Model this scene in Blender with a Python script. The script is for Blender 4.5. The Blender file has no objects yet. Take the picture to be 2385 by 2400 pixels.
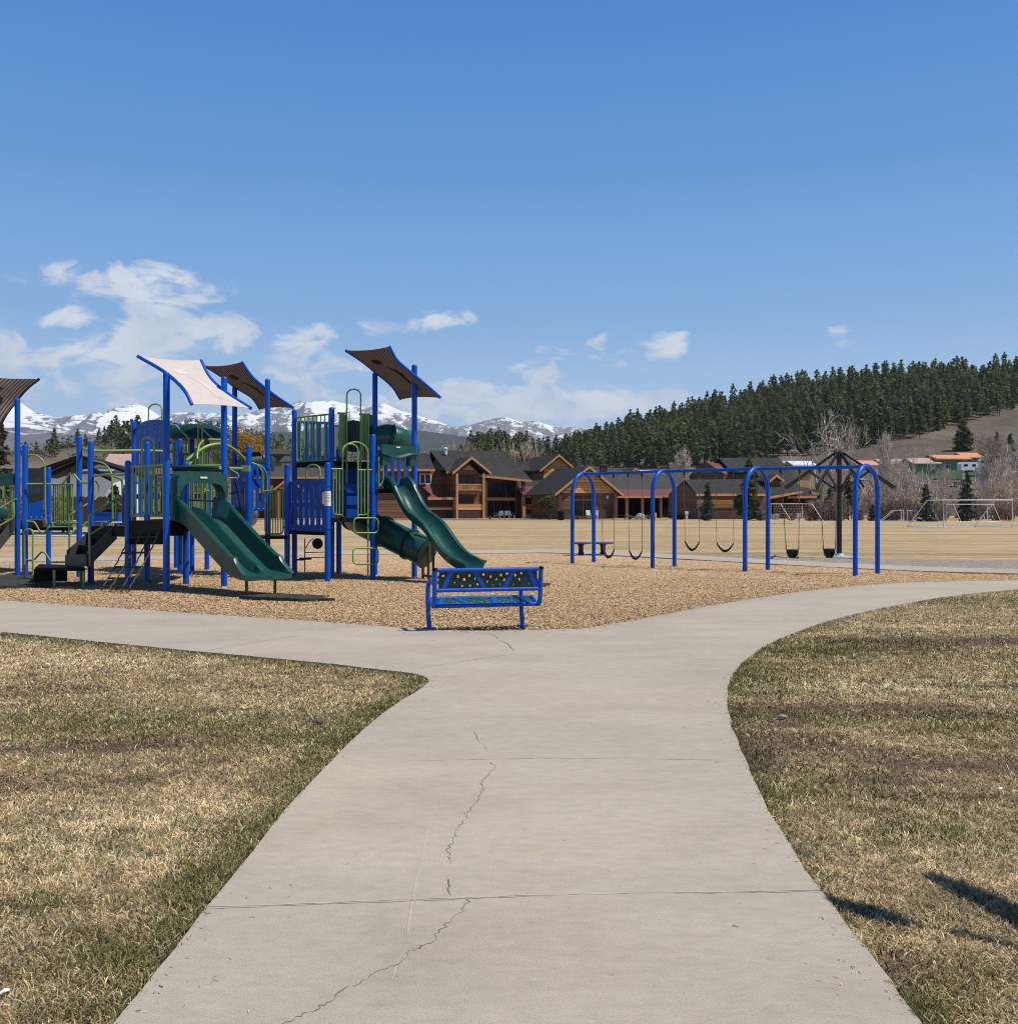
import bpy, bmesh, math, random
import numpy as np
from mathutils import Vector, Matrix, Quaternion
from math import pi, sin, cos, tan, atan2, sqrt, radians
random.seed(7); RNG = np.random.default_rng(11)
scene = bpy.context.scene
COL = scene.collection
F = 2389.0; CX = 1192.5; HZ = 1191.0; EYE = 1.58       # lens of the camera, for laying points out at their distances

def P(px, py, d):
    return Vector(((px-CX)/F*d, d, EYE-(py-HZ)/F*d))
def G(px, py, z=0.0):
    d = (EYE-z)*F/(py-HZ)
    return Vector(((px-CX)/F*d, d, z))
def X_at(px, d): return (px-CX)/F*d
def Z_at(py, d): return EYE-(py-HZ)/F*d

# ------------------------------------------------------------------ materials
MATS = {}
def new_mat(name):
    m = bpy.data.materials.new(name); m.use_nodes = True
    nt = m.node_tree
    b = nt.nodes['Principled BSDF']
    MATS[name] = m
    return m, nt, b
def N(nt, t, **kw):
    n = nt.nodes.new(t)
    for k, v in kw.items():
        if k in n.inputs.keys() if hasattr(n.inputs, 'keys') else False: n.inputs[k].default_value = v
        else: setattr(n, k, v)
    return n
def L(nt, a, b): nt.links.new(a, b)
def noise(nt, scale, detail=4, rough=.6, vec=None, dist=0.0):
    n = nt.nodes.new('ShaderNodeTexNoise'); n.inputs['Scale'].default_value = scale
    n.inputs['Detail'].default_value = detail; n.inputs['Roughness'].default_value = rough
    n.inputs['Distortion'].default_value = dist
    if vec is not None: L(nt, vec, n.inputs['Vector'])
    return n
def ramp(nt, fac, stops):
    r = nt.nodes.new('ShaderNodeValToRGB'); L(nt, fac, r.inputs['Fac'])
    el = r.color_ramp.elements
    while len(el) < len(stops): el.new(.5)
    for e, (p, c) in zip(el, stops):
        e.position = p; e.color = (c[0], c[1], c[2], 1) if hasattr(c, '__len__') else (c, c, c, 1)
    return r
def mixc(nt, fac, a, b, mode='MIX'):
    m = nt.nodes.new('ShaderNodeMix'); m.data_type = 'RGBA'; m.blend_type = mode
    for sock, v in ((m.inputs[0], fac), (m.inputs[6], a), (m.inputs[7], b)):
        if hasattr(v, 'is_linked') or hasattr(v, 'links'): L(nt, v, sock)
        elif hasattr(v, '__len__'): sock.default_value = (v[0], v[1], v[2], 1)
        else: sock.default_value = v
    return m.outputs[2]
def mth(nt, op, a, b=None, c=None, clamp=False):
    m = nt.nodes.new('ShaderNodeMath'); m.operation = op; m.use_clamp = clamp
    for s, v in zip(m.inputs, (a, b, c)):
        if v is None: continue
        if hasattr(v, 'links'): L(nt, v, s)
        else: s.default_value = v
    return m.outputs[0]
def bump(nt, b, h, strength=.3, dist=.02):
    n = nt.nodes.new('ShaderNodeBump'); n.inputs['Strength'].default_value = strength
    n.inputs['Distance'].default_value = dist; L(nt, h, n.inputs['Height']); L(nt, n.outputs[0], b.inputs['Normal'])
def objco(nt):
    return nt.nodes.new('ShaderNodeTexCoord').outputs['Object']
def geopos(nt):
    return nt.nodes.new('ShaderNodeNewGeometry').outputs['Position']

def paint(name, col, rough=.4, var=.12, scale=3.0, spec=.5, metal=0.0, bmp=0.0, dust=0.0):
    m, nt, b = new_mat(name)
    pos = geopos(nt)
    n = noise(nt, scale, 5, .65, pos)
    c = ramp(nt, n.outputs['Fac'], [(.3, [x*(1-var) for x in col]), (.7, [min(1, x*(1+var)) for x in col])]).outputs[0]
    if dust:
        n2 = noise(nt, scale*2.3, 6, .7, pos)
        f = mth(nt, 'MULTIPLY', ramp(nt, n2.outputs['Fac'], [(.45, 0.0), (.75, 1.0)]).outputs[0], dust)
        c = mixc(nt, f, c, (.35, .3, .24))
    L(nt, c, b.inputs['Base Color'])
    n3 = noise(nt, scale*5, 3, .6, pos)
    L(nt, mth(nt, 'MULTIPLY_ADD', n3.outputs['Fac'], .25, rough-.12), b.inputs['Roughness'])
    b.inputs['Specular IOR Level'].default_value = spec; b.inputs['Metallic'].default_value = metal
    if bmp: bump(nt, b, noise(nt, scale*20, 3, .6, pos).outputs['Fac'], bmp, .004)
    return m

paint('blue_paint', (.0004, .078, .445), .36, .14, 2.0, .32, dust=.006)
paint('blue_plastic', (.0006, .060, .34), .42, .12, 2.0, .32, bmp=.05, dust=.006)
paint('green_plastic', (.003, .062, .050), .36, .14, 2.5, .5, bmp=.05, dust=.07)
paint('dark_green_plastic', (.004, .03, .024), .4, .2, 2.5, .4)
paint('lime_paint', (.19, .30, .075), .38, .12, 3.0, .5, dust=.06)
paint('black_coat', (.006, .006, .0065), .6, .3, 6.0, .12, bmp=.1, dust=.008)
paint('black_metal', (.008, .008, .009), .3, .2, 3.0, .45)
paint('rubber', (.02, .021, .02), .8, .3, 8.0, .3, bmp=.3)
paint('mat_rubber', (.028, .034, .028), .85, .35, 6.0, .3, bmp=.5, dust=.18)
paint('chain_steel', (.16, .15, .14), .45, .2, 8.0, .5, metal=.7)
paint('galvanised', (.55, .56, .57), .45, .1, 5.0, .5, metal=.3)
paint('white_paint', (.72, .72, .70), .45, .06, 4.0)
paint('paper', (.80, .79, .77), .8, .05, 8.0, .2)
paint('ink', (.25, .25, .26), .8, .05, 8.0, .2)
paint('brown_steel', (.06, .04, .025), .5, .2, 4.0)
paint('deck_brown', (.075, .045, .032), .6, .3, 5.0, .3, bmp=.2)
paint('grey_plastic', (.045, .043, .043), .5, .2, 5.0)
paint('purple_top', (.10, .06, .17), .5, .15, 5.0)
paint('trunk_bark', (.10, .072, .055), .9, .4, 3.0, .1, bmp=.5)
paint('grey_bark', (.50, .42, .35), .9, .25, 2.0, .1)
paint('tan_bark', (.46, .37, .285), .9, .25, 2.0, .1)
paint('brush_bark', (.29, .215, .18), .9, .3, 2.0, .1)
paint('red_bark', (.30, .13, .105), .9, .25, 4.0, .1)
paint('willow_bark', (.36, .21, .055), .9, .25, 2.0, .1)
paint('shrub_twig', (.21, .15, .125), .9, .3, 3.0, .1)
paint('shingle', (.040, .038, .037), .9, .3, 1.5, .15, bmp=.3)
paint('shingle_pale', (.060, .057, .055), .9, .25, 1.5, .15, bmp=.3)
paint('metal_roof', (.17, .048, .035), .5, .15, 1.0, .4)
paint('trim_wood', (.50, .25, .105), .6, .15, 2.0, .3)
paint('dark_trim', (.10, .04, .022), .6, .2, 2.0, .3)
paint('base_panel', (.075, .038, .03), .7, .3, 1.0, .2)
paint('window_glass', (.006, .006, .007), .18, .2, 1.0, .3)
paint('porch_shade_dark', (.012, .009, .008), .9, .2, 1.0, .1)  # near-black stands in for the shade inside the porches
paint('green_wall', (.11, .25, .12), .7, .12, .8)
paint('orange_roof', (.62, .25, .12), .6, .12, .8)
paint('yellow_wall', (.52, .34, .12), .7, .12, .8)
paint('cream_wall', (.62, .57, .48), .7, .08, .8)
paint('brick_red', (.24, .075, .05), .7, .12, .8)
paint('pink_roof', (.42, .28, .24), .7, .12, .8)
paint('white_metal', (.66, .68, .71), .5, .05, .6)
paint('patio_grey', (.22, .21, .205), .5, .2, 5.0)
paint('bolt_steel', (.5, .5, .5), .4, .1, 5.0)
paint('stone', (.27, .24, .21), .9, .25, 5.0, .2, bmp=.4)
paint('orange_litter', (.55, .16, .05), .6, .1, 5.0)
paint('yellow_paint', (.75, .55, .03), .5, .1, 5.0)

def wood_siding(name, col, pitch):
    m, nt, b = new_mat(name)
    pos = geopos(nt); sep = nt.nodes.new('ShaderNodeSeparateXYZ'); L(nt, pos, sep.inputs[0])
    fr = mth(nt, 'FRACT', mth(nt, 'DIVIDE', sep.outputs[2], pitch))
    row = mth(nt, 'FLOOR', mth(nt, 'DIVIDE', sep.outputs[2], pitch))
    wn = nt.nodes.new('ShaderNodeTexWhiteNoise'); wn.noise_dimensions = '1D'; L(nt, row, wn.inputs['W'])
    n = noise(nt, 1.2, 5, .65, pos)
    f = mth(nt, 'ADD', mth(nt, 'MULTIPLY', wn.outputs[0], .5), mth(nt, 'MULTIPLY', n.outputs['Fac'], .5))
    c = ramp(nt, f, [(.2, [x*.72 for x in col]), (.8, [x*1.25 for x in col])]).outputs[0]
    gap = ramp(nt, fr, [(.0, 0.0), (.16, 1.0), (.9, 1.0), (1.0, .2)]).outputs[0]
    c = mixc(nt, gap, [x*.22 for x in col], c)
    L(nt, c, b.inputs['Base Color']); b.inputs['Roughness'].default_value = .6
    bump(nt, b, gap, .6, .05)
    return m
wood_siding('gold_siding', (.66, .315, .09), .42)
wood_siding('brown_siding', (.155, .064, .023), .42)

def sail_mat(name, col, trans):
    m, nt, b = new_mat(name)
    pos = objco(nt)
    w = nt.nodes.new('ShaderNodeTexWave'); w.wave_type = 'BANDS'; w.bands_direction = 'X'
    w.inputs['Scale'].default_value = 1.7; w.inputs['Distortion'].default_value = .4
    uv = nt.nodes.new('ShaderNodeUVMap'); L(nt, uv.outputs[0], w.inputs['Vector'])
    c = ramp(nt, w.outputs['Fac'], [(.25, [x*.42 for x in col]), (.7, [min(1, x*1.4) for x in col])]).outputs[0] if trans else None
    if c is None:
        n = noise(nt, 6, 4, .6, pos)
        c = ramp(nt, n.outputs['Fac'], [(.3, [x*.93 for x in col]), (.7, [min(1, x*1.05) for x in col])]).outputs[0]
    L(nt, c, b.inputs['Base Color']); b.inputs['Roughness'].default_value = .85; b.inputs['Specular IOR Level'].default_value = .15
    if trans:
        t = nt.nodes.new('ShaderNodeBsdfTranslucent'); L(nt, c, t.inputs[0])
        mx = nt.nodes.new('ShaderNodeMixShader'); mx.inputs[0].default_value = trans
        L(nt, b.outputs[0], mx.inputs[1]); L(nt, t.outputs[0], mx.inputs[2])
        L(nt, mx.outputs[0], nt.nodes['Material Output'].inputs[0])
    return m
sail_mat('sail_shaded', (.23, .175, .155), .34)  # same fabric as the pale sail, shade of the underside put into the colour
sail_mat('sail_sunlit', (.53, .465, .43), 0.0)  # same fabric again, sunlight on the top put into the colour
paint('motif_shaded', (.035, .025, .022), .85, .1, 5.0, .1)  # the print, darkened along with the shaded sails
paint('motif_sunlit', (.58, .51, .475), .85, .05, 5.0, .1)  # the same print, paled along with the sunlit sail

def foliage(name, c1, c2, trans=.25):
    m, nt, b = new_mat(name)
    at = nt.nodes.new('ShaderNodeAttribute'); at.attribute_name = 'tint'
    oi = nt.nodes.new('ShaderNodeObjectInfo')
    f = mth(nt, 'ADD', mth(nt, 'MULTIPLY', at.outputs['Fac'], .75), mth(nt, 'MULTIPLY', oi.outputs['Random'], .25))
    c = ramp(nt, f, [(.1, c1), (.9, c2)]).outputs[0]
    L(nt, c, b.inputs['Base Color']); b.inputs['Roughness'].default_value = .7; b.inputs['Specular IOR Level'].default_value = .2
    t = nt.nodes.new('ShaderNodeBsdfTranslucent'); L(nt, c, t.inputs[0])
    mx = nt.nodes.new('ShaderNodeMixShader'); mx.inputs[0].default_value = trans
    L(nt, b.outputs[0], mx.inputs[1]); L(nt, t.outputs[0], mx.inputs[2])
    L(nt, mx.outputs[0], nt.nodes['Material Output'].inputs[0])
    return m
foliage('pine_needles', (.028, .042, .016), (.26, .265, .10))
foliage('spruce_needles', (.034, .05, .038), (.12, .14, .11))
foliage('olive_needles', (.05, .06, .018), (.16, .15, .05))
foliage('brown_needles', (.05, .045, .028), (.15, .11, .075))

# colour-attribute material for grass, lawns and chips (the colours are the things' own)
def attr_mat(name, rough=.85, trans=0.0, fine=None):
    m, nt, b = new_mat(name)
    at = nt.nodes.new('ShaderNodeAttribute'); at.attribute_name = 'Col'
    c = at.outputs['Color']
    if fine:
        pos = geopos(nt)
        n = noise(nt, fine, 5, .7, pos)
        c = mixc(nt, 1.0, c, ramp(nt, n.outputs['Fac'], [(.3, .55), (.7, 1.35)]).outputs[0], 'MULTIPLY')
        bump(nt, b, n.outputs['Fac'], .6, .03)
    L(nt, c, b.inputs['Base Color']); b.inputs['Roughness'].default_value = rough; b.inputs['Specular IOR Level'].default_value = .2
    if trans:
        t = nt.nodes.new('ShaderNodeBsdfTranslucent'); L(nt, c, t.inputs[0])
        mx = nt.nodes.new('ShaderNodeMixShader'); mx.inputs[0].default_value = trans
        L(nt, b.outputs[0], mx.inputs[1]); L(nt, t.outputs[0], mx.inputs[2])
        L(nt, mx.outputs[0], nt.nodes['Material Output'].inputs[0])
    return m
attr_mat('grass_blade', .8, .25)
attr_mat('lawn_soil', .95, 0, 60.0)
attr_mat('wood_chip', .9, 0)

# ------------------------------------------------------------------ mesh builder
ORIGIN = {}
class MB:
    def __init__(s): s.v = []; s.f = []; s.m = []; s.cur = 0
    def add(s, vs, fs):
        o = len(s.v); s.v.extend([tuple(v) for v in vs])
        s.f.extend([tuple(i+o for i in f) for f in fs]); s.m.extend([s.cur]*len(fs))
        return s
    def hexa(s, a, b):                       # a: four bottom points, b: four top points, same order
        return s.add(list(a)+list(b), [(3, 2, 1, 0), (4, 5, 6, 7), (0, 1, 5, 4), (1, 2, 6, 5), (2, 3, 7, 6), (3, 0, 4, 7)])
    def box(s, c, size, ax=None):            # ax: three axis vectors
        c = Vector(c); ax = ax or (Vector((1, 0, 0)), Vector((0, 1, 0)), Vector((0, 0, 1)))
        x, y, z = [Vector(a)*(t/2) for a, t in zip(ax, size)]
        return s.hexa([c-x-y-z, c+x-y-z, c+x+y-z, c-x+y-z], [c-x-y+z, c+x-y+z, c+x+y+z, c-x+y+z])
    def bbox(s, x0, x1, y0, y1, z0, z1):
        return s.box(((x0+x1)/2, (y0+y1)/2, (z0+z1)/2), (x1-x0, y1-y0, z1-z0))
    def tube(s, pts, r, seg=10, cap=True, closed=False):
        pts = [Vector(p) for p in pts]; n = len(pts)
        rs = r if hasattr(r, '__len__') else [r]*n
        prev = None; rings = []
        for i, p in enumerate(pts):
            if closed: t = pts[(i+1) % n]-pts[i-1]
            else: t = pts[min(i+1, n-1)]-pts[max(i-1, 0)]
            if t.length < 1e-9: t = Vector((0, 0, 1))
            t.normalize()
            if prev is None:
                up = Vector((0, 0, 1)) if abs(t.z) < .9 else Vector((1, 0, 0))
                a = t.cross(up).normalized()
            else:
                a = prev-t*prev.dot(t)
                if a.length < 1e-6: a = t.orthogonal()
                a.normalize()
            prev = a; b = t.cross(a)
            rings.append([p+(a*cos(2*pi*k/seg)+b*sin(2*pi*k/seg))*rs[i] for k in range(seg)])
        vs = [v for q in rings for v in q]; fs = []
        for i in range(n if closed else n-1):
            j = (i+1) % n
            for k in range(seg):
                k2 = (k+1) % seg
                fs.append((i*seg+k, i*seg+k2, j*seg+k2, j*seg+k))
        if cap and not closed:
            fs.append(tuple(range(seg-1, -1, -1))); fs.append(tuple((n-1)*seg+k for k in range(seg)))
        return s.add(vs, fs)
    def lathe(s, c, prof, seg=16, axis=(0, 0, 1)):
        c = Vector(c); ax = Vector(axis).normalized(); a = ax.orthogonal().normalized(); b = ax.cross(a)
        vs = []; fs = []; n = len(prof)
        for r, h in prof:
            for k in range(seg):
                q = 2*pi*k/seg; vs.append(c+ax*h+(a*cos(q)+b*sin(q))*r)
        for i in range(n-1):
            for k in range(seg):
                k2 = (k+1) % seg; fs.append((i*seg+k, i*seg+k2, (i+1)*seg+k2, (i+1)*seg+k))
        fs.append(tuple(range(seg-1, -1, -1))); fs.append(tuple((n-1)*seg+k for k in range(seg)))
        return s.add(vs, fs)
    def slab(s, q, th, n=None):              # a flat quad/polygon given thickness downwards along its normal
        q = [Vector(p) for p in q]
        nn = (q[1]-q[0]).cross(q[2]-q[0]).normalized() if n is None else Vector(n)
        if n is None and nn.z < 0: nn = -nn
        k = len(q); lo = [p-nn*th for p in q]
        fs = [tuple(range(k)), tuple(range(2*k-1, k-1, -1))]
        for i in range(k):
            j = (i+1) % k; fs.append((i, i+k, j+k, j))
        return s.add(q+lo, fs)
    def sweep(s, prof, path, lat):           # closed profile (lateral, height) along a path; lat = horizontal lateral direction (one, or one per point)
        path = [Vector(p) for p in path]; n = len(path); k = len(prof); vs = []; fs = []
        for i, p in enumerate(path):
            l = Vector(lat[i] if hasattr(lat[0], '__len__') else lat).normalized()
            t = (path[min(i+1, n-1)]-path[max(i-1, 0)]).normalized(); up = l.cross(t)
            if up.z < 0: up = -up
            pr = prof[i] if hasattr(prof[0][0], '__len__') else prof
            for (a, h) in pr: vs.append(p+l*a+up*h)
        kk = k if not hasattr(prof[0][0], '__len__') else len(prof[0])
        for i in range(n-1):
            for j in range(kk):
                j2 = (j+1) % kk; fs.append((i*kk+j, i*kk+j2, (i+1)*kk+j2, (i+1)*kk+j))
        fs.append(tuple(range(kk-1, -1, -1))); fs.append(tuple((n-1)*kk+j for j in range(kk)))
        return s.add(vs, fs)
    def build(s, name, mat, parent=None, origin=None, smooth=True, angle=40, fixn=True):
        me = bpy.data.meshes.new(name)
        o0 = Vector(origin) if origin is not None else (ORIGIN[parent.name] if parent is not None else Vector((0, 0, 0)))
        me.from_pydata([tuple(Vector(v)-o0) for v in s.v], [], s.f)
        for mm in (mat if isinstance(mat, (list, tuple)) else [mat]): me.materials.append(MATS[mm])
        me.polygons.foreach_set('material_index', s.m)
        if fixn:
            bm = bmesh.new(); bm.from_mesh(me); bmesh.ops.recalc_face_normals(bm, faces=bm.faces); bm.to_mesh(me); bm.free()
        if smooth:
            me.polygons.foreach_set('use_smooth', [True]*len(me.polygons))
            me.set_sharp_from_angle(angle=radians(angle))
        me.update()
        return link(name, me, parent, o0)
def link(name, me, parent=None, origin=None):
    o = bpy.data.objects.new(name, me); COL.objects.link(o)
    o0 = Vector(origin) if origin is not None else Vector((0, 0, 0))
    if parent is not None: o.parent = parent
    else: o.location = o0
    ORIGIN[o.name] = o0
    return o
def tag(o, label=None, cat=None, group=None, kind=None):
    if label: o['label'] = label
    if cat: o['category'] = cat
    if group: o['group'] = group
    if kind: o['kind'] = kind
    return o
def thing(name, loc, label, cat, group=None):
    o = bpy.data.objects.new(name, None); COL.objects.link(o); o.location = loc; o.empty_display_size = .3
    ORIGIN[o.name] = Vector(loc)
    return tag(o, label, cat, group)
def copy_tree(o, loc, rz=0, sc=1.0, label=None):
    c = o.copy(); COL.objects.link(c); c.location = loc; c.rotation_euler = (0, 0, rz)
    c.scale = (sc, sc, sc) if not hasattr(sc, '__len__') else sc
    if label: c['label'] = label
    for ch in o.children:
        k = ch.copy(); COL.objects.link(k); k.parent = c
        for g in ch.children:
            q = g.copy(); COL.objects.link(q); q.parent = k
    return c
def struct(o): o['kind'] = 'structure'; return o

def arc(p0, p1, p2, n=8):                    # quadratic curve through control point p1
    p0, p1, p2 = Vector(p0), Vector(p1), Vector(p2)
    return [p0*(1-t)**2+p1*2*t*(1-t)+p2*t*t for t in [i/n for i in range(n+1)]]
def smooth_path(pts, n=6):                   # Catmull-Rom
    pts = [Vector(p) for p in pts]; out = []
    q = [pts[0]*2-pts[1]]+pts+[pts[-1]*2-pts[-2]]
    for i in range(1, len(q)-2):
        for k in range(n):
            t = k/n; a, b, c, d = q[i-1], q[i], q[i+1], q[i+2]
            out.append(.5*((2*b)+(c-a)*t+(2*a-5*b+4*c-d)*t*t+(3*b-a-3*c+d)*t**3))
    out.append(pts[-1]); return out

def plate(outer, holes, th):                 # flat plate with real holes, in its own XY plane
    cu = bpy.data.curves.new('plate', 'CURVE'); cu.dimensions = '2D'; cu.fill_mode = 'BOTH'; cu.extrude = th/2; cu.bevel_depth = 0
    for loop in [outer]+list(holes):
        sp = cu.splines.new('POLY'); sp.points.add(len(loop)-1)
        for p, (x, y) in zip(sp.points, loop): p.co = (x, y, 0, 1)
        sp.use_cyclic_u = True
    o = bpy.data.objects.new('plate', cu); COL.objects.link(o)
    me = bpy.data.meshes.new_from_object(o.evaluated_get(bpy.context.evaluated_depsgraph_get()))
    bpy.data.objects.remove(o); bpy.data.curves.remove(cu)
    vs = [tuple(v.co) for v in me.vertices]; fs = [tuple(p.vertices) for p in me.polygons]
    bpy.data.meshes.remove(me)
    return vs, fs
def slot(cx, cy, w, h, n=6):                 # stadium-shaped loop
    r = w/2; pts = []
    for k in range(n+1): a = pi*k/n; pts.append((cx+r*cos(a), cy+h/2-r+r*sin(a)))
    for k in range(n+1): a = pi+pi*k/n; pts.append((cx+r*cos(a), cy-h/2+r+r*sin(a)))
    return pts
def ellipse(cx, cy, rx, ry, n=12, rot=0):
    return [(cx+rx*cos(2*pi*k/n)*cos(rot)-ry*sin(2*pi*k/n)*sin(rot), cy+rx*cos(2*pi*k/n)*sin(rot)+ry*sin(2*pi*k/n)*cos(rot)) for k in range(n)]
def place_plate(mb, vs, fs, o, ax, az):      # plate x -> ax, y -> az
    o, ax, az = Vector(o), Vector(ax).normalized(), Vector(az).normalized(); nn = ax.cross(az)
    return mb.add([o+ax*v[0]+az*v[1]+nn*v[2] for v in vs], fs)

def np_mesh(name, verts, faces_flat, nper, mat, attr=None, attr_name='Col', parent=None, origin=None, smooth=False):
    me = bpy.data.meshes.new(name); nv = len(verts); nf = len(faces_flat)//nper
    me.vertices.add(nv); me.vertices.foreach_set('co', np.asarray(verts, dtype=np.float32).ravel())
    me.loops.add(nf*nper); me.loops.foreach_set('vertex_index', np.asarray(faces_flat, dtype=np.int32))
    me.polygons.add(nf); me.polygons.foreach_set('loop_start', np.arange(0, nf*nper, nper, dtype=np.int32))
    me.polygons.foreach_set('loop_total', np.full(nf, nper, dtype=np.int32))
    me.polygons.foreach_set('use_smooth', np.full(nf, smooth, dtype=bool))
    me.update(calc_edges=True)
    if attr is not None:
        if attr.ndim == 2:
            a = me.attributes.new(attr_name, 'FLOAT_COLOR', 'POINT')
            c4 = np.ones((nv, 4), dtype=np.float32); c4[:, :3] = attr; a.data.foreach_set('color', c4.ravel())
        else:
            a = me.attributes.new(attr_name, 'FLOAT', 'POINT'); a.data.foreach_set('value', attr.astype(np.float32))
    me.materials.append(MATS[mat])
    return link(name, me, parent, origin)

# value noise in numpy
_PERM = RNG.random((256, 256)).astype(np.float32)
def vnoise(x, y, sc=1.0):
    x = np.asarray(x)*sc+1000.37; y = np.asarray(y)*sc+1000.91
    xi = np.floor(x).astype(int); yi = np.floor(y).astype(int); fx = x-xi; fy = y-yi
    fx = fx*fx*(3-2*fx); fy = fy*fy*(3-2*fy)
    a = _PERM[xi & 255, yi & 255]; b = _PERM[(xi+1) & 255, yi & 255]; c = _PERM[xi & 255, (yi+1) & 255]; d = _PERM[(xi+1) & 255, (yi+1) & 255]
    return (a*(1-fx)+b*fx)*(1-fy)+(c*(1-fx)+d*fx)*fy
def fbm(x, y, sc=1.0, o=4, g=.5):
    r = 0; a = 1; t = 0
    for i in range(o): r = r+a*vnoise(x, y, sc*2**i); t += a; a *= g
    return r/t
def in_poly(x, y, poly):
    r = np.zeros(len(x), bool); n = len(poly)
    for i in range(n):
        x1, y1 = poly[i][:2]; x2, y2 = poly[(i+1) % n][:2]
        if y1 == y2: continue
        c = ((y1 > y) != (y2 > y)) & (x < (x2-x1)*(y-y1)/(y2-y1)+x1)
        r ^= c
    return r
def seg_dist(x, y, line):
    d = np.full(len(x), 1e9)
    for i in range(len(line)-1):
        ax, ay = line[i][:2]; bx, by = line[i+1][:2]; dx, dy = bx-ax, by-ay; l2 = dx*dx+dy*dy+1e-9
        t = np.clip(((x-ax)*dx+(y-ay)*dy)/l2, 0, 1); d = np.minimum(d, np.hypot(x-ax-t*dx, y-ay-t*dy))
    return d
# ------------------------------------------------------------------ camera, sun, sky
cam = bpy.data.cameras.new('Camera'); cam.sensor_fit = 'HORIZONTAL'; cam.sensor_width = 36; cam.lens = 36*F/2385
cam.shift_y = -(1200-HZ)/2385; cam.clip_start = .05; cam.clip_end = 60000
co = bpy.data.objects.new('Camera', cam); co.location = (0, 0, EYE); co.rotation_euler = (pi/2, 0, 0); COL.objects.link(co)
scene.camera = co
SUN_EL = radians(59); SUN_H = Vector((.965, -.24, 0)).normalized()
SUN = Vector((SUN_H.x*cos(SUN_EL), SUN_H.y*cos(SUN_EL), sin(SUN_EL)))
sl = bpy.data.lights.new('Sun', 'SUN'); sl.energy = 5.0; sl.angle = radians(.5); sl.color = (1, .955, .89)
so = bpy.data.objects.new('Sun', sl); so.rotation_euler = (-SUN).to_track_quat('-Z', 'Y').to_euler(); so.location = (30, -10, 50); COL.objects.link(so)

w = bpy.data.worlds.new('World'); scene.world = w; w.use_nodes = True
nt = w.node_tree; bg = nt.nodes['Background']
sky = nt.nodes.new('ShaderNodeTexSky'); sky.sky_type = 'NISHITA'; sky.sun_disc = False
sky.sun_elevation = SUN_EL; sky.sun_rotation = atan2(SUN_H.x, SUN_H.y)
sky.altitude = 2100; sky.air_density = 1.0; sky.dust_density = .6; sky.ozone_density = 2.2
SKY_STRENGTH = .105
tc = nt.nodes.new('ShaderNodeTexCoord'); dirv = tc.outputs['Generated']
sep = nt.nodes.new('ShaderNodeSeparateXYZ'); L(nt, dirv, sep.inputs[0])
az = mth(nt, 'ARCTAN2', sep.outputs[0], sep.outputs[1]); el = mth(nt, 'ARCSINE', sep.outputs[2])
ang = nt.nodes.new('ShaderNodeCombineXYZ'); L(nt, az, ang.inputs[0]); L(nt, mth(nt, 'MULTIPLY', el, 1.9), ang.inputs[1])
n1 = noise(nt, 24, 9, .62, ang.outputs[0], .6); n2 = noise(nt, 7, 5, .6, ang.outputs[0], .2)
def cloud(px, py, rx, ry, s=1.0, tilt=0.0):
    a = atan2(px-CX, F); e = math.atan((HZ-py)/F*cos(a))
    dx = mth(nt, 'MULTIPLY_ADD', az, F/rx, -a*F/rx); dy = mth(nt, 'MULTIPLY_ADD', el, F/ry, -e*F/ry)
    if tilt: dy = mth(nt, 'MULTIPLY_ADD', dx, tilt, dy)
    r2 = mth(nt, 'ADD', mth(nt, 'MULTIPLY', dx, dx), mth(nt, 'MULTIPLY', dy, dy))
    return mth(nt, 'MULTIPLY', mth(nt, 'POWER', 2.718, mth(nt, 'MULTIPLY', r2, -.9)), s)
CL = [(215, 655, 150, 34, 1.0, -.15), (345, 635, 60, 24, .7, 0), (375, 690, 95, 36, .9, 0), (470, 680, 72, 28, .95, -.35), (350, 722, 52, 22, .7, 0),
      (125, 747, 44, 20, .95, -.3), (175, 735, 36, 22, .8, 0), (385, 780, 105, 34, .95, -.1), (520, 770, 85, 30, 1.05, -.25), (455, 795, 150, 26, .7, 0),
      (220, 880, 210, 62, .66, 0), (330, 830, 110, 30, .5, 0), (10, 800, 45, 36, .85, 0), (15, 835, 40, 22, .6, 0), (110, 835, 28, 22, .8, 0), (160, 820, 50, 14, .5, 0),
      (700, 800, 62, 26, 1.0, -.15), (755, 785, 42, 24, .8, 0), (1050, 748, 95, 24, .95, -.12), (895, 768, 95, 24, .68, -.3), (730, 865, 110, 36, .75, -.15), (740, 915, 80, 32, .6, 0), (680, 885, 40, 22, .45, 0),
      (835, 860, 40, 22, .5, 0), (1335, 850, 110, 42, .75, -.2), (1400, 795, 55, 16, .75, -.3), (1290, 880, 40, 22, .4, 0), (1545, 830, 75, 32, .85, -.3), (1590, 812, 34, 17, .6, 0), (1575, 780, 46, 11, .5, -.1),
      (1207, 866, 26, 14, .8, -.3), (1265, 812, 28, 9, .6, 0), (1130, 945, 170, 40, 1.3, 0), (1200, 925, 60, 22, .6, 0), (1330, 958, 170, 34, 1.2, 0), (1480, 942, 140, 30, 1.3, -.08), (1580, 930, 55, 16, .9, 0), (1050, 905, 90, 18, .5, 0),
      (1925, 785, 90, 14, .6, -.15), (1960, 770, 30, 11, .45, -.2), (1980, 806, 24, 11, .55, 0), (950, 940, 220, 34, .6, 0), (300, 940, 300, 24, .3, 0), (2100, 840, 160, 16, .18, 0)]
tot = None
for c in CL:
    v = cloud(*c); tot = v if tot is None else mth(nt, 'ADD', tot, v)
tot = mth(nt, 'MINIMUM', tot, 1.15)
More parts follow.
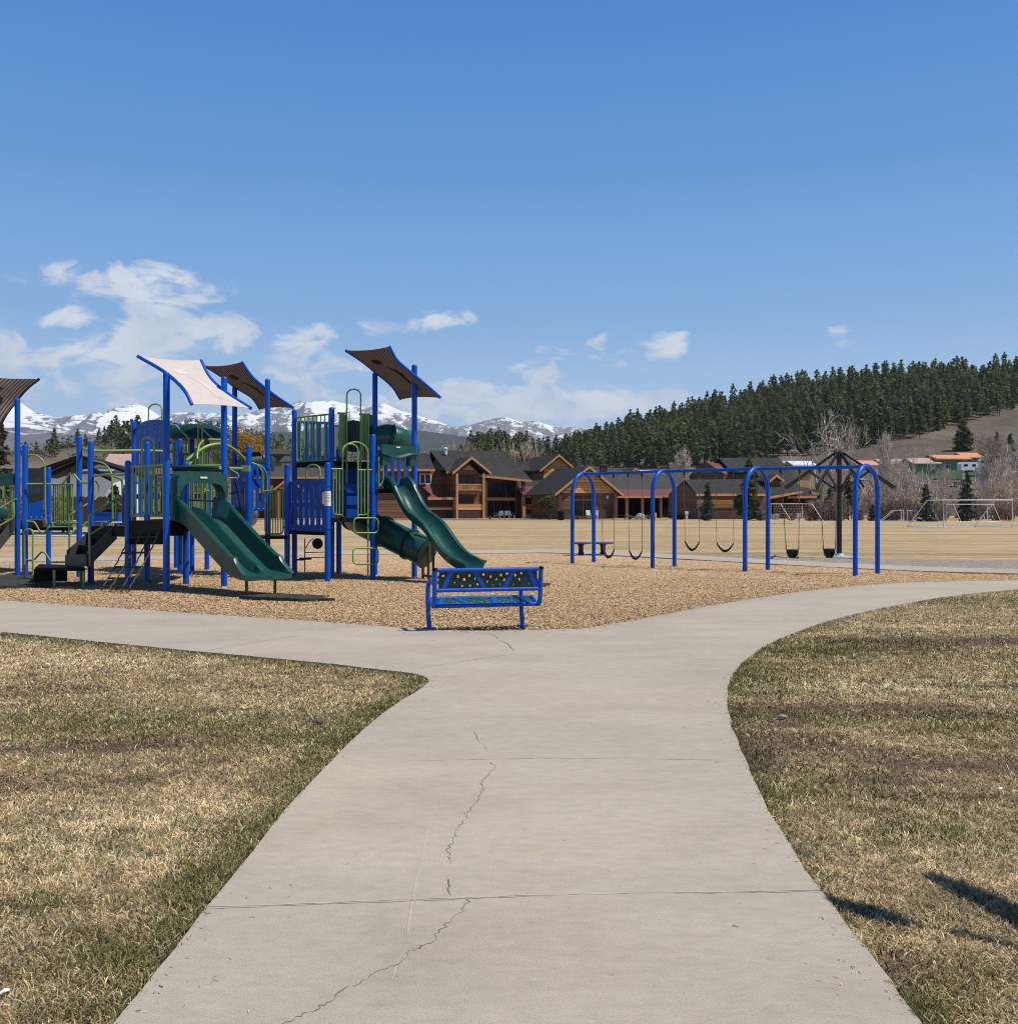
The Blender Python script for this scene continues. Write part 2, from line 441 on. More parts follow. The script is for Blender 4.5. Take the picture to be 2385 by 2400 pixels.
nf = mth(nt, 'SUBTRACT', mth(nt, 'ADD', mth(nt, 'MULTIPLY', n1.outputs['Fac'], 3.9), mth(nt, 'MULTIPLY', n2.outputs['Fac'], 1.2)), 2.56)
dens = mth(nt, 'ADD', mth(nt, 'SUBTRACT', tot, .46), mth(nt, 'MULTIPLY', nf, mth(nt, 'MINIMUM', mth(nt, 'MULTIPLY', tot, 2.0), 1.0)))
dens = mth(nt, 'MINIMUM', mth(nt, 'MULTIPLY', mth(nt, 'MAXIMUM', dens, 0.0), 1.35), .84)
n3 = noise(nt, 16, 6, .6, ang.outputs[0], .3)
ccol = ramp(nt, n3.outputs['Fac'], [(.3, (5.2, 5.75, 6.9)), (.62, (7.6, 7.85, 8.3))])
elr = ramp(nt, mth(nt, 'DIVIDE', el, 1.5708), [(0.0, (5.3, 6.8, 8.4)), (.045, (4.5, 6.1, 8.2)), (.075, (3.4, 5.3, 7.85)), (.11, (2.2, 4.25, 7.35)), (.20, (1.0, 2.9, 6.6)), (.30, (.46, 2.1, 5.8)), (.48, (.32, .82, 1.9)), (1.0, (.24, .52, 1.05))])
skyc = mixc(nt, .94, sky.outputs[0], elr.outputs[0])
mx = mixc(nt, dens, skyc, ccol.outputs[0])
L(nt, mx, bg.inputs['Color']); bg.inputs['Strength'].default_value = SKY_STRENGTH

scene.view_settings.view_transform = 'Standard'; scene.view_settings.look = 'None'; scene.view_settings.exposure = 0.0; scene.view_settings.gamma = 1
scene.render.engine = 'CYCLES'
cy = scene.cycles
cy.max_bounces = 6; cy.diffuse_bounces = 3; cy.glossy_bounces = 3; cy.transmission_bounces = 3; cy.volume_bounces = 0; cy.transparent_max_bounces = 8
cy.use_denoising = True; cy.denoising_prefilter = 'NONE'; cy.use_adaptive_sampling = True; cy.adaptive_threshold = .01
scene.render.film_transparent = False; cy.filter_width = 1.0

# ------------------------------------------------------------------ ground, paths
S = 2385/1920
def gp(lst, z=0.0, s=S): return [G(x*s, y*s, z) for x, y in lst]
left_edge = [Vector((-1.22, -4, 0)), Vector((-1.22, 1, 0))]+gp([(212, 1932), (262, 1868), (350, 1760), (480, 1600), (600, 1460), (700, 1363), (760, 1320), (797, 1297), (806, 1289), (807, 1283), (800, 1277), (775, 1270), (700, 1261), (600, 1250), (450, 1236), (300, 1222), (150, 1207), (0, 1192), (-400, 1152)])
right_edge = [Vector((1.27, -4, 0)), Vector((1.27, 1, 0))]+gp([(1740, 1932), (1680, 1848), (1590, 1735), (1500, 1610), (1450, 1530), (1408, 1440), (1390, 1395), (1375, 1350), (1371, 1320), (1373, 1295), (1380, 1275), (1395, 1255), (1420, 1234), (1455, 1212), (1500, 1193), (1560, 1172), (1630, 1154), (1700, 1140), (1800, 1124), (1920, 1112), (2200, 1096)])
mulch_edge = gp([(-400, 1112), (0, 1133), (150, 1143), (300, 1153), (450, 1163), (600, 1173), (700, 1180), (800, 1187), (880, 1190), (960, 1190), (1040, 1188), (1110, 1185), (1160, 1177), (1250, 1160), (1330, 1145), (1400, 1133), (1480, 1121), (1550, 1112), (1630, 1105), (1700, 1100), (1800, 1097), (1920, 1095), (2200, 1085)])
far_near = gp([(-300, 1330), (0, 1317), (370, 1311), (700, 1300), (1150, 1296.5), (1290, 1295), (1500, 1304), (1805, 1321), (2100, 1335.5), (2385, 1344), (2700, 1353)], 0, 1)
far_far = gp([(-300, 1318), (0, 1307), (370, 1303), (700, 1293), (1150, 1289), (1290, 1287), (1500, 1295), (1805, 1311), (2100, 1325), (2385, 1334), (2700, 1343)], 0, 1)
def sm(line, n=4): return smooth_path(line, n)
left_edge, right_edge, mulch_edge = sm(left_edge), sm(right_edge), sm(mulch_edge)
far_near, far_far = sm(far_near), sm(far_far)
def rough_edge(line, amp):                   # the cast edge is not ruler straight
    out = []
    for i, p in enumerate(line):
        out.append(p+Vector((fbm(np.array([p.x*3]), np.array([p.y*3]), 1)[0]-.5, fbm(np.array([p.x*3+50]), np.array([p.y*3]), 1)[0]-.5, 0))*amp)
    return out

# concrete
m, nt, b = new_mat('concrete'); pos = geopos(nt)
st = nt.nodes.new('ShaderNodeMapping'); L(nt, pos, st.inputs[0]); st.inputs['Scale'].default_value = (1, 1.9, 1)
na = noise(nt, .8, 6, .65, st.outputs[0], .3); nb = noise(nt, 9, 6, .7, st.outputs[0]); nc = noise(nt, 160, 3, .6, pos)
c = ramp(nt, na.outputs['Fac'], [(.28, (.365, .313, .252)), (.5, (.412, .356, .29)), (.72, (.44, .384, .315))]).outputs[0]
c = mixc(nt, .8, c, ramp(nt, nb.outputs['Fac'], [(.3, .86), (.6, 1.04)]).outputs[0], 'MULTIPLY')
c = mixc(nt, .85, c, ramp(nt, nc.outputs['Fac'], [(.25, .70), (.6, 1.12)]).outputs[0], 'MULTIPLY')
vo = nt.nodes.new('ShaderNodeTexVoronoi'); vo.inputs['Scale'].default_value = 3.2; L(nt, pos, vo.inputs['Vector'])
sp = ramp(nt, vo.outputs['Distance'], [(.012, .35), (.03, 1.0)]).outputs[0]
c = mixc(nt, .75, c, sp, 'MULTIPLY')
vo2 = nt.nodes.new('ShaderNodeTexVoronoi'); vo2.inputs['Scale'].default_value = 13; L(nt, pos, vo2.inputs['Vector'])
c = mixc(nt, .55, c, ramp(nt, vo2.outputs['Distance'], [(.03, .45), (.075, 1.0)]).outputs[0], 'MULTIPLY')
nbig = noise(nt, .33, 3, .5, pos, .5); c = mixc(nt, .8, c, ramp(nt, nbig.outputs['Fac'], [(.35, (.90, .91, .93)), (.65, (1.05, 1.03, 1.0))]).outputs[0], 'MULTIPLY')
sy_ = nt.nodes.new('ShaderNodeSeparateXYZ'); L(nt, pos, sy_.inputs[0])
c = mixc(nt, 1.0, c, ramp(nt, mth(nt, 'DIVIDE', sy_.outputs[1], 8), [(.555, (.945, .95, .96)), (.562, (1, 1, 1)), (.775, (1, 1, 1)), (.782, (.98, .98, .98))]).outputs[0], 'MULTIPLY')
nd = noise(nt, 3.1, 7, .75, st.outputs[0], 1.2)
c = mixc(nt, mth(nt, 'MULTIPLY', ramp(nt, nd.outputs['Fac'], [(.62, 0.0), (.75, 1.0)]).outputs[0], .3), c, (.25, .225, .20))
L(nt, c, b.inputs['Base Color']); b.inputs['Roughness'].default_value = .92; b.inputs['Specular IOR Level'].default_value = .2
bump(nt, b, nc.outputs['Fac'], .25, .004)
paint('crack_dark', (.19, .165, .135), .95, .3, 10, .1)
paint('crack_hair', (.315, .268, .215), .95, .3, 10, .1)
paint('joint_dark', (.335, .288, .232), .95, .2, 10, .1)
paint('joint_pale', (.43, .378, .32), .95, .1, 10, .1)

def slab_poly(name, poly, z0, z1, mat, extra=()):
    mb = MB(); vs, fs = plate([(p.x, p.y) for p in poly], [], z1-z0)
    mb.add([(v[0], v[1], v[2]+(z0+z1)/2) for v in vs], fs)
    mats = [mat]
    for i, (mm, ribbons) in enumerate(extra):
        mats.append(mm); mb.cur = i+1
        broken = []
        for line, wd in ribbons:
            k = 0
            while k < len(line)-1:
                m_ = random.randint(4, 11); seg = line[k:k+m_+1]
                if len(seg) > 1 and random.random() > (.07 if mm == 'crack_dark' else .3 if mm == 'crack_hair' else .06): broken.append((seg, wd*random.uniform(.45, 1.15)))
                k += m_
        for line, wd in broken:
            L_, R_ = [], []
            for k, p in enumerate(line):
                t = (line[min(k+1, len(line)-1)]-line[max(k-1, 0)]).normalized(); nrm = Vector((-t.y, t.x, 0))
                ww = wd*(.3+1.2*random.random())
                if k in (0, len(line)-1): ww *= .3
                L_.append(p+nrm*ww/2+Vector((0, 0, z1+.0015))); R_.append(p-nrm*ww/2+Vector((0, 0, z1+.0015)))
            n = len(line); mb.add(L_+R_, [(k, k+1, n+k+1, n+k) for k in range(n-1)])
    o = mb.build(name, mats, smooth=False, fixn=True)
    return struct(o)
def jag(px_pts, amp=.012, n=7):
    line = []
    pts = [G(x*S, y*S) for x, y in px_pts]
    for a, b_ in zip(pts, pts[1:]):
        d = (b_-a); nn = Vector((-d.y, d.x, 0)).normalized()
        for k in range(n): line.append(a+d*(k/n)+nn*random.uniform(-amp, amp))
    line.append(pts[-1]); return line
crk1 = jag([(896, 1380), (902, 1395), (918, 1410), (922, 1432), (935, 1447), (925, 1460), (908, 1475), (911, 1490), (905, 1505), (890, 1522), (880, 1535), (872, 1555), (862, 1570), (853, 1590), (845, 1600), (850, 1615), (848, 1630), (856, 1645), (850, 1665), (852, 1690)], .014)
crk2 = jag([(886, 1697), (876, 1713), (860, 1730), (835, 1752), (812, 1780), (775, 1795), (745, 1822), (700, 1842), (660, 1862), (620, 1890), (595, 1905), (545, 1926), (510, 1950)], .012)
crk3 = jag([(922, 1194), (950, 1212), (972, 1228)], .02, 4)
hair = [(jag([(780, 1262), (880, 1247), (985, 1232)], .006, 4), .012)]
jn = [(jag([(757, 1437), (900, 1433), (1050, 1431), (1200, 1432), (1391, 1435)], .006, 8), .008), (jag([(374, 1716), (600, 1707), (820, 1699), (1000, 1692), (1200, 1687), (1390, 1685), (1560, 1683)], .005, 8), .008),
      (jag([(560, 1200), (460, 1215), (390, 1228)], .004, 4), .02), (jag([(150, 1172), (90, 1182), (20, 1192)], .004, 4), .02)]
jp = [(jag([(815, 1540), (790, 1640), (765, 1780), (740, 1850)], .004, 4), .008), (jag([(385, 1712), (600, 1704), (820, 1696), (1000, 1689.5), (1200, 1684.5), (1555, 1680.5)], .006, 6), .016)]
pol = rough_edge(left_edge, .035)[:]
path_poly = pol+list(mulch_edge)+list(reversed(rough_edge(right_edge, .035)))
slab_poly('concrete_path', path_poly, -.12, 0, 'concrete', [('crack_dark', [(crk1, .0052), (crk2, .0046), (crk3, .011)]), ('crack_hair', hair), ('joint_dark', jn), ('joint_pale', jp)])
slab_poly('far_path', list(far_near)+list(reversed(far_far)), -.12, -.002, 'concrete')

# field and ground sheet
m, nt, b = new_mat('dry_field'); pos = geopos(nt)
mp = nt.nodes.new('ShaderNodeMapping'); L(nt, pos, mp.inputs[0]); mp.inputs['Scale'].default_value = (.035, .30, 1); mp.inputs['Rotation'].default_value = (0, 0, radians(-4))
na = noise(nt, 1, 6, .62, mp.outputs[0], .3); nb = noise(nt, 1.6, 6, .7, pos); nc = noise(nt, 14, 5, .75, pos)
mp2 = nt.nodes.new('ShaderNodeMapping'); L(nt, pos, mp2.inputs[0]); mp2.inputs['Scale'].default_value = (.02, .16, 1); mp2.inputs['Location'].default_value = (3, 7, 0)
nd = noise(nt, 1, 5, .6, mp2.outputs[0], .3)
c = ramp(nt, na.outputs['Fac'], [(.25, (.33, .235, .13)), (.5, (.44, .32, .18)), (.72, (.55, .42, .255))]).outputs[0]
c = mixc(nt, mth(nt, 'MULTIPLY', ramp(nt, nd.outputs['Fac'], [(.54, 0.0), (.68, 1.0)]).outputs[0], .65), c, (.15, .15, .065))
mp4 = nt.nodes.new('ShaderNodeMapping'); L(nt, pos, mp4.inputs[0]); mp4.inputs['Scale'].default_value = (.25, 1.1, 1); ne = noise(nt, 1, 7, .75, mp4.outputs[0], .4)
c = mixc(nt, .9, c, ramp(nt, ne.outputs['Fac'], [(.3, .66), (.5, .98), (.7, 1.25)]).outputs[0], 'MULTIPLY')
c = mixc(nt, .9, c, ramp(nt, nb.outputs['Fac'], [(.3, .74), (.7, 1.18)]).outputs[0], 'MULTIPLY')
c = mixc(nt, .9, c, ramp(nt, nc.outputs['Fac'], [(.3, .62), (.7, 1.3)]).outputs[0], 'MULTIPLY')
L(nt, c, b.inputs['Base Color']); b.inputs['Roughness'].default_value = .95; b.inputs['Specular IOR Level'].default_value = .1
bump(nt, b, nc.outputs['Fac'], .7, .05)
mb = MB(); mb.add([(-14000, -60, -.06), (14000, -60, -.06), (14000, 13500, -.06), (-14000, 13500, -.06)], [(0, 1, 2, 3)])
struct(mb.build('ground', 'dry_field', smooth=False))

# mulch bed
m, nt, b = new_mat('mulch'); pos = geopos(nt)
na = noise(nt, .35, 4, .6, pos); nb = noise(nt, 30, 5, .8, pos); nc = noise(nt, 3, 5, .7, pos)
c = ramp(nt, na.outputs['Fac'], [(.3, (.46, .305, .165)), (.7, (.56, .385, .22))]).outputs[0]
c = mixc(nt, 1.0, c, ramp(nt, nc.outputs['Fac'], [(.3, .78), (.7, 1.15)]).outputs[0], 'MULTIPLY')
vo = nt.nodes.new('ShaderNodeTexVoronoi'); vo.inputs['Scale'].default_value = 26; vo.inputs['Randomness'].default_value = 1; L(nt, pos, vo.inputs['Vector'])
hs = nt.nodes.new('ShaderNodeSeparateColor'); L(nt, vo.outputs['Color'], hs.inputs[0])
c = mixc(nt, 1.0, c, ramp(nt, hs.outputs[0], [(0, .42), (.35, .9), (.8, 1.2), (1, 1.7)]).outputs[0], 'MULTIPLY')
L(nt, c, b.inputs['Base Color']); b.inputs['Roughness'].default_value = .9; b.inputs['Specular IOR Level'].default_value = .15
bump(nt, b, mth(nt, 'ADD', nb.outputs['Fac'], hs.outputs[1]), .7, .03)
def mulch_z(x, y): return -.03+(fbm(np.asarray(x), np.asarray(y), .55, 3)-.5)*.05
def grid(name, x0, x1, y0, y1, st, poly, zf, mat, colf=None):
    xs = np.arange(x0, x1+st, st); ys = np.arange(y0, y1+st, st); nx, ny = len(xs), len(ys)
    X, Y = np.meshgrid(xs, ys); X = X.ravel(); Y = Y.ravel(); Z = zf(X, Y)
    i, j = np.meshgrid(np.arange(nx-1), np.arange(ny-1)); i = i.ravel(); j = j.ravel()
    q = np.stack([j*nx+i, j*nx+i+1, (j+1)*nx+i+1, (j+1)*nx+i], 1)
    if poly is not None:
        keep = in_poly(xs[i]+st/2, ys[j]+st/2, poly); q = q[keep]
    used = np.unique(q); mp = np.full(nx*ny, -1); mp[used] = np.arange(len(used))
    o = np_mesh(name, np.stack([X, Y, Z], 1)[used], mp[q].ravel(), 4, mat, colf(X[used], Y[used]) if colf else None, smooth=True)
    return o
shift_in = lambda line, dy: [p+Vector((0, dy, 0)) for p in line]
mulch_poly = shift_in(mulch_edge, -.35)+list(reversed(shift_in(far_near, .5)))
struct(grid('mulch_bed', -30, 26, 11, 42, .25, mulch_poly, mulch_z, 'mulch'))
# gravel strip round the shade frame
m, nt, b = new_mat('gravel'); pos = geopos(nt)
vo = nt.nodes.new('ShaderNodeTexVoronoi'); vo.inputs['Scale'].default_value = 20; L(nt, pos, vo.inputs['Vector'])
hs = nt.nodes.new('ShaderNodeSeparateColor'); L(nt, vo.outputs['Color'], hs.inputs[0])
c = ramp(nt, hs.outputs[0], [(0, (.13, .10, .075)), (.4, (.255, .205, .155)), (.8, (.33, .27, .21)), (1, (.44, .38, .31))]).outputs[0]
L(nt, c, b.inputs['Base Color']); b.inputs['Roughness'].default_value = .9; bump(nt, b, hs.outputs[1], .8, .05)
gf = gp([(1640, 1301), (1760, 1300), (1860, 1303), (2000, 1306), (2150, 1308), (2385, 1311), (2700, 1318)], 0, 1)
gpoly = sm(gf)+list(reversed(shift_in([p for p in far_far if p.x > 5.5], -.6)))
struct(grid('gravel_strip', 4, 30, 24, 40, .3, gpoly, lambda x, y: -.035+(fbm(x, y, 1.5)-.5)*.03, 'gravel'))

# ------------------------------------------------------------------ lawns: soil, then blades
STRAW = np.array([.54, .405, .225]); STRAW2 = np.array([.76, .62, .40]); BROWN = np.array([.30, .205, .125]); GREEN = np.array([.105, .112, .042]); OLIVE = np.array([.26, .235, .10]); SOIL = np.array([.125, .082, .06])
def patch(px, py, rx, ry, wgt=1.0):          # px in the 1920-wide view; rx, ry in metres on the ground
    g = G(px*S, py*S); return (g.x, g.y, rx, ry, wgt)
GREENS = [patch(570, 1388, .32, .22, 1.2), (patch(70, 1702, .14, .09, 1.3)), patch(300, 1370, 1.5, .5, .75), patch(120, 1355, 1.2, .5, .6), patch(520, 1400, .35, .2, .5), patch(1420, 1270, .5, .8, 1), patch(1560, 1225, 1.5, .5, .9), patch(1640, 1212, 1.6, .4, .8),
          patch(1420, 1345, .5, .25, .8), patch(1700, 1350, 1.6, .22, .75), patch(1470, 1480, .3, .25, .8), patch(1400, 1420, .2, .4, .5), patch(1850, 1370, .8, .2, .6), patch(1880, 1130, 2.5, .5, .7), patch(1600, 1890, .5, .3, .6), patch(200, 1800, .2, .2, .4), patch(420, 1700, .25, .5, .5)]
SOILS = [patch(60, 1410, .9, .1, 1.0), patch(250, 1400, .7, .1, .9), patch(360, 1388, .3, .09, .9), patch(0, 1300, 1.2, .35, .45), patch(60, 1470, .9, .35, .4), patch(600, 1362, .05, .05, 1.4), patch(430, 1335, .4, .1, .4),
         patch(1860, 1205, 1.8, .4, 1.0), patch(1700, 1222, .8, .2, .7), patch(1480, 1330, .7, .12, .9), patch(1800, 1345, 1.2, .16, .7), patch(1500, 1385, .35, .1, 1.1), patch(1580, 1408, .45, .1, 1.1), patch(1850, 1440, .8, .22, .9), patch(1730, 1430, .5, .2, .6), patch(1390, 1330, .2, .2, .7), patch(1560, 1425, .3, .12, .6), patch(1690, 1815, .12, .1, .8), patch(1620, 1330, .9, .14, .9), patch(1900, 1290, .7, .12, .7), patch(1480, 1365, .3, .12, .8), patch(1660, 1470, .6, .14, .6), patch(1820, 1500, .5, .12, .5), patch(1560, 1250, .6, .12, .6), patch(1440, 1435, .3, .2, .5)]
PALES = [patch(40, 1245, 1.4, .5, .8), patch(1720, 1290, 1.8, .35, .9), patch(1850, 1180, 1.5, .25, .6), patch(250, 1560, .6, .9, .5), patch(700, 1310, .8, .3, .3), patch(1750, 1620, .6, .8, .4)]
def blobs(x, y, lst):
    r = np.zeros_like(x)
    for (a, b_, rx, ry, wg) in lst: r = np.maximum(r, wg*np.exp(-(((x-a)/rx)**2+((y-b_)/ry)**2)))
    return r
edge_l = [p for p in left_edge]; edge_r = [p for p in right_edge]
def lawn_masks(x, y):
    nz = fbm(x, y, 2.2, 4); nz2 = fbm(x+31, y-17, .9, 4); nz3 = fbm(x-7, y+9, 6.0, 3)
    dl = seg_dist(x, y, edge_l); dr = seg_dist(x, y, edge_r); left = x < 0
    d = np.where(left, dl, dr)
    eg = np.exp(-(d/np.where(left, .24, .10))**2)*np.where(left, .95, .55)*(.35+1.1*nz2)
    g = np.clip(blobs(x, y, GREENS)*(.45+1.1*nz)+eg*(.55+.9*nz3)+np.clip(nz2-.52, 0, 1)*np.where(left, 1.2, 2.2), 0, 1)
    band = np.where(left, .35, np.exp(-((y-8.5)/4.5)**2))
    s = np.clip((blobs(x, y, SOILS)*(.45+1.3*nz)-.10)*1.5+np.clip(nz*.55+nz3*.25+nz2*.35-.60, 0, 1)*5*band, 0, 1)
    p = np.clip(blobs(x, y, PALES)*1.2+np.clip(nz2-.46, 0, 1)*2.4*np.where(left, 1, .7), 0, 1)
    return g, s, p
def lawn_col(x, y):
    g, s, p = lawn_masks(x, y)
    c = STRAW*.80+(STRAW2-STRAW)*p[:, None]*.8
    c = c*(1-g[:, None]*.8)+(OLIVE*.75)*(g[:, None]*.8); c = c*(1-s[:, None])+SOIL*s[:, None]
    return c*(.72+.5*vnoise(x, y, 11))[:, None]
far_l = [Vector((-16, -4, 0)), Vector((-16, 16, 0))]
left_poly = [Vector((-14, -4, 0))]+[p+Vector((.12, .12, 0)) if p.y > 8 else p+Vector((.12, 0, 0)) for p in left_edge]+[Vector((-14, 12, 0))]
right_poly = [p+Vector((-.12, 0.05, 0)) for p in right_edge]+[Vector((22, 16, 0)), Vector((22, -4, 0))]
struct(grid('lawn', -13, -.2, 1, 16.5, .09, [(p.x, p.y) for p in left_poly], lambda x, y: -.022+(fbm(x, y, 1.3)-.5)*.016, 'lawn_soil', lawn_col))
struct(grid('lawn', .5, 15, 1, 23, .09, [(p.x, p.y) for p in right_poly], lambda x, y: -.022+(fbm(x, y, 1.3)-.5)*.016, 'lawn_soil', lawn_col))

def grass(name, n, poly, xr, yr):
    # more blades where the ground is near the path the eye stands on: density falls off with distance
    y = yr[0]*(yr[1]/yr[0])**RNG.random(int(n*2.2)); half = np.clip(y*.56+.5, 0, 20)
    x = (RNG.random(len(y))*2-1)*half
    k = in_poly(x, y, [(p.x, p.y) for p in poly]) & (x > xr[0]) & (x < xr[1]); x = x[k][:n]; y = y[k][:n]
    g, s, p = lawn_masks(x, y)
    k = (RNG.random(len(x)) > s*.74) & (RNG.random(len(x)) < .45+.9*vnoise(x-9, y+4, 8)); x, y, g, s, p = x[k], y[k], g[k], s[k], p[k]; m = len(x)
    isg = RNG.random(m) < (.09+.66*g)*(.55+.9*vnoise(x+5, y, 9))
    cl = (.42+.72*vnoise(x, y, 13)+.38*vnoise(x+3, y, 4.5))[:, None]
    r1 = RNG.random(m)[:, None]; r2 = RNG.random(m)[:, None]
    u_ = RNG.random(m); fb = .34-.22*p+.35*s; fp = .26+.42*p
    col = np.where((u_ < fb)[:, None], BROWN, np.where((u_ > 1-fp)[:, None], STRAW2, STRAW))*(.72+.5*r2)*cl*(1+.18*p[:, None])
    gc = np.where(r1 < .38, GREEN*(.7+1.0*r2), OLIVE*(.7+.8*r2)); col = np.where(isg[:, None], gc, col)
    sd = (s > .25) & (RNG.random(m) < .55); col[sd] *= np.array([.55, .5, .5])
    L0 = np.where(isg, .030, .037)*(.55+.9*RNG.random(m))*(1+.25*g)
    wd = .0029*(.7+.6*RNG.random(m))*np.clip(y/5.5, .85, 2.2)
    a = RNG.random(m)*2*pi; lean = np.where(isg, 1.0, 2.6)*(.3+RNG.random(m)*1.1)
    dx, dy = np.cos(a), np.sin(a); z0 = -.024
    h = L0/np.sqrt(1+lean**2); ox = dx*h*lean; oy = dy*h*lean
    a2 = RNG.random(m)*pi; px_, py_ = np.cos(a2)*wd, np.sin(a2)*wd
    V = np.zeros((m, 5, 3), np.float32)
    V[:, 0] = np.stack([x-px_, y-py_, np.full(m, z0)], 1); V[:, 1] = np.stack([x+px_, y+py_, np.full(m, z0)], 1)
    V[:, 2] = np.stack([x+ox*.45+px_*.8, y+oy*.45+py_*.8, z0+h*.68], 1); V[:, 3] = np.stack([x+ox*.45-px_*.8, y+oy*.45-py_*.8, z0+h*.68], 1)
    V[:, 4] = np.stack([x+ox, y+oy, z0+h*.95], 1)
    base = (np.arange(m)*5)[:, None]
    tri = np.concatenate([base+np.array([[0, 1, 2]]), base+np.array([[0, 2, 3]]), base+np.array([[3, 2, 4]])], 1).ravel()
    o = np_mesh(name, V.reshape(-1, 3), tri, 3, 'grass_blade', np.repeat(col, 5, 0).astype(np.float32))
    return tag(o, 'short dry straw and green grass of the lawn beside the path', 'grass', kind='stuff')
lp = [p+Vector((0, 0, 0)) for p in left_edge]+[Vector((-14, 12, 0)), Vector((-14, -4, 0))]
rp = [p+Vector((0, 0, 0)) for p in right_edge]+[Vector((22, 16, 0)), Vector((22, -4, 0))]
NG = 1.0
grass('grass', int(500000*NG), lp, (-12, 0), (2.7, 16.0))
grass('grass', int(520000*NG), rp, (0, 14), (2.7, 22.0))

# loose wood chips
def chips(n):
    y = 12.2*(31/12.2)**RNG.random(n*3); x = (RNG.random(len(y))*2-1)*(y*.53+.4)
    poly = [(p.x, p.y) for p in (shift_in(mulch_edge, .02)+list(reversed(far_near)))]
    k = in_poly(x, y, poly) & (RNG.random(len(x)) < np.clip((31-y)/12, 0, 1)); x = x[k][:n]; y = y[k][:n]; m = len(x)
    dm = seg_dist(x, y, list(mulch_edge))
    z = mulch_z(x, y)+RNG.random(m)*.015
    ln = .009+.020*RNG.random(m)**2; wd = .004+.006*RNG.random(m); a = RNG.random(m)*2*pi; t = (RNG.random(m)-.5)*.7; r = (RNG.random(m)-.5)*.8
    d = np.stack([np.cos(a)*np.cos(t), np.sin(a)*np.cos(t), np.sin(t)], 1); s = np.stack([-np.sin(a)*np.cos(r), np.cos(a)*np.cos(r), np.sin(r)], 1)
    c = np.stack([x, y, z+.006], 1); d *= ln[:, None]; s *= wd[:, None]
    V = np.stack([c-d-s, c+d*.9-s*.7, c+d+s*.8, c-d*.85+s], 1)
    u = RNG.random((m, 1)); v = RNG.random((m, 1))
    col = np.where(u < .07, np.array([[.22, .145, .085]]), np.where(u < .74, np.array([[.53, .365, .20]]), np.array([[.64, .48, .30]])))*(.8+.4*v)
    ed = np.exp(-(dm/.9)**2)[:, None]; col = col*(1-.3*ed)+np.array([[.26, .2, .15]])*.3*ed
    # a few chips kicked out on to the concrete
    E = list(mulch_edge); q = RNG.integers(0, len(E)-1, 1100); t_ = RNG.random(1100); off = RNG.exponential(.14, 1100)
    ea = np.array([[E[k].x, E[k].y] for k in q]); eb = np.array([[E[k+1].x, E[k+1].y] for k in q]); pe = ea+(eb-ea)*t_[:, None]; pe[:, 1] -= off; pe[:, 0] += (RNG.random(1100)-.5)*.1
    idx = RNG.integers(0, m, 1100); d2 = d[idx]*.8; d2[:, 2] *= .1; s2 = s[idx].copy(); s2[:, 2] *= .1; c2 = np.stack([pe[:, 0], pe[:, 1], np.full(1100, .004)], 1)
    V2 = np.stack([c2-d2-s2, c2+d2-s2*.7, c2+d2+s2*.8, c2-d2+s2], 1); V = np.concatenate([V, V2]); col = np.concatenate([col, col[idx]]); m += 1100
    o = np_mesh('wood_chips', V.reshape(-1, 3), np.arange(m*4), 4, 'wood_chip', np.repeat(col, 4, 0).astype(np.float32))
    return tag(o, 'loose tan wood chips covering the playground bed', 'wood chips', kind='stuff')
chips(280000)

def clippings(n):
    V, Cc = [], []
    for E in (left_edge, right_edge):
        E = [p for p in E if 2 < p.y < 15]; sg = -1 if E is not None and E[0].x > 0 else 1
        q = RNG.integers(0, len(E)-1, n); t = RNG.random(n)
        a = np.array([[E[k].x, E[k].y] for k in q]); b = np.array([[E[k+1].x, E[k+1].y] for k in q]); dr = b-a; nl = np.hypot(dr[:, 0], dr[:, 1])[:, None]+1e-6
        nr = np.stack([dr[:, 1], -dr[:, 0]], 1)/nl*sg; p = a+dr*t[:, None]+nr*(RNG.exponential(.10, n)-.03)[:, None]
        an = RNG.random(n)*6.28; ln = .004+.009*RNG.random(n); w_ = .0008+.0008*RNG.random(n); u = np.stack([np.cos(an), np.sin(an)], 1)*ln[:, None]; v = np.stack([-np.sin(an), np.cos(an)], 1)*w_[:, None]
        z = np.full((n, 1), .002); V.append(np.stack([np.hstack([p-u-v, z]), np.hstack([p+u-v, z]), np.hstack([p+u+v, z+.002]), np.hstack([p-u+v, z+.002])], 1))
        Cc.append(np.where(RNG.random((n, 1)) < .25, np.array([[.16, .13, .08]]), STRAW[None])*(.6+.6*RNG.random((n, 1))))
    V = np.concatenate(V); Cc = np.concatenate(Cc)
    o = np_mesh('grass_clippings', V.reshape(-1, 3), np.arange(len(V)*4), 4, 'wood_chip', np.repeat(Cc, 4, 0).astype(np.float32))
    tag(o, 'stray dry grass clippings blown along the edges of the concrete path', 'grass', kind='stuff')
clippings(320)
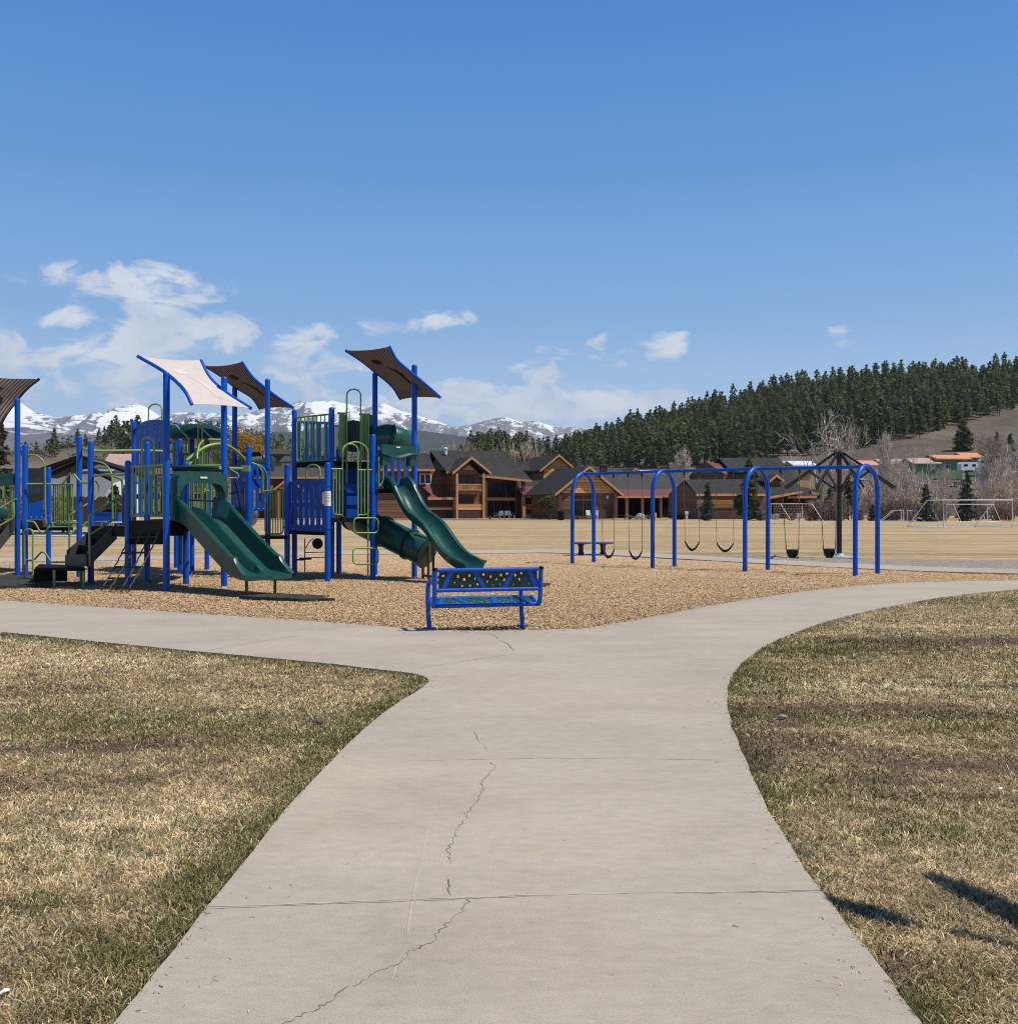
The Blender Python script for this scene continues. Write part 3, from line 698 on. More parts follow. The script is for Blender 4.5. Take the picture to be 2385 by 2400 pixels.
# ------------------------------------------------------------------ far mountains and hills
def interp(x, pts): return np.interp(x, [p[0] for p in pts], [p[1] for p in pts])
def ridged(x, y, sc, o=5):
    r = 0; a = 1; t = 0
    for i in range(o): r = r+a*(1-np.abs(2*vnoise(x+i*37, y-i*53, sc*2**i)-1)); t += a; a *= .52
    return r/t
RIDGE = [(-500, 985), (-200, 950), (0, 962), (50, 944), (66, 956), (81, 966), (128, 977), (169, 975), (206, 972), (262, 967), (300, 952), (319, 945), (341, 953), (375, 975), (412, 967), (462, 966), (519, 969), (562, 981), (600, 962), (637, 956), (680, 946), (706, 939), (737, 945), (775, 938), (806, 945), (844, 953), (870, 951), (900, 945), (937, 962), (975, 972), (1020, 986), (1062, 1000), (1100, 996), (1140, 985), (1165, 979), (1185, 977), (1200, 982), (1222, 989), (1250, 986), (1266, 990), (1297, 999), (1330, 1000), (1385, 1006), (1500, 1030), (1800, 1060)]
def range_mesh(name, ridge, d0, d1, px0, px1, nx, ny, mat, rough, back=True, low=1120):
    pxs = np.linspace(px0, px1, nx); t = np.linspace(0, 1, ny)
    PX, T = np.meshgrid(pxs, t); Y = d0+(d1-d0)*T; X = (PX-CX)/F*d1*(.25+.75*T)/1.0*1.0
    X = (PX-CX)/F*d1
    pyr = interp(PX, ridge); zr = EYE-(pyr-HZ)/F*d1
    rd = ridged(X, Y, 1/900., 6); rd2 = ridged(X+999, Y, 1/260., 5)
    prof = T**1.25
    w_ = np.sin(pi*np.clip(T, 0, 1))**.8
    Z = zr*prof+zr*rough*w_*(rd-.62)*1.5+zr*rough*.35*w_*(rd2-.6)
    Z += zr*.012*(vnoise(X, Y, 1/60.)-.5)*2*T
    Z = np.where(T < 1, np.minimum(Z, (EYE+(HZ-pyr)/F*Y)*.995), zr)
    rows = [np.stack([X, Y, Z], 2)]
    if back:
        b = rows[0][-1].copy(); b[:, 1] += 900; b[:, 2] *= .55; rows.append(b[None])
    V = np.concatenate(rows, 0); R, C = V.shape[:2]
    i, j = np.meshgrid(np.arange(C-1), np.arange(R-1)); i = i.ravel(); j = j.ravel()
    q = np.stack([j*C+i, j*C+i+1, (j+1)*C+i+1, (j+1)*C+i], 1)
    return struct(np_mesh(name, V.reshape(-1, 3), q.ravel(), 4, mat, smooth=True))
# snow and rock
m, nt, b = new_mat('snow_rock'); pos = geopos(nt)
sep = nt.nodes.new('ShaderNodeSeparateXYZ'); L(nt, pos, sep.inputs[0])
ge = nt.nodes.new('ShaderNodeNewGeometry'); sn = nt.nodes.new('ShaderNodeSeparateXYZ'); L(nt, ge.outputs['Normal'], sn.inputs[0])
mp = nt.nodes.new('ShaderNodeMapping'); L(nt, pos, mp.inputs[0]); mp.inputs['Scale'].default_value = (1/260., 1/800., 1/120.)
na = noise(nt, 1, 9, .72, mp.outputs[0], .5)
mp3 = nt.nodes.new('ShaderNodeMapping'); L(nt, pos, mp3.inputs[0]); mp3.inputs['Scale'].default_value = (1/60., 1/400., 1/26.)
nb = noise(nt, 1, 6, .7, mp3.outputs[0], .8)
hgt = mth(nt, 'DIVIDE', mth(nt, 'SUBTRACT', sep.outputs[2], 560), 480)
f = mth(nt, 'ADD', hgt, mth(nt, 'MULTIPLY_ADD', na.outputs['Fac'], 2.4, -1.2))
f = mth(nt, 'ADD', f, mth(nt, 'MULTIPLY_ADD', nb.outputs['Fac'], 3.4, -1.7))
f = mth(nt, 'ADD', f, mth(nt, 'MULTIPLY_ADD', sn.outputs[0], .9, .15))
snow = ramp(nt, f, [(.72, 0.0), (1.02, 1.0)]).outputs[0]
nr = noise(nt, .004, 6, .7, pos)
rock = ramp(nt, nr.outputs['Fac'], [(.3, (.13, .135, .15)), (.7, (.24, .225, .22))]).outputs[0]
lowf = ramp(nt, mth(nt, 'DIVIDE', sep.outputs[2], 700), [(.35, (.10, .078, .07)), (.8, (.5, .5, .5))])
rock = mixc(nt, ramp(nt, mth(nt, 'DIVIDE', sep.outputs[2], 700), [(.5, 1.0), (.95, 0.0)]).outputs[0], rock, (.105, .088, .085))
c = mixc(nt, snow, rock, (.82, .83, .85)); L(nt, c, b.inputs['Base Color']); b.inputs['Roughness'].default_value = .9; b.inputs['Specular IOR Level'].default_value = .05
bump(nt, b, nb.outputs['Fac'], .7, 30)
range_mesh('snow_mountains', RIDGE, 6600, 9600, -600, 1850, 620, 90, 'snow_rock', .55)
# lower slopes on the left, half wooded, patches of snow
m, nt, b = new_mat('slope_scrub'); pos = geopos(nt)
sep = nt.nodes.new('ShaderNodeSeparateXYZ'); L(nt, pos, sep.inputs[0])
mp = nt.nodes.new('ShaderNodeMapping'); L(nt, pos, mp.inputs[0]); mp.inputs['Scale'].default_value = (1/350., 1/900., 1/60.)
na = noise(nt, 1, 8, .7, mp.outputs[0], .6); nb = noise(nt, .02, 5, .8, pos)
c = ramp(nt, na.outputs['Fac'], [(.3, (.06, .06, .066)), (.5, (.11, .10, .10)), (.7, (.15, .13, .125))]).outputs[0]
c = mixc(nt, .7, c, ramp(nt, nb.outputs['Fac'], [(.3, .6), (.7, 1.3)]).outputs[0], 'MULTIPLY')
h2 = mth(nt, 'DIVIDE', mth(nt, 'SUBTRACT', sep.outputs[2], 480), 320)
sn_ = ramp(nt, mth(nt, 'ADD', mth(nt, 'MULTIPLY', na.outputs['Fac'], 1.25), h2), [(.86, 0.0), (.98, .9)]).outputs[0]
c = mixc(nt, sn_, c, (.74, .75, .78))
L(nt, c, b.inputs['Base Color']); b.inputs['Roughness'].default_value = .95; b.inputs['Specular IOR Level'].default_value = .05
SL = [(-500, 1000), (-100, 985), (40, 976), (100, 1000), (160, 1012), (220, 1017), (280, 1016), (340, 1014), (400, 1012), (480, 1016), (560, 1024), (640, 1030), (760, 1040), (900, 1070)]
range_mesh('mountain_slopes', SL, 4800, 7600, -600, 900, 300, 60, 'slope_scrub', .4)
m, nt, b = new_mat('far_forest'); pos = geopos(nt)
na = noise(nt, .03, 6, .75, pos)
c = ramp(nt, na.outputs['Fac'], [(.3, (.022, .028, .026)), (.7, (.055, .06, .045))]).outputs[0]
L(nt, c, b.inputs['Base Color']); b.inputs['Roughness'].default_value = .95; b.inputs['Specular IOR Level'].default_value = .05
FR = [(560, 1060), (600, 1030), (640, 1012), (690, 1012), (740, 1004), (800, 997), (850, 999), (900, 1003), (950, 1006), (1000, 1011), (1060, 1019), (1130, 1030), (1200, 1038), (1300, 1050), (1450, 1090)]
range_mesh('forested_ridge', FR, 4000, 5400, 540, 1500, 320, 40, 'far_forest', .25)

def hill_mesh(name, ridge, d0, d1, px0, px1, st, mat, p=1.15, und=.05, beyond=200):
    """a hill from flat ground at d0 to its ridge at d1; ridge = (px, py) seen at d1"""
    x0, x1 = X_at(px0, d1), X_at(px1, d1)
    xs = np.arange(x0, x1, st); ys = np.arange(d0, d1+beyond, st); X, Y = np.meshgrid(xs, ys)
    def zf(X, Y):
        zr = np.maximum(EYE-(interp(X/d1*F+CX, ridge)-HZ)/F*d1, 0.0)
        t = np.clip((Y-d0)/(d1-d0), 0, 1); b = np.clip((Y-d1)/beyond, 0, 1)
        tt = t**p; tt = tt*(1-.0)+0; z = zr*tt*(1-.5*b*b)
        return z+(fbm(X, Y, 1/45., 4)-.5)*zr*und*np.sin(pi*np.clip(t, 0, 1))*2-.3*(t <= 0)
    Z = zf(X, Y); C = len(xs); R = len(ys)
    i, j = np.meshgrid(np.arange(C-1), np.arange(R-1)); i = i.ravel(); j = j.ravel()
    q = np.stack([j*C+i, j*C+i+1, (j+1)*C+i+1, (j+1)*C+i], 1)
    struct(np_mesh(name, np.stack([X, Y, Z], 2).reshape(-1, 3), q.ravel(), 4, mat, smooth=True))
    return zf
m, nt, b = new_mat('hill_soil'); pos = geopos(nt)
na = noise(nt, .03, 6, .7, pos, .4); nb = noise(nt, .5, 5, .8, pos)
c = ramp(nt, na.outputs['Fac'], [(.3, (.088, .072, .055)), (.5, (.138, .113, .087)), (.7, (.20, .165, .128))]).outputs[0]
c = mixc(nt, .8, c, ramp(nt, nb.outputs['Fac'], [(.3, .62), (.7, 1.25)]).outputs[0], 'MULTIPLY')
L(nt, c, b.inputs['Base Color']); b.inputs['Roughness'].default_value = .95; b.inputs['Specular IOR Level'].default_value = .05
bump(nt, b, nb.outputs['Fac'], .8, .8)
HR = [(980, 1191), (1040, 1140), (1085, 1092), (1110, 1075), (1150, 1062), (1200, 1066), (1250, 1082), (1290, 1090), (1310, 1082), (1350, 1066), (1450, 1038), (1550, 1009), (1650, 983), (1750, 958), (1850, 934), (1950, 923), (2050, 912), (2150, 902), (2250, 900), (2385, 890), (2700, 884)]
hill_z = hill_mesh('pine_hill', HR, 215, 620, 960, 2750, 9, 'hill_soil', 1.25)
LR = [(-500, 1075), (0, 1072), (60, 1068), (110, 1056), (150, 1047), (180, 1054), (230, 1052), (300, 1036), (360, 1022), (430, 1012), (500, 1016), (560, 1028), (620, 1040), (680, 1048), (760, 1066), (900, 1085), (1060, 1092), (1150, 1150), (1200, 1191)]
lhill_z = hill_mesh('scrub_hill', LR, 190, 640, -560, 1210, 9, 'hill_soil', 1.2)

# ------------------------------------------------------------------ trees
class Leaf:
    def __init__(s): s.V = []; s.T = []
    def clump(s, c, r, n, rng, flat=.6, size=.5, droop=0.0, out=None):
        c = np.asarray(c); d = rng.normal(size=(n, 3)); d /= np.linalg.norm(d, axis=1)[:, None]
        rr = r*rng.random(n)[:, None]**.5; p = c+d*rr*np.array([1, 1, flat])
        a = rng.normal(size=(n, 3)); a[:, 2] *= .5
        if out is not None: a += np.asarray(out)*1.2
        a /= np.linalg.norm(a, axis=1)[:, None]; b = np.cross(a, rng.normal(size=(n, 3))); b /= np.linalg.norm(b, axis=1)[:, None]
        sz = size*(.6+.8*rng.random(n))[:, None]
        tri = np.stack([p-a*sz*.5-b*sz*.28, p+a*sz*.7-np.array([0, 0, droop])*sz, p-a*sz*.3+b*sz*.34], 1)
        t = np.clip(rng.random()*.75+.12+.13*rng.normal(size=n), 0, 1)
        s.V.append(tri.reshape(-1, 3)); s.T.append(np.repeat(t, 3))
    def arrays(s): return np.concatenate(s.V), np.concatenate(s.T)
def pine_arrays(seed, H=15, R=3.0, base=.22, whorls=11, per=5, cl=9, size=.9, taper=.75, flat=.6, rnd=.35):
    rng = np.random.default_rng(seed); lf = Leaf(); gap = rng.random()*6
    for i in range(whorls):
        t = i/(whorls-1); h = H*(base+(1-base)*t)
        r = R*((1-t)**taper*.92+.08)*(.75+.5*rng.random())
        if t < .15: r *= .75+.3*rng.random()
        k = max(2, int(per*(1-t*.55)+rng.random()))
        a0 = rng.random()*6.28
        for j in range(k):
            if rng.random() < .12: continue
            a = a0+2*pi*j/k+rng.normal()*.3; o = np.array([cos(a), sin(a), -.12])
            rr = r*(.7+.5*rng.random())
            for f in ((.45, .75, 1.0) if rr > 1.4 else (.55, 1.0)):
                c = np.array([cos(a)*rr*f*.9, sin(a)*rr*f*.9, h-.1*rr*f+rng.normal()*.25])
                lf.clump(c, .33*R*(1-.35*t)*(1.15-.35*f), cl, rng, flat, size, .25, o)
    for q in (.90, .94, .98): lf.clump((0, 0, H*q), .32*(1.35-q)*2.2, cl, rng, 1.5, size*.62)
    return lf.arrays()
def make_tree(name, arr, H, r0, mat, bark, label, cat, group, lean=0, seed=1, snags=0):
    t = thing(name, (0, 0, 0), label, cat, group)
    V, T = arr
    np_mesh('crown', V, np.arange(len(V)), 3, mat, T, 'tint', parent=t, origin=(0, 0, 0))
    rnd = random.Random(seed); mb = MB()
    mb.tube([(0, 0, -.5), (lean*.3, 0, H*.35), (lean*.6, .05, H*.7), (lean, 0, H*.97)], [r0, r0*.8, r0*.5, .03], 7)
    for k in range(snags):
        h = H*rnd.uniform(.12, .5); a = rnd.random()*6.28; l = rnd.uniform(.6, 1.6)
        mb.tube([(0, 0, h), (cos(a)*l, sin(a)*l, h+l*.1)], [.05, .02], 4)
    mb.build('trunk', bark, t, origin=(0, 0, 0))
    return t
# --- the pine forest
GP = 'pines covering the hillside'
LP_ = 'dark green pine among the dense forest covering the hillside'
protos = [make_tree('pine_tree', pine_arrays(s, H, R, b_, wh, pr, 8, sz, tp), H, .28, 'pine_needles', 'trunk_bark', LP_, 'tree', GP, 0, s, 3)
          for s, H, R, b_, wh, pr, sz, tp in ((1, 15, 3.0, .2, 12, 5, 1.0, .75), (2, 17, 3.3, .28, 12, 5, 1.05, .62), (3, 12.5, 2.9, .1, 10, 5, 1.0, .9), (4, 16, 2.8, .34, 11, 5, 1.0, .55), (5, 18.5, 3.3, .4, 11, 5, 1.1, .58))]
LOW = [(1060, 1092), (1300, 1092), (1500, 1096), (1600, 1092), (1750, 1088), (1850, 1070), (1950, 1054), (2050, 1040), (2150, 1022), (2200, 1010), (2300, 976), (2385, 956), (2500, 935)]
rng = np.random.default_rng(5); cand = []
cell = {}
for _ in range(42000):
    Y = 300+350*rng.random(); X = X_at(1040, Y)+rng.random()*(X_at(2470, Y)-X_at(1040, Y))
    z = float(hill_z(np.array([X]), np.array([Y]))[0]); px = X/Y*F+CX; py = HZ-(z-EYE)/Y*F
    low = np.interp(px, [p[0] for p in LOW], [p[1] for p in LOW])
    if py > low+rng.normal()*3: continue
    if 1740 < px < 1990 and py > 1015 and rng.random() < .45: continue
    if 1300 < px < 1560 and py > 1062 and rng.random() < .5: continue
    if 2080 < px < 2140 and 960 < py < 985: continue
    if px < 1300 and z < 8: continue
    k = (int(X//5), int(Y//5)); ok = True
    for a in (-1, 0, 1):
        for b_ in (-1, 0, 1):
            for (x2, y2) in cell.get((k[0]+a, k[1]+b_), ()):
                if (x2-X)**2+(y2-Y)**2 < (3.7 if Y < 480 else 4.3)**2: ok = False
    if not ok: continue
    cell.setdefault(k, []).append((X, Y)); cand.append((X, Y, z, px, py))
# far edge of the hill keeps a ragged line of taller trees; the nearest 295 stand as trees of their own
cand.sort(key=lambda c: c[1])
near = [c for c in cand][:295]; rest = cand[295:]
for i, (X, Y, z, px, py) in enumerate(near):
    o = protos[i] if i < 5 else copy_tree(protos[int(rng.integers(0, 5))], (0, 0, 0))
    o.location = (X, Y, z-.1); o.rotation_euler = (0, 0, rng.random()*6.28); s_ = .50+.42*rng.random(); o.scale = (s_*(.9+.25*rng.random()), s_*(.9+.25*rng.random()), s_)
AR = [pine_arrays(s, H, R, b_, 10, 4, 7, 1.2, tp, .65) for s, H, R, b_, tp in ((21, 15, 3.2, .2, .75), (22, 17, 3.5, .3, .6), (23, 12, 3.1, .12, .9), (24, 18.5, 3.1, .4, .58), (25, 14, 3.6, .28, .55))]
VV, TT = [], []; trm = MB()
for i, (X, Y, z, px, py) in enumerate(rest):
    V, T = AR[rng.integers(0, 5)]; a = rng.random()*6.28; s_ = .46+.52*rng.random()
    R_ = np.array([[cos(a), -sin(a), 0], [sin(a), cos(a), 0], [0, 0, 1]])
    VV.append(V@R_.T*s_+np.array([X, Y, z])); TT.append(np.clip(T*.75+.5*rng.random()-.15, 0, 1))
    if i % 2 == 0: trm.tube([(X, Y, z-.3), (X, Y, z+8*s_)], [.22, .1], 4)
o = np_mesh('pine_forest', np.concatenate(VV), np.arange(sum(len(v) for v in VV)), 3, 'pine_needles', np.concatenate(TT), 'tint')
tag(o, 'dense dark pine forest running up to the ridge of the hill', 'forest', kind='stuff')
o2 = trm.build('pine_forest_trunks', 'trunk_bark', smooth=False); o2.parent = o; o2.name = 'trunks'
print('pines', len(near), len(rest))
def place(o, px, py, d, label=None, rz=None, sc=1.0, zf=None):
    x = X_at(px, d); z = Z_at(py, d) if zf is None else float(zf(np.array([x]), np.array([d]))[0])-.1
    return copy_tree(o, (x, d, z), rng.random()*6.28 if rz is None else rz, sc, label)
# --- single pines on slopes
ys_ = np.arange(240, 500, 2.0); iy = float(ys_[np.argmin(np.abs(HZ-(hill_z((2257-CX)/F*ys_, ys_)-EYE)/ys_*F-1056))]); ih = 70/F*iy
iso = make_tree('pine_tree', pine_arrays(201, ih, ih*.33, .1, 14, 7, 15, 1.0, .55, .5), ih, .3, 'pine_needles', 'trunk_bark', 'lone bushy pine on the bare slope above the green houses', 'tree', None, 0, 4, 0); iso.location = (X_at(2257, iy), iy, float(hill_z(np.array([X_at(2257, iy)]), np.array([iy]))[0])-.1)
for px, d, s_, lb in ((2368, 330, .8, 'dark pine on the bare slope at the right edge of the photo'), (2335, 345, .7, 'small pine beside the bare slope near the right edge')):
    t = place(protos[0], px, 0, d, lb, sc=s_, zf=hill_z); del t['group']
LPG = 'scattered pines on the scrub hill'
for px, d, s_ in ((232, 520, .5), (245, 500, .6), (254, 520, .6), (262, 480, .75), (272, 500, .8), (281, 470, .9), (290, 460, 1.0), (300, 450, 1.05), (309, 440, 1.1), (322, 450, 1.0), (340, 460, .9), (365, 500, .8), (386, 520, .7), (404, 500, .8), (440, 560, .7), (470, 560, .7), (500, 520, .9), (512, 500, .9), (540, 520, .7), (612, 430, .9), (620, 420, 1.05), (628, 430, .9), (641, 500, .8), (650, 480, .85), (661, 500, .8), (676, 470, .9), (686, 480, .8), (720, 500, .7), (745, 500, .8), (60, 560, .5), (85, 570, .5), (110, 560, .5), (128, 560, .55), (182, 560, .6), (200, 560, .5)):
    t = place(protos[(px*7) % 5], px, 0, d, 'dark pine scattered on the brown scrub hill behind the playground', sc=s_, zf=lhill_z); t['group'] = LPG
for px, d, s_ in ((128, 420, .7), (122, 430, .5)):
    t = place(protos[1], px, 0, d, 'dark pine scattered on the brown scrub hill behind the playground', sc=s_, zf=lhill_z); t['group'] = LPG

# --- spruces near the lodge and beyond the field
def spruce(label, px, pyt, pyb, d, wpx, mat, seed, shape=1.0, base=.03, **kw):
    H = Z_at(pyt, d)-Z_at(pyb, d); R = wpx/2/F*d
    arr = pine_arrays(seed, H, R, base, 15, 8, 13, .17*H**.5*.75, .8*shape, .5)
    t = make_tree('spruce_tree' if mat != 'olive_needles' else 'pine_tree', arr, H, .02*H, mat, 'trunk_bark', label, 'tree', None, 0, seed, 0)
    t.location = (X_at(px, d), d, Z_at(pyb, d)); return t
spruce('small full spruce standing before the right lodge wall, between the swing chains', 1658, 1140, 1219, 134, 40, 'spruce_needles', 31, 1.0)
spruce('tall pine with open olive crown in front of the lodge, behind third swing arch', 1754, 1083, 1218, 138, 62, 'olive_needles', 32, .75, .12)
spruce('low blue spruce at the foot of the tall lodge pine', 1774, 1172, 1218, 134, 40, 'spruce_needles', 33, .8)
spruce('blue spruce at the right end of the lodge, left of the black shade pole', 1944, 1150, 1217, 136, 40, 'spruce_needles', 34, .9)
spruce('slim yellowish pine just right of the black shade pole', 1987, 1120, 1220, 140, 36, 'olive_needles', 35, .6, .28)
spruce('tiny dark spruce right of the fourth swing arch', 2045, 1186, 1222, 132, 22, 'spruce_needles', 36)
spruce('ragged dark spruce behind the small soccer goals', 2170, 1142, 1223, 126, 46, 'spruce_needles', 37, .9)
spruce('dark spruce rising behind the crossbar of the big soccer goal', 2266, 1112, 1222, 128, 50, 'spruce_needles', 38, .8, .06)
spruce('brown-tinged spruce at the left edge behind the brown sail', -4, 985, 1165, 75, 66, 'brown_needles', 39, .7)
# small round-crowned pine by the lodge
arrs = Leaf(); rg = np.random.default_rng(77); d_ = 142; sc_ = d_/F
for k in range(70):
    a = rg.random()*6.28; e = rg.random()
    arrs.clump((cos(a)*1.28*e**.5, sin(a)*1.28*e**.5, 1.55+1.75*rg.random()*(1-.35*e)+.1), .32, 14, rg, .7, .30)
t = make_tree('pine_tree', arrs.arrays(), 3.0, .09, 'olive_needles', 'trunk_bark', 'small round-crowned olive pine in front of the red-roofed porch', 'tree', None, .1, 3, 5)
t.location = (X_at(1287, d_), d_, Z_at(1218, d_))

# --- bare trees
def bare_mb(seed, H, spread, levels=5, r0=.22, kids=(2, 4), upward=.35, rmin=.03, start=.2):
    rnd = random.Random(seed); mb = MB()
    def branch(p, d, ln, r, lv):
        n = 3 if lv else 2; pts = [p]; q = p.copy(); dd = d.copy()
        for i in range(n):
            dd = (dd+Vector((rnd.gauss(0, .16), rnd.gauss(0, .16), rnd.gauss(0, .1)+upward*.12))).normalized()
            q = q+dd*(ln/n); pts.append(q.copy())
        rr = [max(rmin*.6, r*(1-.55*i/n)) for i in range(n+1)]
        mb.tube(pts, rr, 6 if r > .1 else 3, cap=False)
        if lv <= 0: return
        k = rnd.randint(*kids)
        for j in range(k):
            t = rnd.uniform(.35, 1.0) if j else 1.0
            s = pts[min(n, max(1, int(round(t*n))))]
            ax = dd.orthogonal().normalized(); ax.rotate(Quaternion(dd, rnd.random()*6.28))
            nd = (dd*.7+ax*spread*1.5*rnd.uniform(.5, 1.2)+Vector((0, 0, upward*.4))).normalized()
            branch(s, nd, ln*rnd.uniform(.66, .92), max(rmin, r*rnd.uniform(.42, .6)), lv-1)
    branch(Vector((0, 0, -.2)), Vector((rnd.gauss(0, .05), rnd.gauss(0, .05), 1)).normalized(), H*start, r0, levels)
    return mb
def fit(mb, H, W):
    z = max(v[2] for v in mb.v); xx = sorted(abs(v[0]) for v in mb.v); w_ = xx[int(len(xx)*.985)]
    mb.v = [(v[0]*W/2/w_, v[1]*W/2/w_, v[2]*H/z if v[2] > 0 else v[2]) for v in mb.v]; return mb
def bare(label, px, pyt, pyb, d, wpx, bark, seed, name='bare_tree', group=None, cat='tree', **kw):
    H = Z_at(pyt, d)-Z_at(pyb, d); W = wpx/F*d
    mb = fit(bare_mb(seed, H, kw.pop('spread', .55), **kw), H, W)
    loc = (X_at(px, d), d, Z_at(pyb, d))
    t = thing(name, loc, label, cat, group)
    k = 3*4*3 if False else 0
    mb.build('branches', bark, t, origin=(0, 0, 0), smooth=False, fixn=False)
    return t
BG = 'bare cottonwoods behind the lodge roofs'
bare('broad pale cottonwood behind the lodge roofs, in front of the small wooded knoll', 1215, 1016, 1160, 205, 66, 'tan_bark', 41, levels=6, upward=.45, rmin=.05, spread=.4)
bare('pale cottonwood left of the broadest one behind the lodge roofs', 1182, 1028, 1160, 210, 50, 'tan_bark', 42, levels=5, upward=.5, rmin=.05, spread=.4)
bare('pale cottonwood at the right end of the group behind the lodge roofs', 1246, 1026, 1160, 212, 46, 'tan_bark', 43, levels=5, upward=.5, rmin=.05, spread=.4)
for i, (px, pt, wd) in enumerate(((1004, 1055, 40), (1030, 1046, 40), (1056, 1028, 44), (1080, 1022, 46), (1104, 1034, 40), (1130, 1050, 34), (985, 1064, 30))):
    t = bare('thin tan bare tree in the row above the lodge roof ridge', px, pt, 1150, 230, wd, 'tan_bark', 50+i, levels=5, upward=.6, rmin=.045, spread=.35, group='thin tan bare trees above the lodge ridge')
bare('pale fan-shaped bare tree rising behind the swing beam left of the dark lodge roof', 1590, 1044, 1150, 195, 70, 'grey_bark', 61, levels=6, upward=.3, rmin=.045, spread=.5)
bare('slim pale sapling right of the fan-shaped bare tree behind the swings', 1640, 1060, 1150, 190, 22, 'grey_bark', 62, levels=4, upward=.7, rmin=.04, spread=.35)
bare('small pale bare tree left of the upper lodge gable', 1668, 1066, 1150, 190, 36, 'grey_bark', 63, levels=4, upward=.4, rmin=.04)
bare('huge rounded bare cottonwood right of the dark lodge roof', 1928, 962, 1215, 165, 155, 'grey_bark', 64, levels=6, upward=.22, rmin=.055, spread=.62, r0=.6, start=.3, kids=(2, 3))
bare('tall bare cottonwood with an upright leader behind the black shade frame', 1985, 945, 1215, 172, 100, 'grey_bark', 65, levels=6, upward=.5, rmin=.05, spread=.5, r0=.55, start=.32, kids=(2, 3))
bare('narrow bare tree between shade frame and green houses', 2066, 1000, 1216, 160, 66, 'grey_bark', 66, levels=6, upward=.5, rmin=.04, spread=.4)
bare('round-headed bare tree in front of the tan house roofs', 2150, 1018, 1218, 158, 88, 'grey_bark', 67, levels=6, upward=.25, rmin=.05, spread=.6, r0=.5, start=.36, kids=(2, 3))
bare('grey bare tree left of the round-headed one beyond the small goals', 2112, 1060, 1218, 150, 70, 'grey_bark', 68, levels=6, upward=.4, rmin=.04, spread=.5)
bare('wide pinkish bare tree above the big soccer goal', 2310, 1005, 1180, 170, 100, 'brush_bark', 69, levels=6, upward=.25, rmin=.04, spread=.6, start=.3)
bare('pale bare tree right of the green houses', 2348, 1040, 1200, 160, 70, 'grey_bark', 70, levels=6, upward=.3, rmin=.04, spread=.55)
bare('bare leafless tree on the slope by the house behind the swings', 1700, 1078, 1150, 195, 30, 'grey_bark', 71, levels=4, upward=.4, rmin=.04)
# golden willow
d_ = 185; H = Z_at(996, d_)-Z_at(1120, d_); mb = fit(bare_mb(81, H, .5, 6, .5, (3, 4), .25, .03, .3), H, 118/F*d_)
W_ = 64/F*d_
t = thing('willow_tree', (X_at(556, d_), d_, Z_at(1120, d_)), 'rounded golden willow glowing behind the playground posts', 'tree')
mb.build('branches', 'willow_bark', t, origin=(0, 0, 0), smooth=False, fixn=False)
lf = Leaf(); rg = np.random.default_rng(9)
for k in range(900):
    dv = rg.normal(size=3); dv /= np.linalg.norm(dv); rr = (.55+.45*rg.random())
    lf.clump((dv[0]*rr*W_, dv[1]*rr*W_, H*.46+dv[2]*rr*H*.5), .7, 16, rg, 1, .3, .1, (dv[0]*.6, dv[1]*.6, .5))
foliage('willow_twigs', (.26, .14, .03), (.50, .30, .075), .3)
V, T = lf.arrays(); np_mesh('twigs', V, np.arange(len(V)), 3, 'willow_twigs', T, 'tint', parent=t, origin=(0, 0, 0))
# brush thicket beyond the field
BRG = 'leafless brush thicket along the far side of the field'
def brush_proto(seed, n, H):
    rnd = random.Random(seed); mb = MB()
    for i in range(n):
        a = rnd.random()*6.28; r = rnd.random()*1.6; b0 = Vector((cos(a)*r*.5, sin(a)*r*.5, -.1)); ln = H*rnd.uniform(.5, 1)
        d = Vector((cos(a)*.35*rnd.random(), sin(a)*.35*rnd.random(), 1)); p = b0
        pts = [p]
        for k in range(3):
            d = (d+Vector((rnd.gauss(0, .16), rnd.gauss(0, .16), 0))).normalized(); p = p+d*ln/3; pts.append(p)
        mb.tube(pts, [.05, .04, .03, .02], 3, cap=False)
        for j in range(7):
            s = pts[1]+(pts[3]-pts[1])*rnd.random(); q = s+Vector((rnd.gauss(0, .5), rnd.gauss(0, .5), rnd.uniform(.2, .9)))*ln*.25
            mb.tube([s, (s+q)/2+Vector((0, 0, .08)), q], [.03, .022, .015], 3, cap=False)
    return mb
bps = []
for i, (bk, n, H) in enumerate((('brush_bark', 42, 3.6), ('shrub_twig', 42, 3.2), ('grey_bark', 32, 4.4), ('red_bark', 34, 2.4))):
    t = thing('brush_shrub', (0, 0, 0), 'tangled leafless shrub in the brush thicket beyond the soccer field', 'shrub', BRG)
    brush_proto(90+i, n, H).build('stems', bk, t, origin=(0, 0, 0), smooth=False, fixn=False); bps.append(t)
cnt = 0
for row, (d0, py) in enumerate(((135, 1219), (143, 1216), (152, 1210), (164, 1200), (178, 1190), (192, 1178))):
    for k in range(15 if row < 4 else 12):
        px = 1905+k*(36 if row < 4 else 45)+rng.normal()*9
        if px > 2440: continue
        if 2205 < px < 2250 and row in (2, 3): continue
        d = d0+rng.normal()*2; q = (0, 1, 1, 0, 2, 0, 3, 1, 0)[rng.integers(0, 9)]; s_ = .46+.52*rng.random()
        zz = float(hill_z(np.array([X_at(px, d)]), np.array([d]))[0]) if d > 215 else Z_at(py, d)
        o = bps[q] if cnt == 0 and False else copy_tree(bps[q], (X_at(px, d), d, max(zz, -.06)), rng.random()*6.28, (s_*1.1, s_*1.1, s_)); cnt += 1
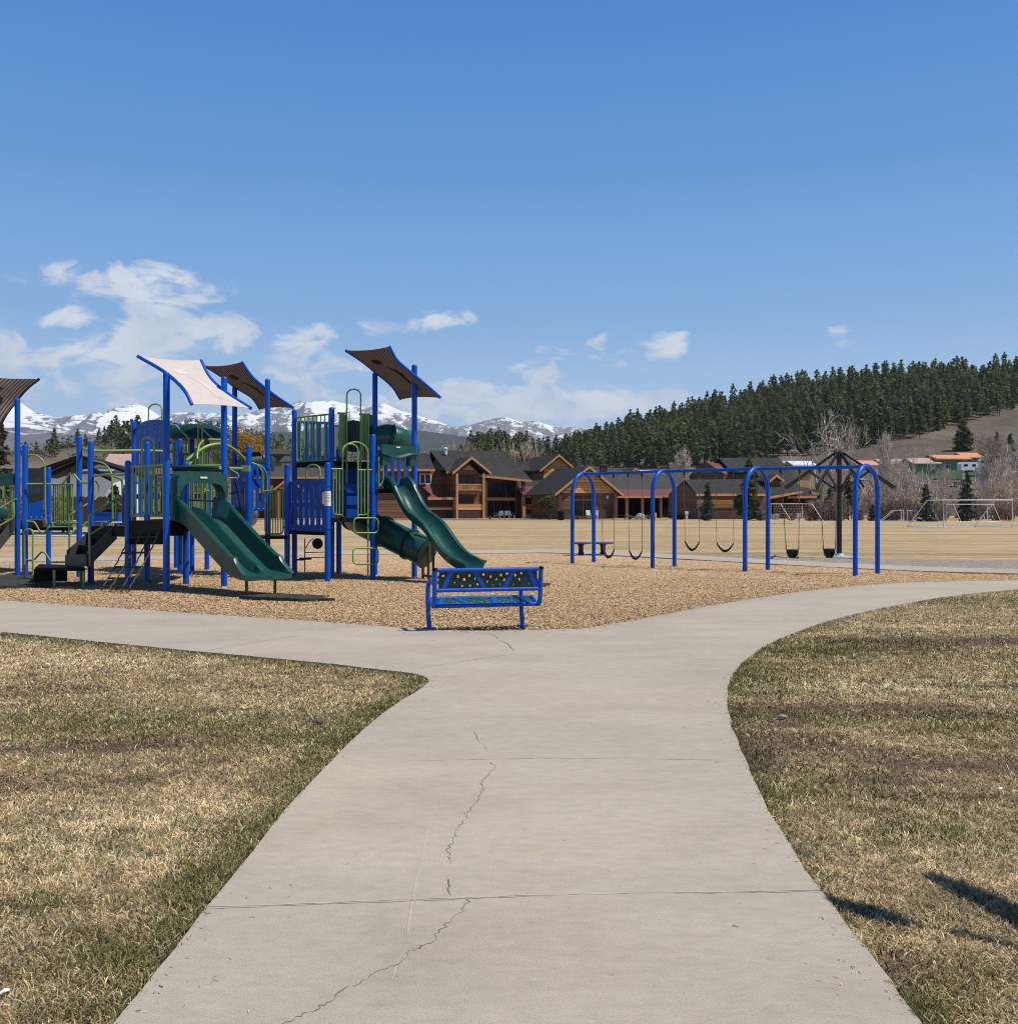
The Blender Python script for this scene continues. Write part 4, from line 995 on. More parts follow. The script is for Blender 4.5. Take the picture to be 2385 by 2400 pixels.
for i, (px, d, zpy) in enumerate(((2090, 137, 1220), (2130, 136, 1220), (2190, 150, 1215), (2340, 138, 1219))):
    bps[i].location = (X_at(px, d), d, max(-.06, Z_at(zpy, d)))
for k, px in enumerate((5, 30, 52, -20, 66)):
    t = copy_tree(bps[3 if k % 2 else 0], (X_at(px, 80), 80+k, -.06), k*1.3, 1.0, 'reddish leafless shrub below the spruce at the left edge'); t['group'] = 'reddish shrubs below the left spruce'
tps = []
for i in range(3):
    t = thing('bare_tree', (0, 0, 0), 'spindly pale bare tree standing in the brush thicket', 'tree', 'spindly pale bare trees in the thicket')
    fit(bare_mb(120+i, 7, .5, 5, .12, (3, 4), .35, .03, .2), 7, 4.2).build('branches', 'grey_bark', t, origin=(0, 0, 0), smooth=False, fixn=False); tps.append(t)
for k in range(30):
    px = 1890+k*18.5+rng.normal()*7; d = 140+45*rng.random()
    if 2215 < px < 2300 and rng.random() < .6: continue
    o = tps[k] if k < 3 else copy_tree(tps[k % 3], (0, 0, 0))
    s_ = .6+.6*rng.random(); o.location = (X_at(px, d), d, -.06+max(0, d-150)*.06); o.rotation_euler = (0, 0, k*1.7); o.scale = (s_, s_, s_)

for k, (px, d, s_) in enumerate(((2040, 262, 1.3), (2085, 250, 1.1), (2120, 275, 1.5), (2150, 262, 1.2), (2300, 262, 1.5), (2325, 285, 1.7), (2345, 270, 1.4), (2372, 290, 1.7), (2395, 270, 1.5), (2310, 320, 1.3), (2350, 330, 1.4), (2380, 345, 1.5), (1880, 280, 1.3), (1835, 290, 1.2), (2010, 300, 1.2), (1480, 300, 1.0), (1520, 290, 1.1), (1425, 310, 1.0), (1560, 300, 1.0))):
    x = X_at(px, d); t = copy_tree(tps[k % 3], (x, d, float(hill_z(np.array([x]), np.array([d]))[0])-.1), k*2.1, (s_*1.1, s_*1.1, s_), 'pinkish leafless tree scattered over the foot of the pine hill'); t['group'] = 'leafless trees at the foot of the hill'
# ------------------------------------------------------------------ buildings
class House:
    """front plane through (px0) at depth d, turned by rot; v runs back from the front"""
    def __init__(s, px0, d, rot):
        s.O = Vector((X_at(px0, d), d, 0)); a = radians(rot); s.U = Vector((cos(a), sin(a), 0)); s.V = Vector((-sin(a), cos(a), 0))
    def pt(s, px, py, v=0.0):
        t = (px-CX)/F; o = s.O+s.V*v
        u = (t*o.y-o.x)/(s.U.x-t*s.U.y); w_ = o+s.U*u
        w_.z = EYE-(py-HZ)/F*w_.y; return w_
    def uz(s, px, py, v=0.0):
        p = s.pt(px, py, v); return (p-s.O).dot(s.U), p.z
    def w(s, u, v, z): return s.O+s.U*u+s.V*v+Vector((0, 0, z))
    def box(s, mb, u0, u1, v0, v1, z0, z1):
        mb.hexa([s.w(u0, v0, z0), s.w(u1, v0, z0), s.w(u1, v1, z0), s.w(u0, v1, z0)], [s.w(u0, v0, z1), s.w(u1, v0, z1), s.w(u1, v1, z1), s.w(u0, v1, z1)])
    def pbox(s, mb, px0, py0, px1, py1, v0, v1, z0=None):
        u0, z1 = s.uz(px0, py0, v0); u1, zz = s.uz(px1, py1, v0); s.box(mb, u0, u1, v0, v1, zz if z0 is None else z0, z1)
    def gable(s, wall, roof, trim, apex, el, er, v0, v1, over=.7, th=.28, zb=None, wallw=None):
        """gable facing the front: apex/eaves in px on the front edge of the roof; wall stands `over` behind it"""
        (ua, za), (ul, zl), (ur, zr) = s.uz(*apex, v0), s.uz(*el, v0), s.uz(*er, v0)
        for (ue, ze) in ((ul, zl), (ur, zr)):
            q = [s.w(ua, v0, za), s.w(ue, v0, ze), s.w(ue, v1, ze), s.w(ua, v1, za)]
            roof.slab(q, th, n=Vector((0, 0, 1)))
            dirn = Vector((ue-ua, 0, ze-za)).normalized()
            a0, a1 = s.w(ua, v0-.06, za+.03), s.w(ue, v0-.06, ze+.03); b0, b1 = s.w(ua, v0+.0, za+.03), s.w(ue, v0, ze+.03); dn = Vector((0, 0, -.42))
            trim.hexa([a0+dn, a1+dn, b1+dn, b0+dn], [a0, a1, b1, b0])
        if wall is not None:
            ww = wallw or over; m_ = v0+over
            k = (za-zl)/(ua-ul); wl, wr = ul+ww, ur-ww; z_l = za-(ua-wl)*k-th; z_r = za-(wr-ua)*((za-zr)/(ur-ua))-th; zb = .0 if zb is None else zb
            f = [s.w(wl, m_, zb), s.w(wr, m_, zb), s.w(wr, m_, z_r), s.w(ua, m_, za-th-.02), s.w(wl, m_, z_l)]
            bk = [p+s.V*(v1-m_-.4) for p in f]
            wall.add(f+bk, [(0, 1, 2, 3, 4), (9, 8, 7, 6, 5), (0, 5, 6, 1), (1, 6, 7, 2), (2, 7, 8, 3), (3, 8, 9, 4), (4, 9, 5, 0)])
    def lean(s, roof, trim, r0, r1, e0, e1, vr, ve, th=.22):
        """sloping plane: ridge px points at depth vr, eave px points at depth ve"""
        q = [s.pt(*r0, vr), s.pt(*r1, vr), s.pt(*e1, ve), s.pt(*e0, ve)]
        roof.slab(q, th, n=Vector((0, 0, 1)))
        if trim is not None:
            a, b = q[3], q[2]; n = -s.V*.05; dn = Vector((0, 0, -.36))
            trim.hexa([a+n+dn, b+n+dn, b+dn, a+dn], [a+n, b+n, b, a])
def parts(root, **kw):
    for k, (mb, mat) in kw.items():
        if mb.v: mb.build(k, mat, root, smooth=False)
def windows(h, root, lst, v, frame='dark_trim', depth=.5):
    for (x0, y0, x1, y1) in lst:
        f = MB(); u0, z1 = h.uz(x0, y0, v); u1, z0 = h.uz(x1, y1, v); w_ = .14
        h.box(f, u0-w_, u0, v-.10, v+.1, z0-w_, z1+w_); h.box(f, u1, u1+w_, v-.10, v+.1, z0-w_, z1+w_)
        h.box(f, u0, u1, v-.10, v+.1, z1, z1+w_); h.box(f, u0, u1, v-.10, v+.1, z0-w_, z0)
        n = max(1, int(round((u1-u0)/1.3)))
        for k in range(1, n): uu = u0+(u1-u0)*k/n; h.box(f, uu-.05, uu+.05, v-.085, v+.08, z0, z1)
        fo = f.build('window', frame, root, smooth=False)
        g = MB(); h.box(g, u0-.01, u1+.01, v-.04, v-.01, z0-.01, z1+.01); g.build('pane', 'window_glass', fo, smooth=False)
def posts(h, root, lst, v, mat='dark_trim', wd=.45):
    for (x, y0, y1) in lst:
        mb = MB(); u, z1 = h.uz(x, y0, v); _, z0 = h.uz(x, y1, v); h.box(mb, u-wd/2, u+wd/2, v-wd/2, v+wd/2, z0-.2, z1)
        mb.build('porch_post', mat, root, smooth=False)

# --- lodge with the balcony
h = House(1100, 160, 20); rt = thing('lodge_building', h.w(0, 0, 0), 'two-storey dark timber lodge with a gabled balcony bay and grey shingle roof', 'building')
wall, roof, trim, gold, base, dark, red, rail = [MB() for _ in range(8)]
# main block
uL, zt = h.uz(1046, 1104, 4); uR, _ = h.uz(1243, 1124, 4)
h.lean(roof, trim, (1008, 1056), (1183, 1056), (1046, 1105), (1246, 1125), 11, 2.5)
ur0, zr0 = h.uz(1008, 1056, 11); ur1, _ = h.uz(1183, 1056, 11)
roof.slab([h.w(ur0, 11, zr0), h.w(ur1, 11, zr0), h.w(ur1+2, 20, zr0-5), h.w(ur0+2, 20, zr0-5)], .25, n=Vector((0, 0, 1)))
wu0, _ = h.uz(1048, 1120, 5); wu1, _ = h.uz(1212, 1120, 5)
ue0, ze0 = h.uz(1046, 1105, 2.5)
h.box(wall, wu0, wu1, 5, 18, 0, ze0-.6)
f = [h.w(wu0+.02, 5.1, ze0-.8), h.w(wu0+.02, 17.9, ze0-.8), h.w(wu0+.02, 17, zr0-5), h.w(wu0+.02, 11, zr0-.5)]; wall.add(f+[p+h.U*.3 for p in f], [(0, 1, 2, 3), (7, 6, 5, 4), (0, 4, 5, 1), (1, 5, 6, 2), (2, 6, 7, 3), (3, 7, 4, 0)])
# balcony bay
h.gable(None, roof, trim, (1105.5, 1070), (1060, 1107), (1151, 1107), 0, 9)
u0, _ = h.uz(1070, 1110, 0); u1, _ = h.uz(1133, 1110, 0)
_, zb = h.uz(1100, 1154, 0); _, zg0 = h.uz(1100, 1195, 0); _, zg1 = h.uz(1100, 1181, 0); _, zl = h.uz(1100, 1112, 0)
h.box(wall, u0, u1, 2.2, 5, 0, zl+.3)
h.box(base, u0+.2, u1-.2, .05, 2.2, 0, zg0); h.box(gold, u0+.2, u1-.2, 0, 2.2, zg0, zg1)
ga = h.uz(1098, 1090, 1.2); 
g0, g1, g2 = h.pt(1081, 1102, 1.2), h.pt(1114, 1102, 1.2), h.pt(1098, 1091, 1.2); gold.add([g0, g1, g2]+[p+h.V*.8 for p in (g0, g1, g2)], [(0, 1, 2), (5, 4, 3), (0, 3, 4, 1), (1, 4, 5, 2), (2, 5, 3, 0)])  # sunlit patch of the deep gable, put in as a small gold triangle
f = [h.w(u0, 1.5, zl), h.w(u1, 1.5, zl), h.w((u0+u1)/2, 1.5, h.uz(1105.5, 1074, 0)[1]-.3)]; wall.add(f+[p+h.V*3 for p in f], [(0, 1, 2), (5, 4, 3), (0, 3, 4, 1), (1, 4, 5, 2), (2, 5, 3, 0)])
h.box(dark, u0+.3, u1-.3, -.1, 2.2, zb-.3, zb+.15)
posts(h, rt, [(1070.5, 1110, 1214), (1133, 1110, 1214)], .0, 'trim_wood', .34)
_, zr1 = h.uz(1100, 1134, 0); h.box(rail, u0+.25, u1-.25, -.06, .06, zr1-.16, zr1); h.box(rail, u0+.25, u1-.25, -.06, .06, zb+.3, zb+.45)
for k in range(22): uu = u0+.35+(u1-u0-.7)*k/21; h.box(rail, uu-.045, uu+.045, -.04, .04, zb+.45, zr1-.16)
windows(h, rt, [(1080, 1117, 1108, 1132), (1085, 1168, 1107, 1180)], 2.15)
# right part with tall windows
windows(h, rt, [(1142, 1131, 1162, 1166), (1164, 1131, 1184, 1166), (1186, 1131, 1206, 1166), (1142, 1174, 1172, 1211), (1174, 1174, 1206, 1211)], 4.9)
h.pbox(trim, 1138, 1166, 1208, 1173, 4.75, 4.95)
posts(h, rt, [(1137, 1126, 1214), (1226, 1126, 1214)], 2.9, 'dark_trim', .5)
# left wing and red roofs
h.lean(roof, trim, (880, 1060), (1003, 1062), (880, 1099), (1019, 1099), 12, 5)
h.pbox(wall, 880, 1100, 1050, 1214, 6.5, 12, 0)
windows(h, rt, [(985, 1112, 994, 1133), (997, 1112, 1008, 1133)], 6.45, 'white_paint')
h.lean(red, trim, (985, 1136), (1012, 1134), (1016, 1164), (1042, 1162), 6.4, 3.2)
h.lean(red, trim, (1012, 1158), (1060, 1158), (1002, 1166), (1072, 1166), 5, 1.2)
h.pbox(gold, 1004, 1188, 1066, 1195, 2.2, 3); h.pbox(base, 1004, 1195, 1066, 1214, 2.25, 3, 0); h.pbox(dark, 1004, 1168, 1066, 1188, 3.0, 3.4)
posts(h, rt, [(1066, 1168, 1214)], 2.0, 'trim_wood', .4)
parts(rt, wall=(wall, 'brown_siding'), roof=(roof, 'shingle'), roof_trim=(trim, 'trim_wood'), gable_siding=(gold, 'gold_siding'), wainscot=(base, 'base_panel'), balcony_floor=(dark, 'dark_trim'), porch_roof=(red, 'metal_roof'), balcony_railing=(rail, 'trim_wood'))
vt = MB(); p = h.pt(1044.5, 1057, 9.5); vt.lathe(p, [(.22, -.6), (.22, .3), (.34, .32), (.3, .55), (.05, .65)], 8); vt.build('vent_pipe', 'white_metal', rt)

# --- gabled house behind, with red porch roof
h = House(1300, 176, 20); rt = thing('lodge_building', h.w(0, 0, 0), 'lodge house with golden plank gable set behind a red-roofed porch', 'building')
wall, roof, trim, gold, base, dark, red = [MB() for _ in range(7)]
h.gable(wall, roof, trim, (1310, 1065), (1265, 1102), (1352, 1101), 0, 13, .75, .28, 5, .8)
g = [h.pt(1273, 1130, .6), h.pt(1343, 1130, .6), h.pt(1343, 1101, .6), h.pt(1310.5, 1074, .6), h.pt(1273, 1104, .6)]; gold.add(g+[p+h.V*.15 for p in g], [(0, 1, 2, 3, 4), (9, 8, 7, 6, 5), (0, 5, 6, 1), (1, 6, 7, 2), (2, 7, 8, 3), (3, 8, 9, 4), (4, 9, 5, 0)])
h.lean(roof, None, (1213, 1083), (1262, 1079), (1222, 1102), (1268, 1101), 12, 6)
h.pbox(wall, 1230, 1100, 1272, 1140, 7, 12, 4)
h.lean(roof, None, (1205, 1124), (1325, 1126), (1208, 1141), (1300, 1141), 1, -5)
h.lean(red, trim, (1208, 1140), (1294, 1140), (1228, 1160), (1300, 1160), -5, -9)
h.pbox(dark, 1228, 1162, 1302, 1182, -5, -4.5); h.pbox(gold, 1230, 1181, 1300, 1193.5, -8.2, -7.6); h.pbox(base, 1230, 1193.5, 1300, 1212, -8.1, -7.6, 0)  # the dark box takes the place of shade under the porch roof
posts(h, rt, [(1227, 1160, 1213), (1300, 1160, 1213)], -8.3, 'trim_wood', .5)
h.pbox(wall, 1215, 1140, 1310, 1213, -4.4, 0, 0)
parts(rt, wall=(wall, 'brown_siding'), roof=(roof, 'shingle'), roof_trim=(trim, 'trim_wood'), gable_siding=(gold, 'gold_siding'), wainscot=(base, 'base_panel'), porch_opening=(dark, 'porch_shade_dark'), porch_roof=(red, 'metal_roof'))

# --- front cabin with the broad gable
h = House(1381, 152, 20); rt = thing('lodge_building', h.w(0, 0, 0), 'front lodge cabin with broad low golden gable over a dark glazed entrance', 'building')
wall, roof, trim, gold, base, dark = [MB() for _ in range(6)]
h.gable(wall, roof, trim, (1381, 1092), (1300, 1158), (1460, 1158), 0, 13, 1.0, .3, 0, 1.2)
g = [h.pt(1314, 1156, .85), h.pt(1447, 1156, .85), h.pt(1381, 1102, .85)]; gold.add(g+[p+h.V*.15 for p in g], [(0, 1, 2), (5, 4, 3), (0, 3, 4, 1), (1, 4, 5, 2), (2, 5, 3, 0)])
h.pbox(base, 1318, 1193, 1341, 1212, .85, 1.1, 0); h.pbox(base, 1391, 1193, 1440, 1212, .85, 1.1, 0)
windows(h, rt, [(1343, 1161, 1387, 1169), (1343, 1174, 1387, 1209)], .95)
posts(h, rt, [(1442, 1150, 1212), (1311, 1160, 1212)], .3, 'dark_trim', .5)
parts(rt, wall=(wall, 'brown_siding'), roof=(roof, 'shingle'), roof_trim=(trim, 'trim_wood'), gable_siding=(gold, 'gold_siding'), wainscot=(base, 'base_panel'))
lm = MB(); p = h.pt(1423, 1165, .9); lm.box(p, (.35, .3, .45)); lm.build('wall_lamp', 'cream_wall', rt)

# --- connecting porch wing
h = House(1500, 168, 20); rt = thing('lodge_building', h.w(0, 0, 0), 'long low lodge wing with red porch roof over deep shade, between cabin and right lodge', 'building')
wall, roof, trim, dark, red = [MB() for _ in range(5)]
h.lean(roof, None, (1405, 1112), (1600, 1112), (1410, 1150), (1592, 1150), 8, 0)
h.lean(red, trim, (1438, 1147), (1590, 1147), (1445, 1162), (1569, 1162), 0, -4)
h.lean(red, trim, (1580, 1136), (1597, 1133), (1555, 1160), (1580, 1160), 0, -4.5)
h.lean(roof, trim, (1404, 1098), (1490, 1096), (1404, 1110), (1485, 1110), 16, 10)
h.gable(wall, roof, trim, (1490, 1096), (1477, 1108), (1505, 1109), 9, 18, .5, .25, 3, .5)
h.pbox(wall, 1400, 1150, 1445, 1214, 1, 8, 0); h.pbox(dark, 1440, 1150, 1596, 1214, 4.5, 8, 0)  # porch back wall coloured near-black to give the deep shade
u0, z1 = h.uz(1445, 1163, -3); 
posts(h, rt, [(1468, 1162, 1212), (1505, 1162, 1212), (1548, 1162, 1212)], -3, 'trim_wood', .35)
for px in (1408, 1414, 1420):
    mb = MB(); p = h.pt(px, 1098, 12); mb.lathe(p, [(.3, -1.2), (.3, .4), (.4, .42), (.4, .7), (.1, .75)], 8); mb.build('chimney', 'dark_trim', rt)
parts(rt, wall=(wall, 'brown_siding'), roof=(roof, 'shingle_pale'), roof_trim=(trim, 'trim_wood'), porch_roof=(red, 'metal_roof'), porch_back=(dark, 'porch_shade_dark'))

# --- right lodge with the high roof
h = House(1680, 150, 20); rt = thing('lodge_building', h.w(0, 0, 0), 'large right-hand lodge under a high dark hipped roof, behind the spruces', 'building')
wall, roof, trim, gold, base, dark = [MB() for _ in range(6)]
# lower front roof with gable end at the left
h.lean(roof, trim, (1604, 1124), (1765, 1122), (1631, 1157), (1800, 1157), 5, 0)
r0 = h.pt(1604, 1124, 5); r1 = h.pt(1765, 1122, 5); roof.slab([r0, r1, r1+h.V*5-Vector((0, 0, 2.2)), r0+h.V*5-Vector((0, 0, 2.2))], .25, n=Vector((0, 0, 1)))
u0, _ = h.uz(1634, 1165, .8); u1, _ = h.uz(1800, 1165, .8); _, ze = h.uz(1680, 1160, .8); zr = r0.z
f = [h.w(u0, .8, 0), h.w(u0, 9.5, 0), h.w(u0, 9.5, ze), h.w(u0, 5, zr-.35), h.w(u0, .8, ze-.05)]
bk = [p+h.U*(u1-u0) for p in f]; wall.add(f+bk, [(0, 1, 2, 3, 4), (9, 8, 7, 6, 5), (0, 5, 6, 1), (1, 6, 7, 2), (2, 7, 8, 3), (3, 8, 9, 4), (4, 9, 5, 0)])
h.pbox(gold, 1634, 1171, 1718, 1191.5, .72, .82); h.pbox(base, 1634, 1191.5, 1742, 1211, .66, .8, 0)
windows(h, rt, [(1719, 1162, 1738, 1190)], .75)
# upper volume
h.lean(roof, None, (1684, 1073), (1826, 1073), (1712, 1104), (1856, 1112), 16, 9.5)
a, b_ = h.pt(1684, 1073, 16), h.pt(1826, 1073, 16); roof.slab([a, b_, b_+h.V*7-Vector((0, 0, 3.2)), a+h.V*7-Vector((0, 0, 3.2))], .3, n=Vector((0, 0, 1)))
e = h.pt(1856, 1112, 9.5); e2 = h.pt(1856, 1112, 22); roof.slab([b_, e, e2], .3, n=Vector((0, 0, 1)))
u0, ze = h.uz(1712, 1106, 10); u1, _ = h.uz(1845, 1110, 10)
f = [h.w(u0-1.2, 10, 3), h.w(u0-1.2, 21, 3), h.w(u0-1.2, 21, ze-.3), h.w(u0-1.2, 16, a.z-.5), h.w(u0-1.2, 10, ze-.3)]; bk = [p+h.U*(u1-u0-.5) for p in f]
bk[2].z = bk[4].z = ze-.5; bk[3].z = ze-.4
wall.add(f+bk, [(0, 1, 2, 3, 4), (9, 8, 7, 6, 5), (0, 5, 6, 1), (1, 6, 7, 2), (2, 7, 8, 3), (3, 8, 9, 4), (4, 9, 5, 0)])
# right hand slope, little gable and low porch roofs
h.lean(roof, trim, (1770, 1103), (1852, 1106), (1797, 1165), (1880, 1150), 9, 1)
h.gable(wall, roof, trim, (1819, 1112), (1803, 1126), (1837, 1125), 3, 9, .5, .22, 4.5, .5)
h.lean(roof, trim, (1850, 1140), (1896, 1143), (1846, 1163), (1913, 1162), 8, 2)
h.lean(roof, trim, (1890, 1146), (1925, 1150), (1900, 1152), (1937, 1161), 9, 3)
h.pbox(wall, 1790, 1162, 1905, 1213, 4, 10, 0)
posts(h, rt, [(1813, 1164, 1213), (1904, 1162, 1213), (1923, 1158, 1213)], 2.4, 'dark_trim', .5)
windows(h, rt, [(1835, 1170, 1856, 1192), (1878, 1168, 1898, 1190)], 3.9)
parts(rt, wall=(wall, 'brown_siding'), roof=(roof, 'shingle'), roof_trim=(trim, 'trim_wood'), gable_siding=(gold, 'gold_siding'), wainscot=(base, 'base_panel'))

# --- lodge seen through the playground
h = House(760, 166, 14); rt = thing('lodge_building', h.w(0, 0, 0), 'long grey-roofed lodge seen between the posts of the play tower', 'building')
wall, roof, trim, gold, base, dark, red = [MB() for _ in range(7)]
h.lean(roof, trim, (600, 1094), (960, 1086), (596, 1117), (990, 1117), 9, 3)
h.pbox(wall, 604, 1116, 985, 1214, 4, 10, 0)
h.gable(wall, roof, trim, (676, 1118), (640, 1147), (712, 1147), -2, 6, 1.0, .25, 3.5, .9)
h.gable(wall, roof, trim, (915, 1140), (878, 1160), (960, 1160), -2, 6, 1.0, .25, 0, .9)
g = [h.pt(650, 1147, -1.1), h.pt(700, 1147, -1.1), h.pt(675, 1127, -1.1)]; gold.add(g+[p+h.V*.1 for p in g], [(0, 1, 2), (5, 4, 3), (0, 3, 4, 1), (1, 4, 5, 2), (2, 5, 3, 0)])
h.lean(red, trim, (560, 1138), (640, 1138), (560, 1150), (640, 1150), 3, 0)
windows(h, rt, [(730, 1135, 750, 1165), (730, 1178, 758, 1208), (800, 1178, 830, 1208), (925, 1170, 958, 1210), (845, 1130, 866, 1160)], 3.95)
windows(h, rt, [(918, 1172, 948, 1210)], -1.05)
h.pbox(gold, 882, 1164, 914, 1192, -1.08, -1.0); posts(h, rt, [(892, 1158, 1213), (958, 1158, 1213), (652, 1148, 1213), (704, 1148, 1213)], -1.6, 'trim_wood', .4)
h.pbox(base, 610, 1193, 900, 1213, 3.9, 4.1, 0)
parts(rt, wall=(wall, 'brown_siding'), roof=(roof, 'shingle_pale'), roof_trim=(trim, 'trim_wood'), gable_siding=(gold, 'gold_siding'), wainscot=(base, 'base_panel'), porch_roof=(red, 'metal_roof'))

# terrace in front of the lodges
def sheet(name, pts, z, mat):
    mb = MB(); mb.add([(p.x, p.y, z) for p in pts], [tuple(range(len(pts)))]); return struct(mb.build(name, mat, smooth=False))
paint('red_mulch', (.215, .115, .085), .95, .3, 3.0, .05)
paint('terrace_concrete', (.42, .38, .33), .9, .1, 2.0)
sheet('bark_strip', [Vector((X_at(560, 146), 140, 0)), Vector((X_at(1560, 138), 137, 0)), Vector((X_at(1560, 160), 158, 0)), Vector((X_at(560, 160), 160, 0))], -.045, 'red_mulch')
sheet('terrace', [Vector((X_at(1000, 153), 152, 0)), Vector((X_at(1600, 148), 147, 0)), Vector((X_at(1600, 158), 157, 0)), Vector((X_at(1000, 158), 157, 0))], -.038, 'terrace_concrete')

# --- simple houses on the slope
def house(label, px0, px1, pye, pyb, d, rot, wallm, roofm, pyr, depth=8, group=None, wins=(), name='house', cat='house'):
    h = House((px0+px1)/2, d, rot); wall, roof = MB(), MB()
    u0, _ = h.uz(px0, pye); u1, _ = h.uz(px1, pye); _, ze = h.uz((px0+px1)/2, pye); _, z0 = h.uz((px0+px1)/2, pyb)
    zr = Z_at(pyr, d+depth/2)
    h.box(wall, u0, u1, 0, depth, z0-2.5, ze)
    for a, b_ in ((-.7, depth/2), (depth+.7, depth/2)):
        zz = ze-.25; roof.slab([h.w(u0-.6, a, zz), h.w(u1+.6, a, zz), h.w(u1+.6, b_, zr), h.w(u0-.6, b_, zr)], .25, n=Vector((0, 0, 1)))
    for uu in (u0, u1-.1):
        f = [h.w(uu, .02, ze-.3), h.w(uu, depth-.02, ze-.3), h.w(uu, depth/2, zr-.3)]; wall.add(f+[p+h.U*.1 for p in f], [(0, 1, 2), (5, 4, 3), (0, 3, 4, 1), (1, 4, 5, 2), (2, 5, 3, 0)])
    o = h.w((u0+u1)/2, 0, z0); rt = thing(name, o, label, cat, group)
    parts(rt, wall=(wall, wallm), roof=(roof, roofm)); windows(h, rt, wins, 0, 'white_paint'); return rt
house('green house with orange roof in front of the lone bushy pine', 2196, 2270, 1073, 1103, 292, 8, 'green_wall', 'orange_roof', 1066, wins=[(2215, 1090, 2226, 1100), (2256, 1080, 2262, 1085)])
house('green house with orange roof standing slightly higher, at the right of its twin', 2262, 2302, 1070, 1094, 300, 8, 'green_wall', 'orange_roof', 1061, wins=[(2270, 1076, 2276, 1082), (2284, 1084, 2294, 1090)])
house('low green house with tan roof half hidden by bare trees', 2140, 2200, 1084, 1102, 290, 6, 'green_wall', 'pink_roof', 1073)
house('pale tan house behind the black shade frame', 2012, 2056, 1088, 1104, 288, 6, 'cream_wall', 'orange_roof', 1079)
house('long pale-roofed house among the bare trees right of the shade frame', 2068, 2138, 1086, 1100, 296, 6, 'cream_wall', 'pink_roof', 1076)
house('small cream house right behind the high dark lodge roof', 1840, 1862, 1086, 1100, 262, 5, 'cream_wall', 'pink_roof', 1080, 6, wins=[(1847, 1090, 1852, 1096)])
house('ochre yellow house behind the lodge roof slope', 1862, 1908, 1088, 1128, 255, 5, 'yellow_wall', 'white_metal', 1080, 8)
house('brick-red gabled house in the brush behind the fourth swing arch', 2052, 2098, 1158, 1170, 178, -30, 'cream_wall', 'brick_red', 1137, 7)
house('low pink-roofed house left of the brick-red one', 2008, 2050, 1157, 1170, 184, 5, 'cream_wall', 'pink_roof', 1137, 7)
house('grey house with pale gable high on the scrub hill', 636, 676, 1062, 1076, 330, 12, 'deck_brown', 'shingle_pale', 1052, 8)
house('second grey-roofed house below it on the scrub hill', 660, 700, 1080, 1094, 300, -8, 'tan_bark', 'shingle_pale', 1068, 8)
house('tiny dark house on the crest of the scrub hill', 142, 158, 1044, 1050, 560, 0, 'deck_brown', 'shingle', 1040, 8)
house('house with sandy roof behind the black pavilion', 252, 322, 1086, 1110, 150, 10, 'deck_brown', 'pink_roof', 1064, 8)
house('long pale corrugated metal building behind the black pavilion', 118, 262, 1100, 1164, 105, 3, 'white_metal', 'shingle_pale', 1094, 9, name='metal_building', cat='building')
house('dark low roof at the far left beyond the willow', 560, 612, 1088, 1110, 190, 6, 'deck_brown', 'shingle', 1076, 8)
house('long white trailer parked on the slope behind the lodge roofs', 1500, 1545, 1104, 1112, 240, 4, 'white_metal', 'white_metal', 1102, 3, name='trailer', cat='trailer')
# white camper trailers below the green houses
def camper(label, px, py, d, L_, rz):
    rt = thing('camper_trailer', (X_at(px, d), d, Z_at(py, d)), label, 'trailer', None); o = Vector((X_at(px, d), d, Z_at(py, d)))
    c, s_ = cos(rz), sin(rz); ax = (Vector((c, s_, 0)), Vector((-s_, c, 0)), Vector((0, 0, 1)))
    pr = [(-L_/2, .5), (-L_/2, 2.3), (-L_/2+.5, 2.8), (L_/2-.6, 2.8), (L_/2, 2.0), (L_/2-.2, .5)]; mb = MB(); vs = []
    for sd in (-1.2, 1.2): vs += [o+ax[0]*a+ax[1]*sd+ax[2]*b_ for a, b_ in pr]
    n = len(pr); mb.add(vs, [tuple(range(n)), tuple(range(2*n-1, n-1, -1))]+[(k, (k+1) % n, n+(k+1) % n, n+k) for k in range(n)]); mb.build('body', 'white_paint', rt, smooth=False)
    w_ = MB()
    for a in (-.25, .2): w_.box(o+ax[0]*a*L_-ax[1]*1.22+ax[2]*1.9, (L_*.2, .05, .6), ax)
    w_.build('window', 'window_glass', rt, smooth=False)
    for a in (-.4, .4):
        t_ = MB(); t_.lathe(o+ax[0]*a-ax[1]*1.1+ax[2]*.3, [(.1, -.1), (.32, -.1), (.32, .1), (.1, .1)], 10, ax[1]); t_.build('wheel', 'rubber', rt)
camper('white camper trailer parked below the green houses', 2268, 1107, 282, 5.2, .1)
camper('smaller white camper at the right of the first camper', 2306, 1098, 288, 3.2, -.2)

# black pavilion at the left
d = 62; rt = thing('pavilion', (X_at(180, d), d, 0), 'open black-framed picnic pavilion with wide gabled roof behind the left playground posts', 'pavilion')
roof, fr = MB(), MB(); ap = P(184, 1066, d); l_ = P(60, 1108, d); r_ = P(300, 1104, d); bkv = Vector((-1.2, 7, 0)); up = Vector((0, 0, 1))
for e in (l_, r_): roof.slab([ap, e, e+bkv, ap+bkv], .16, n=up)
fr.tube([P(104, 1103, d-.1), P(170, 1076, d-.1), P(184, 1083, d-.1), P(262, 1124, d-.1)], .14, 6); fr.tube([P(120, 1112, d), P(184, 1083, d)], .12, 6)
roof.build('roof', 'black_coat', rt, smooth=False); fr.build('truss', 'black_coat', rt)
for px, dd in ((160, d), (70, d+.2), (290, d+.2), (148, d+6.5)):
    mb = MB(); mb.tube([Vector((X_at(px, dd), dd, -.1)), Vector((X_at(px, dd), dd, 3.0 if px != 160 else 4.0))], .11, 8); mb.build('post', 'black_metal', rt)
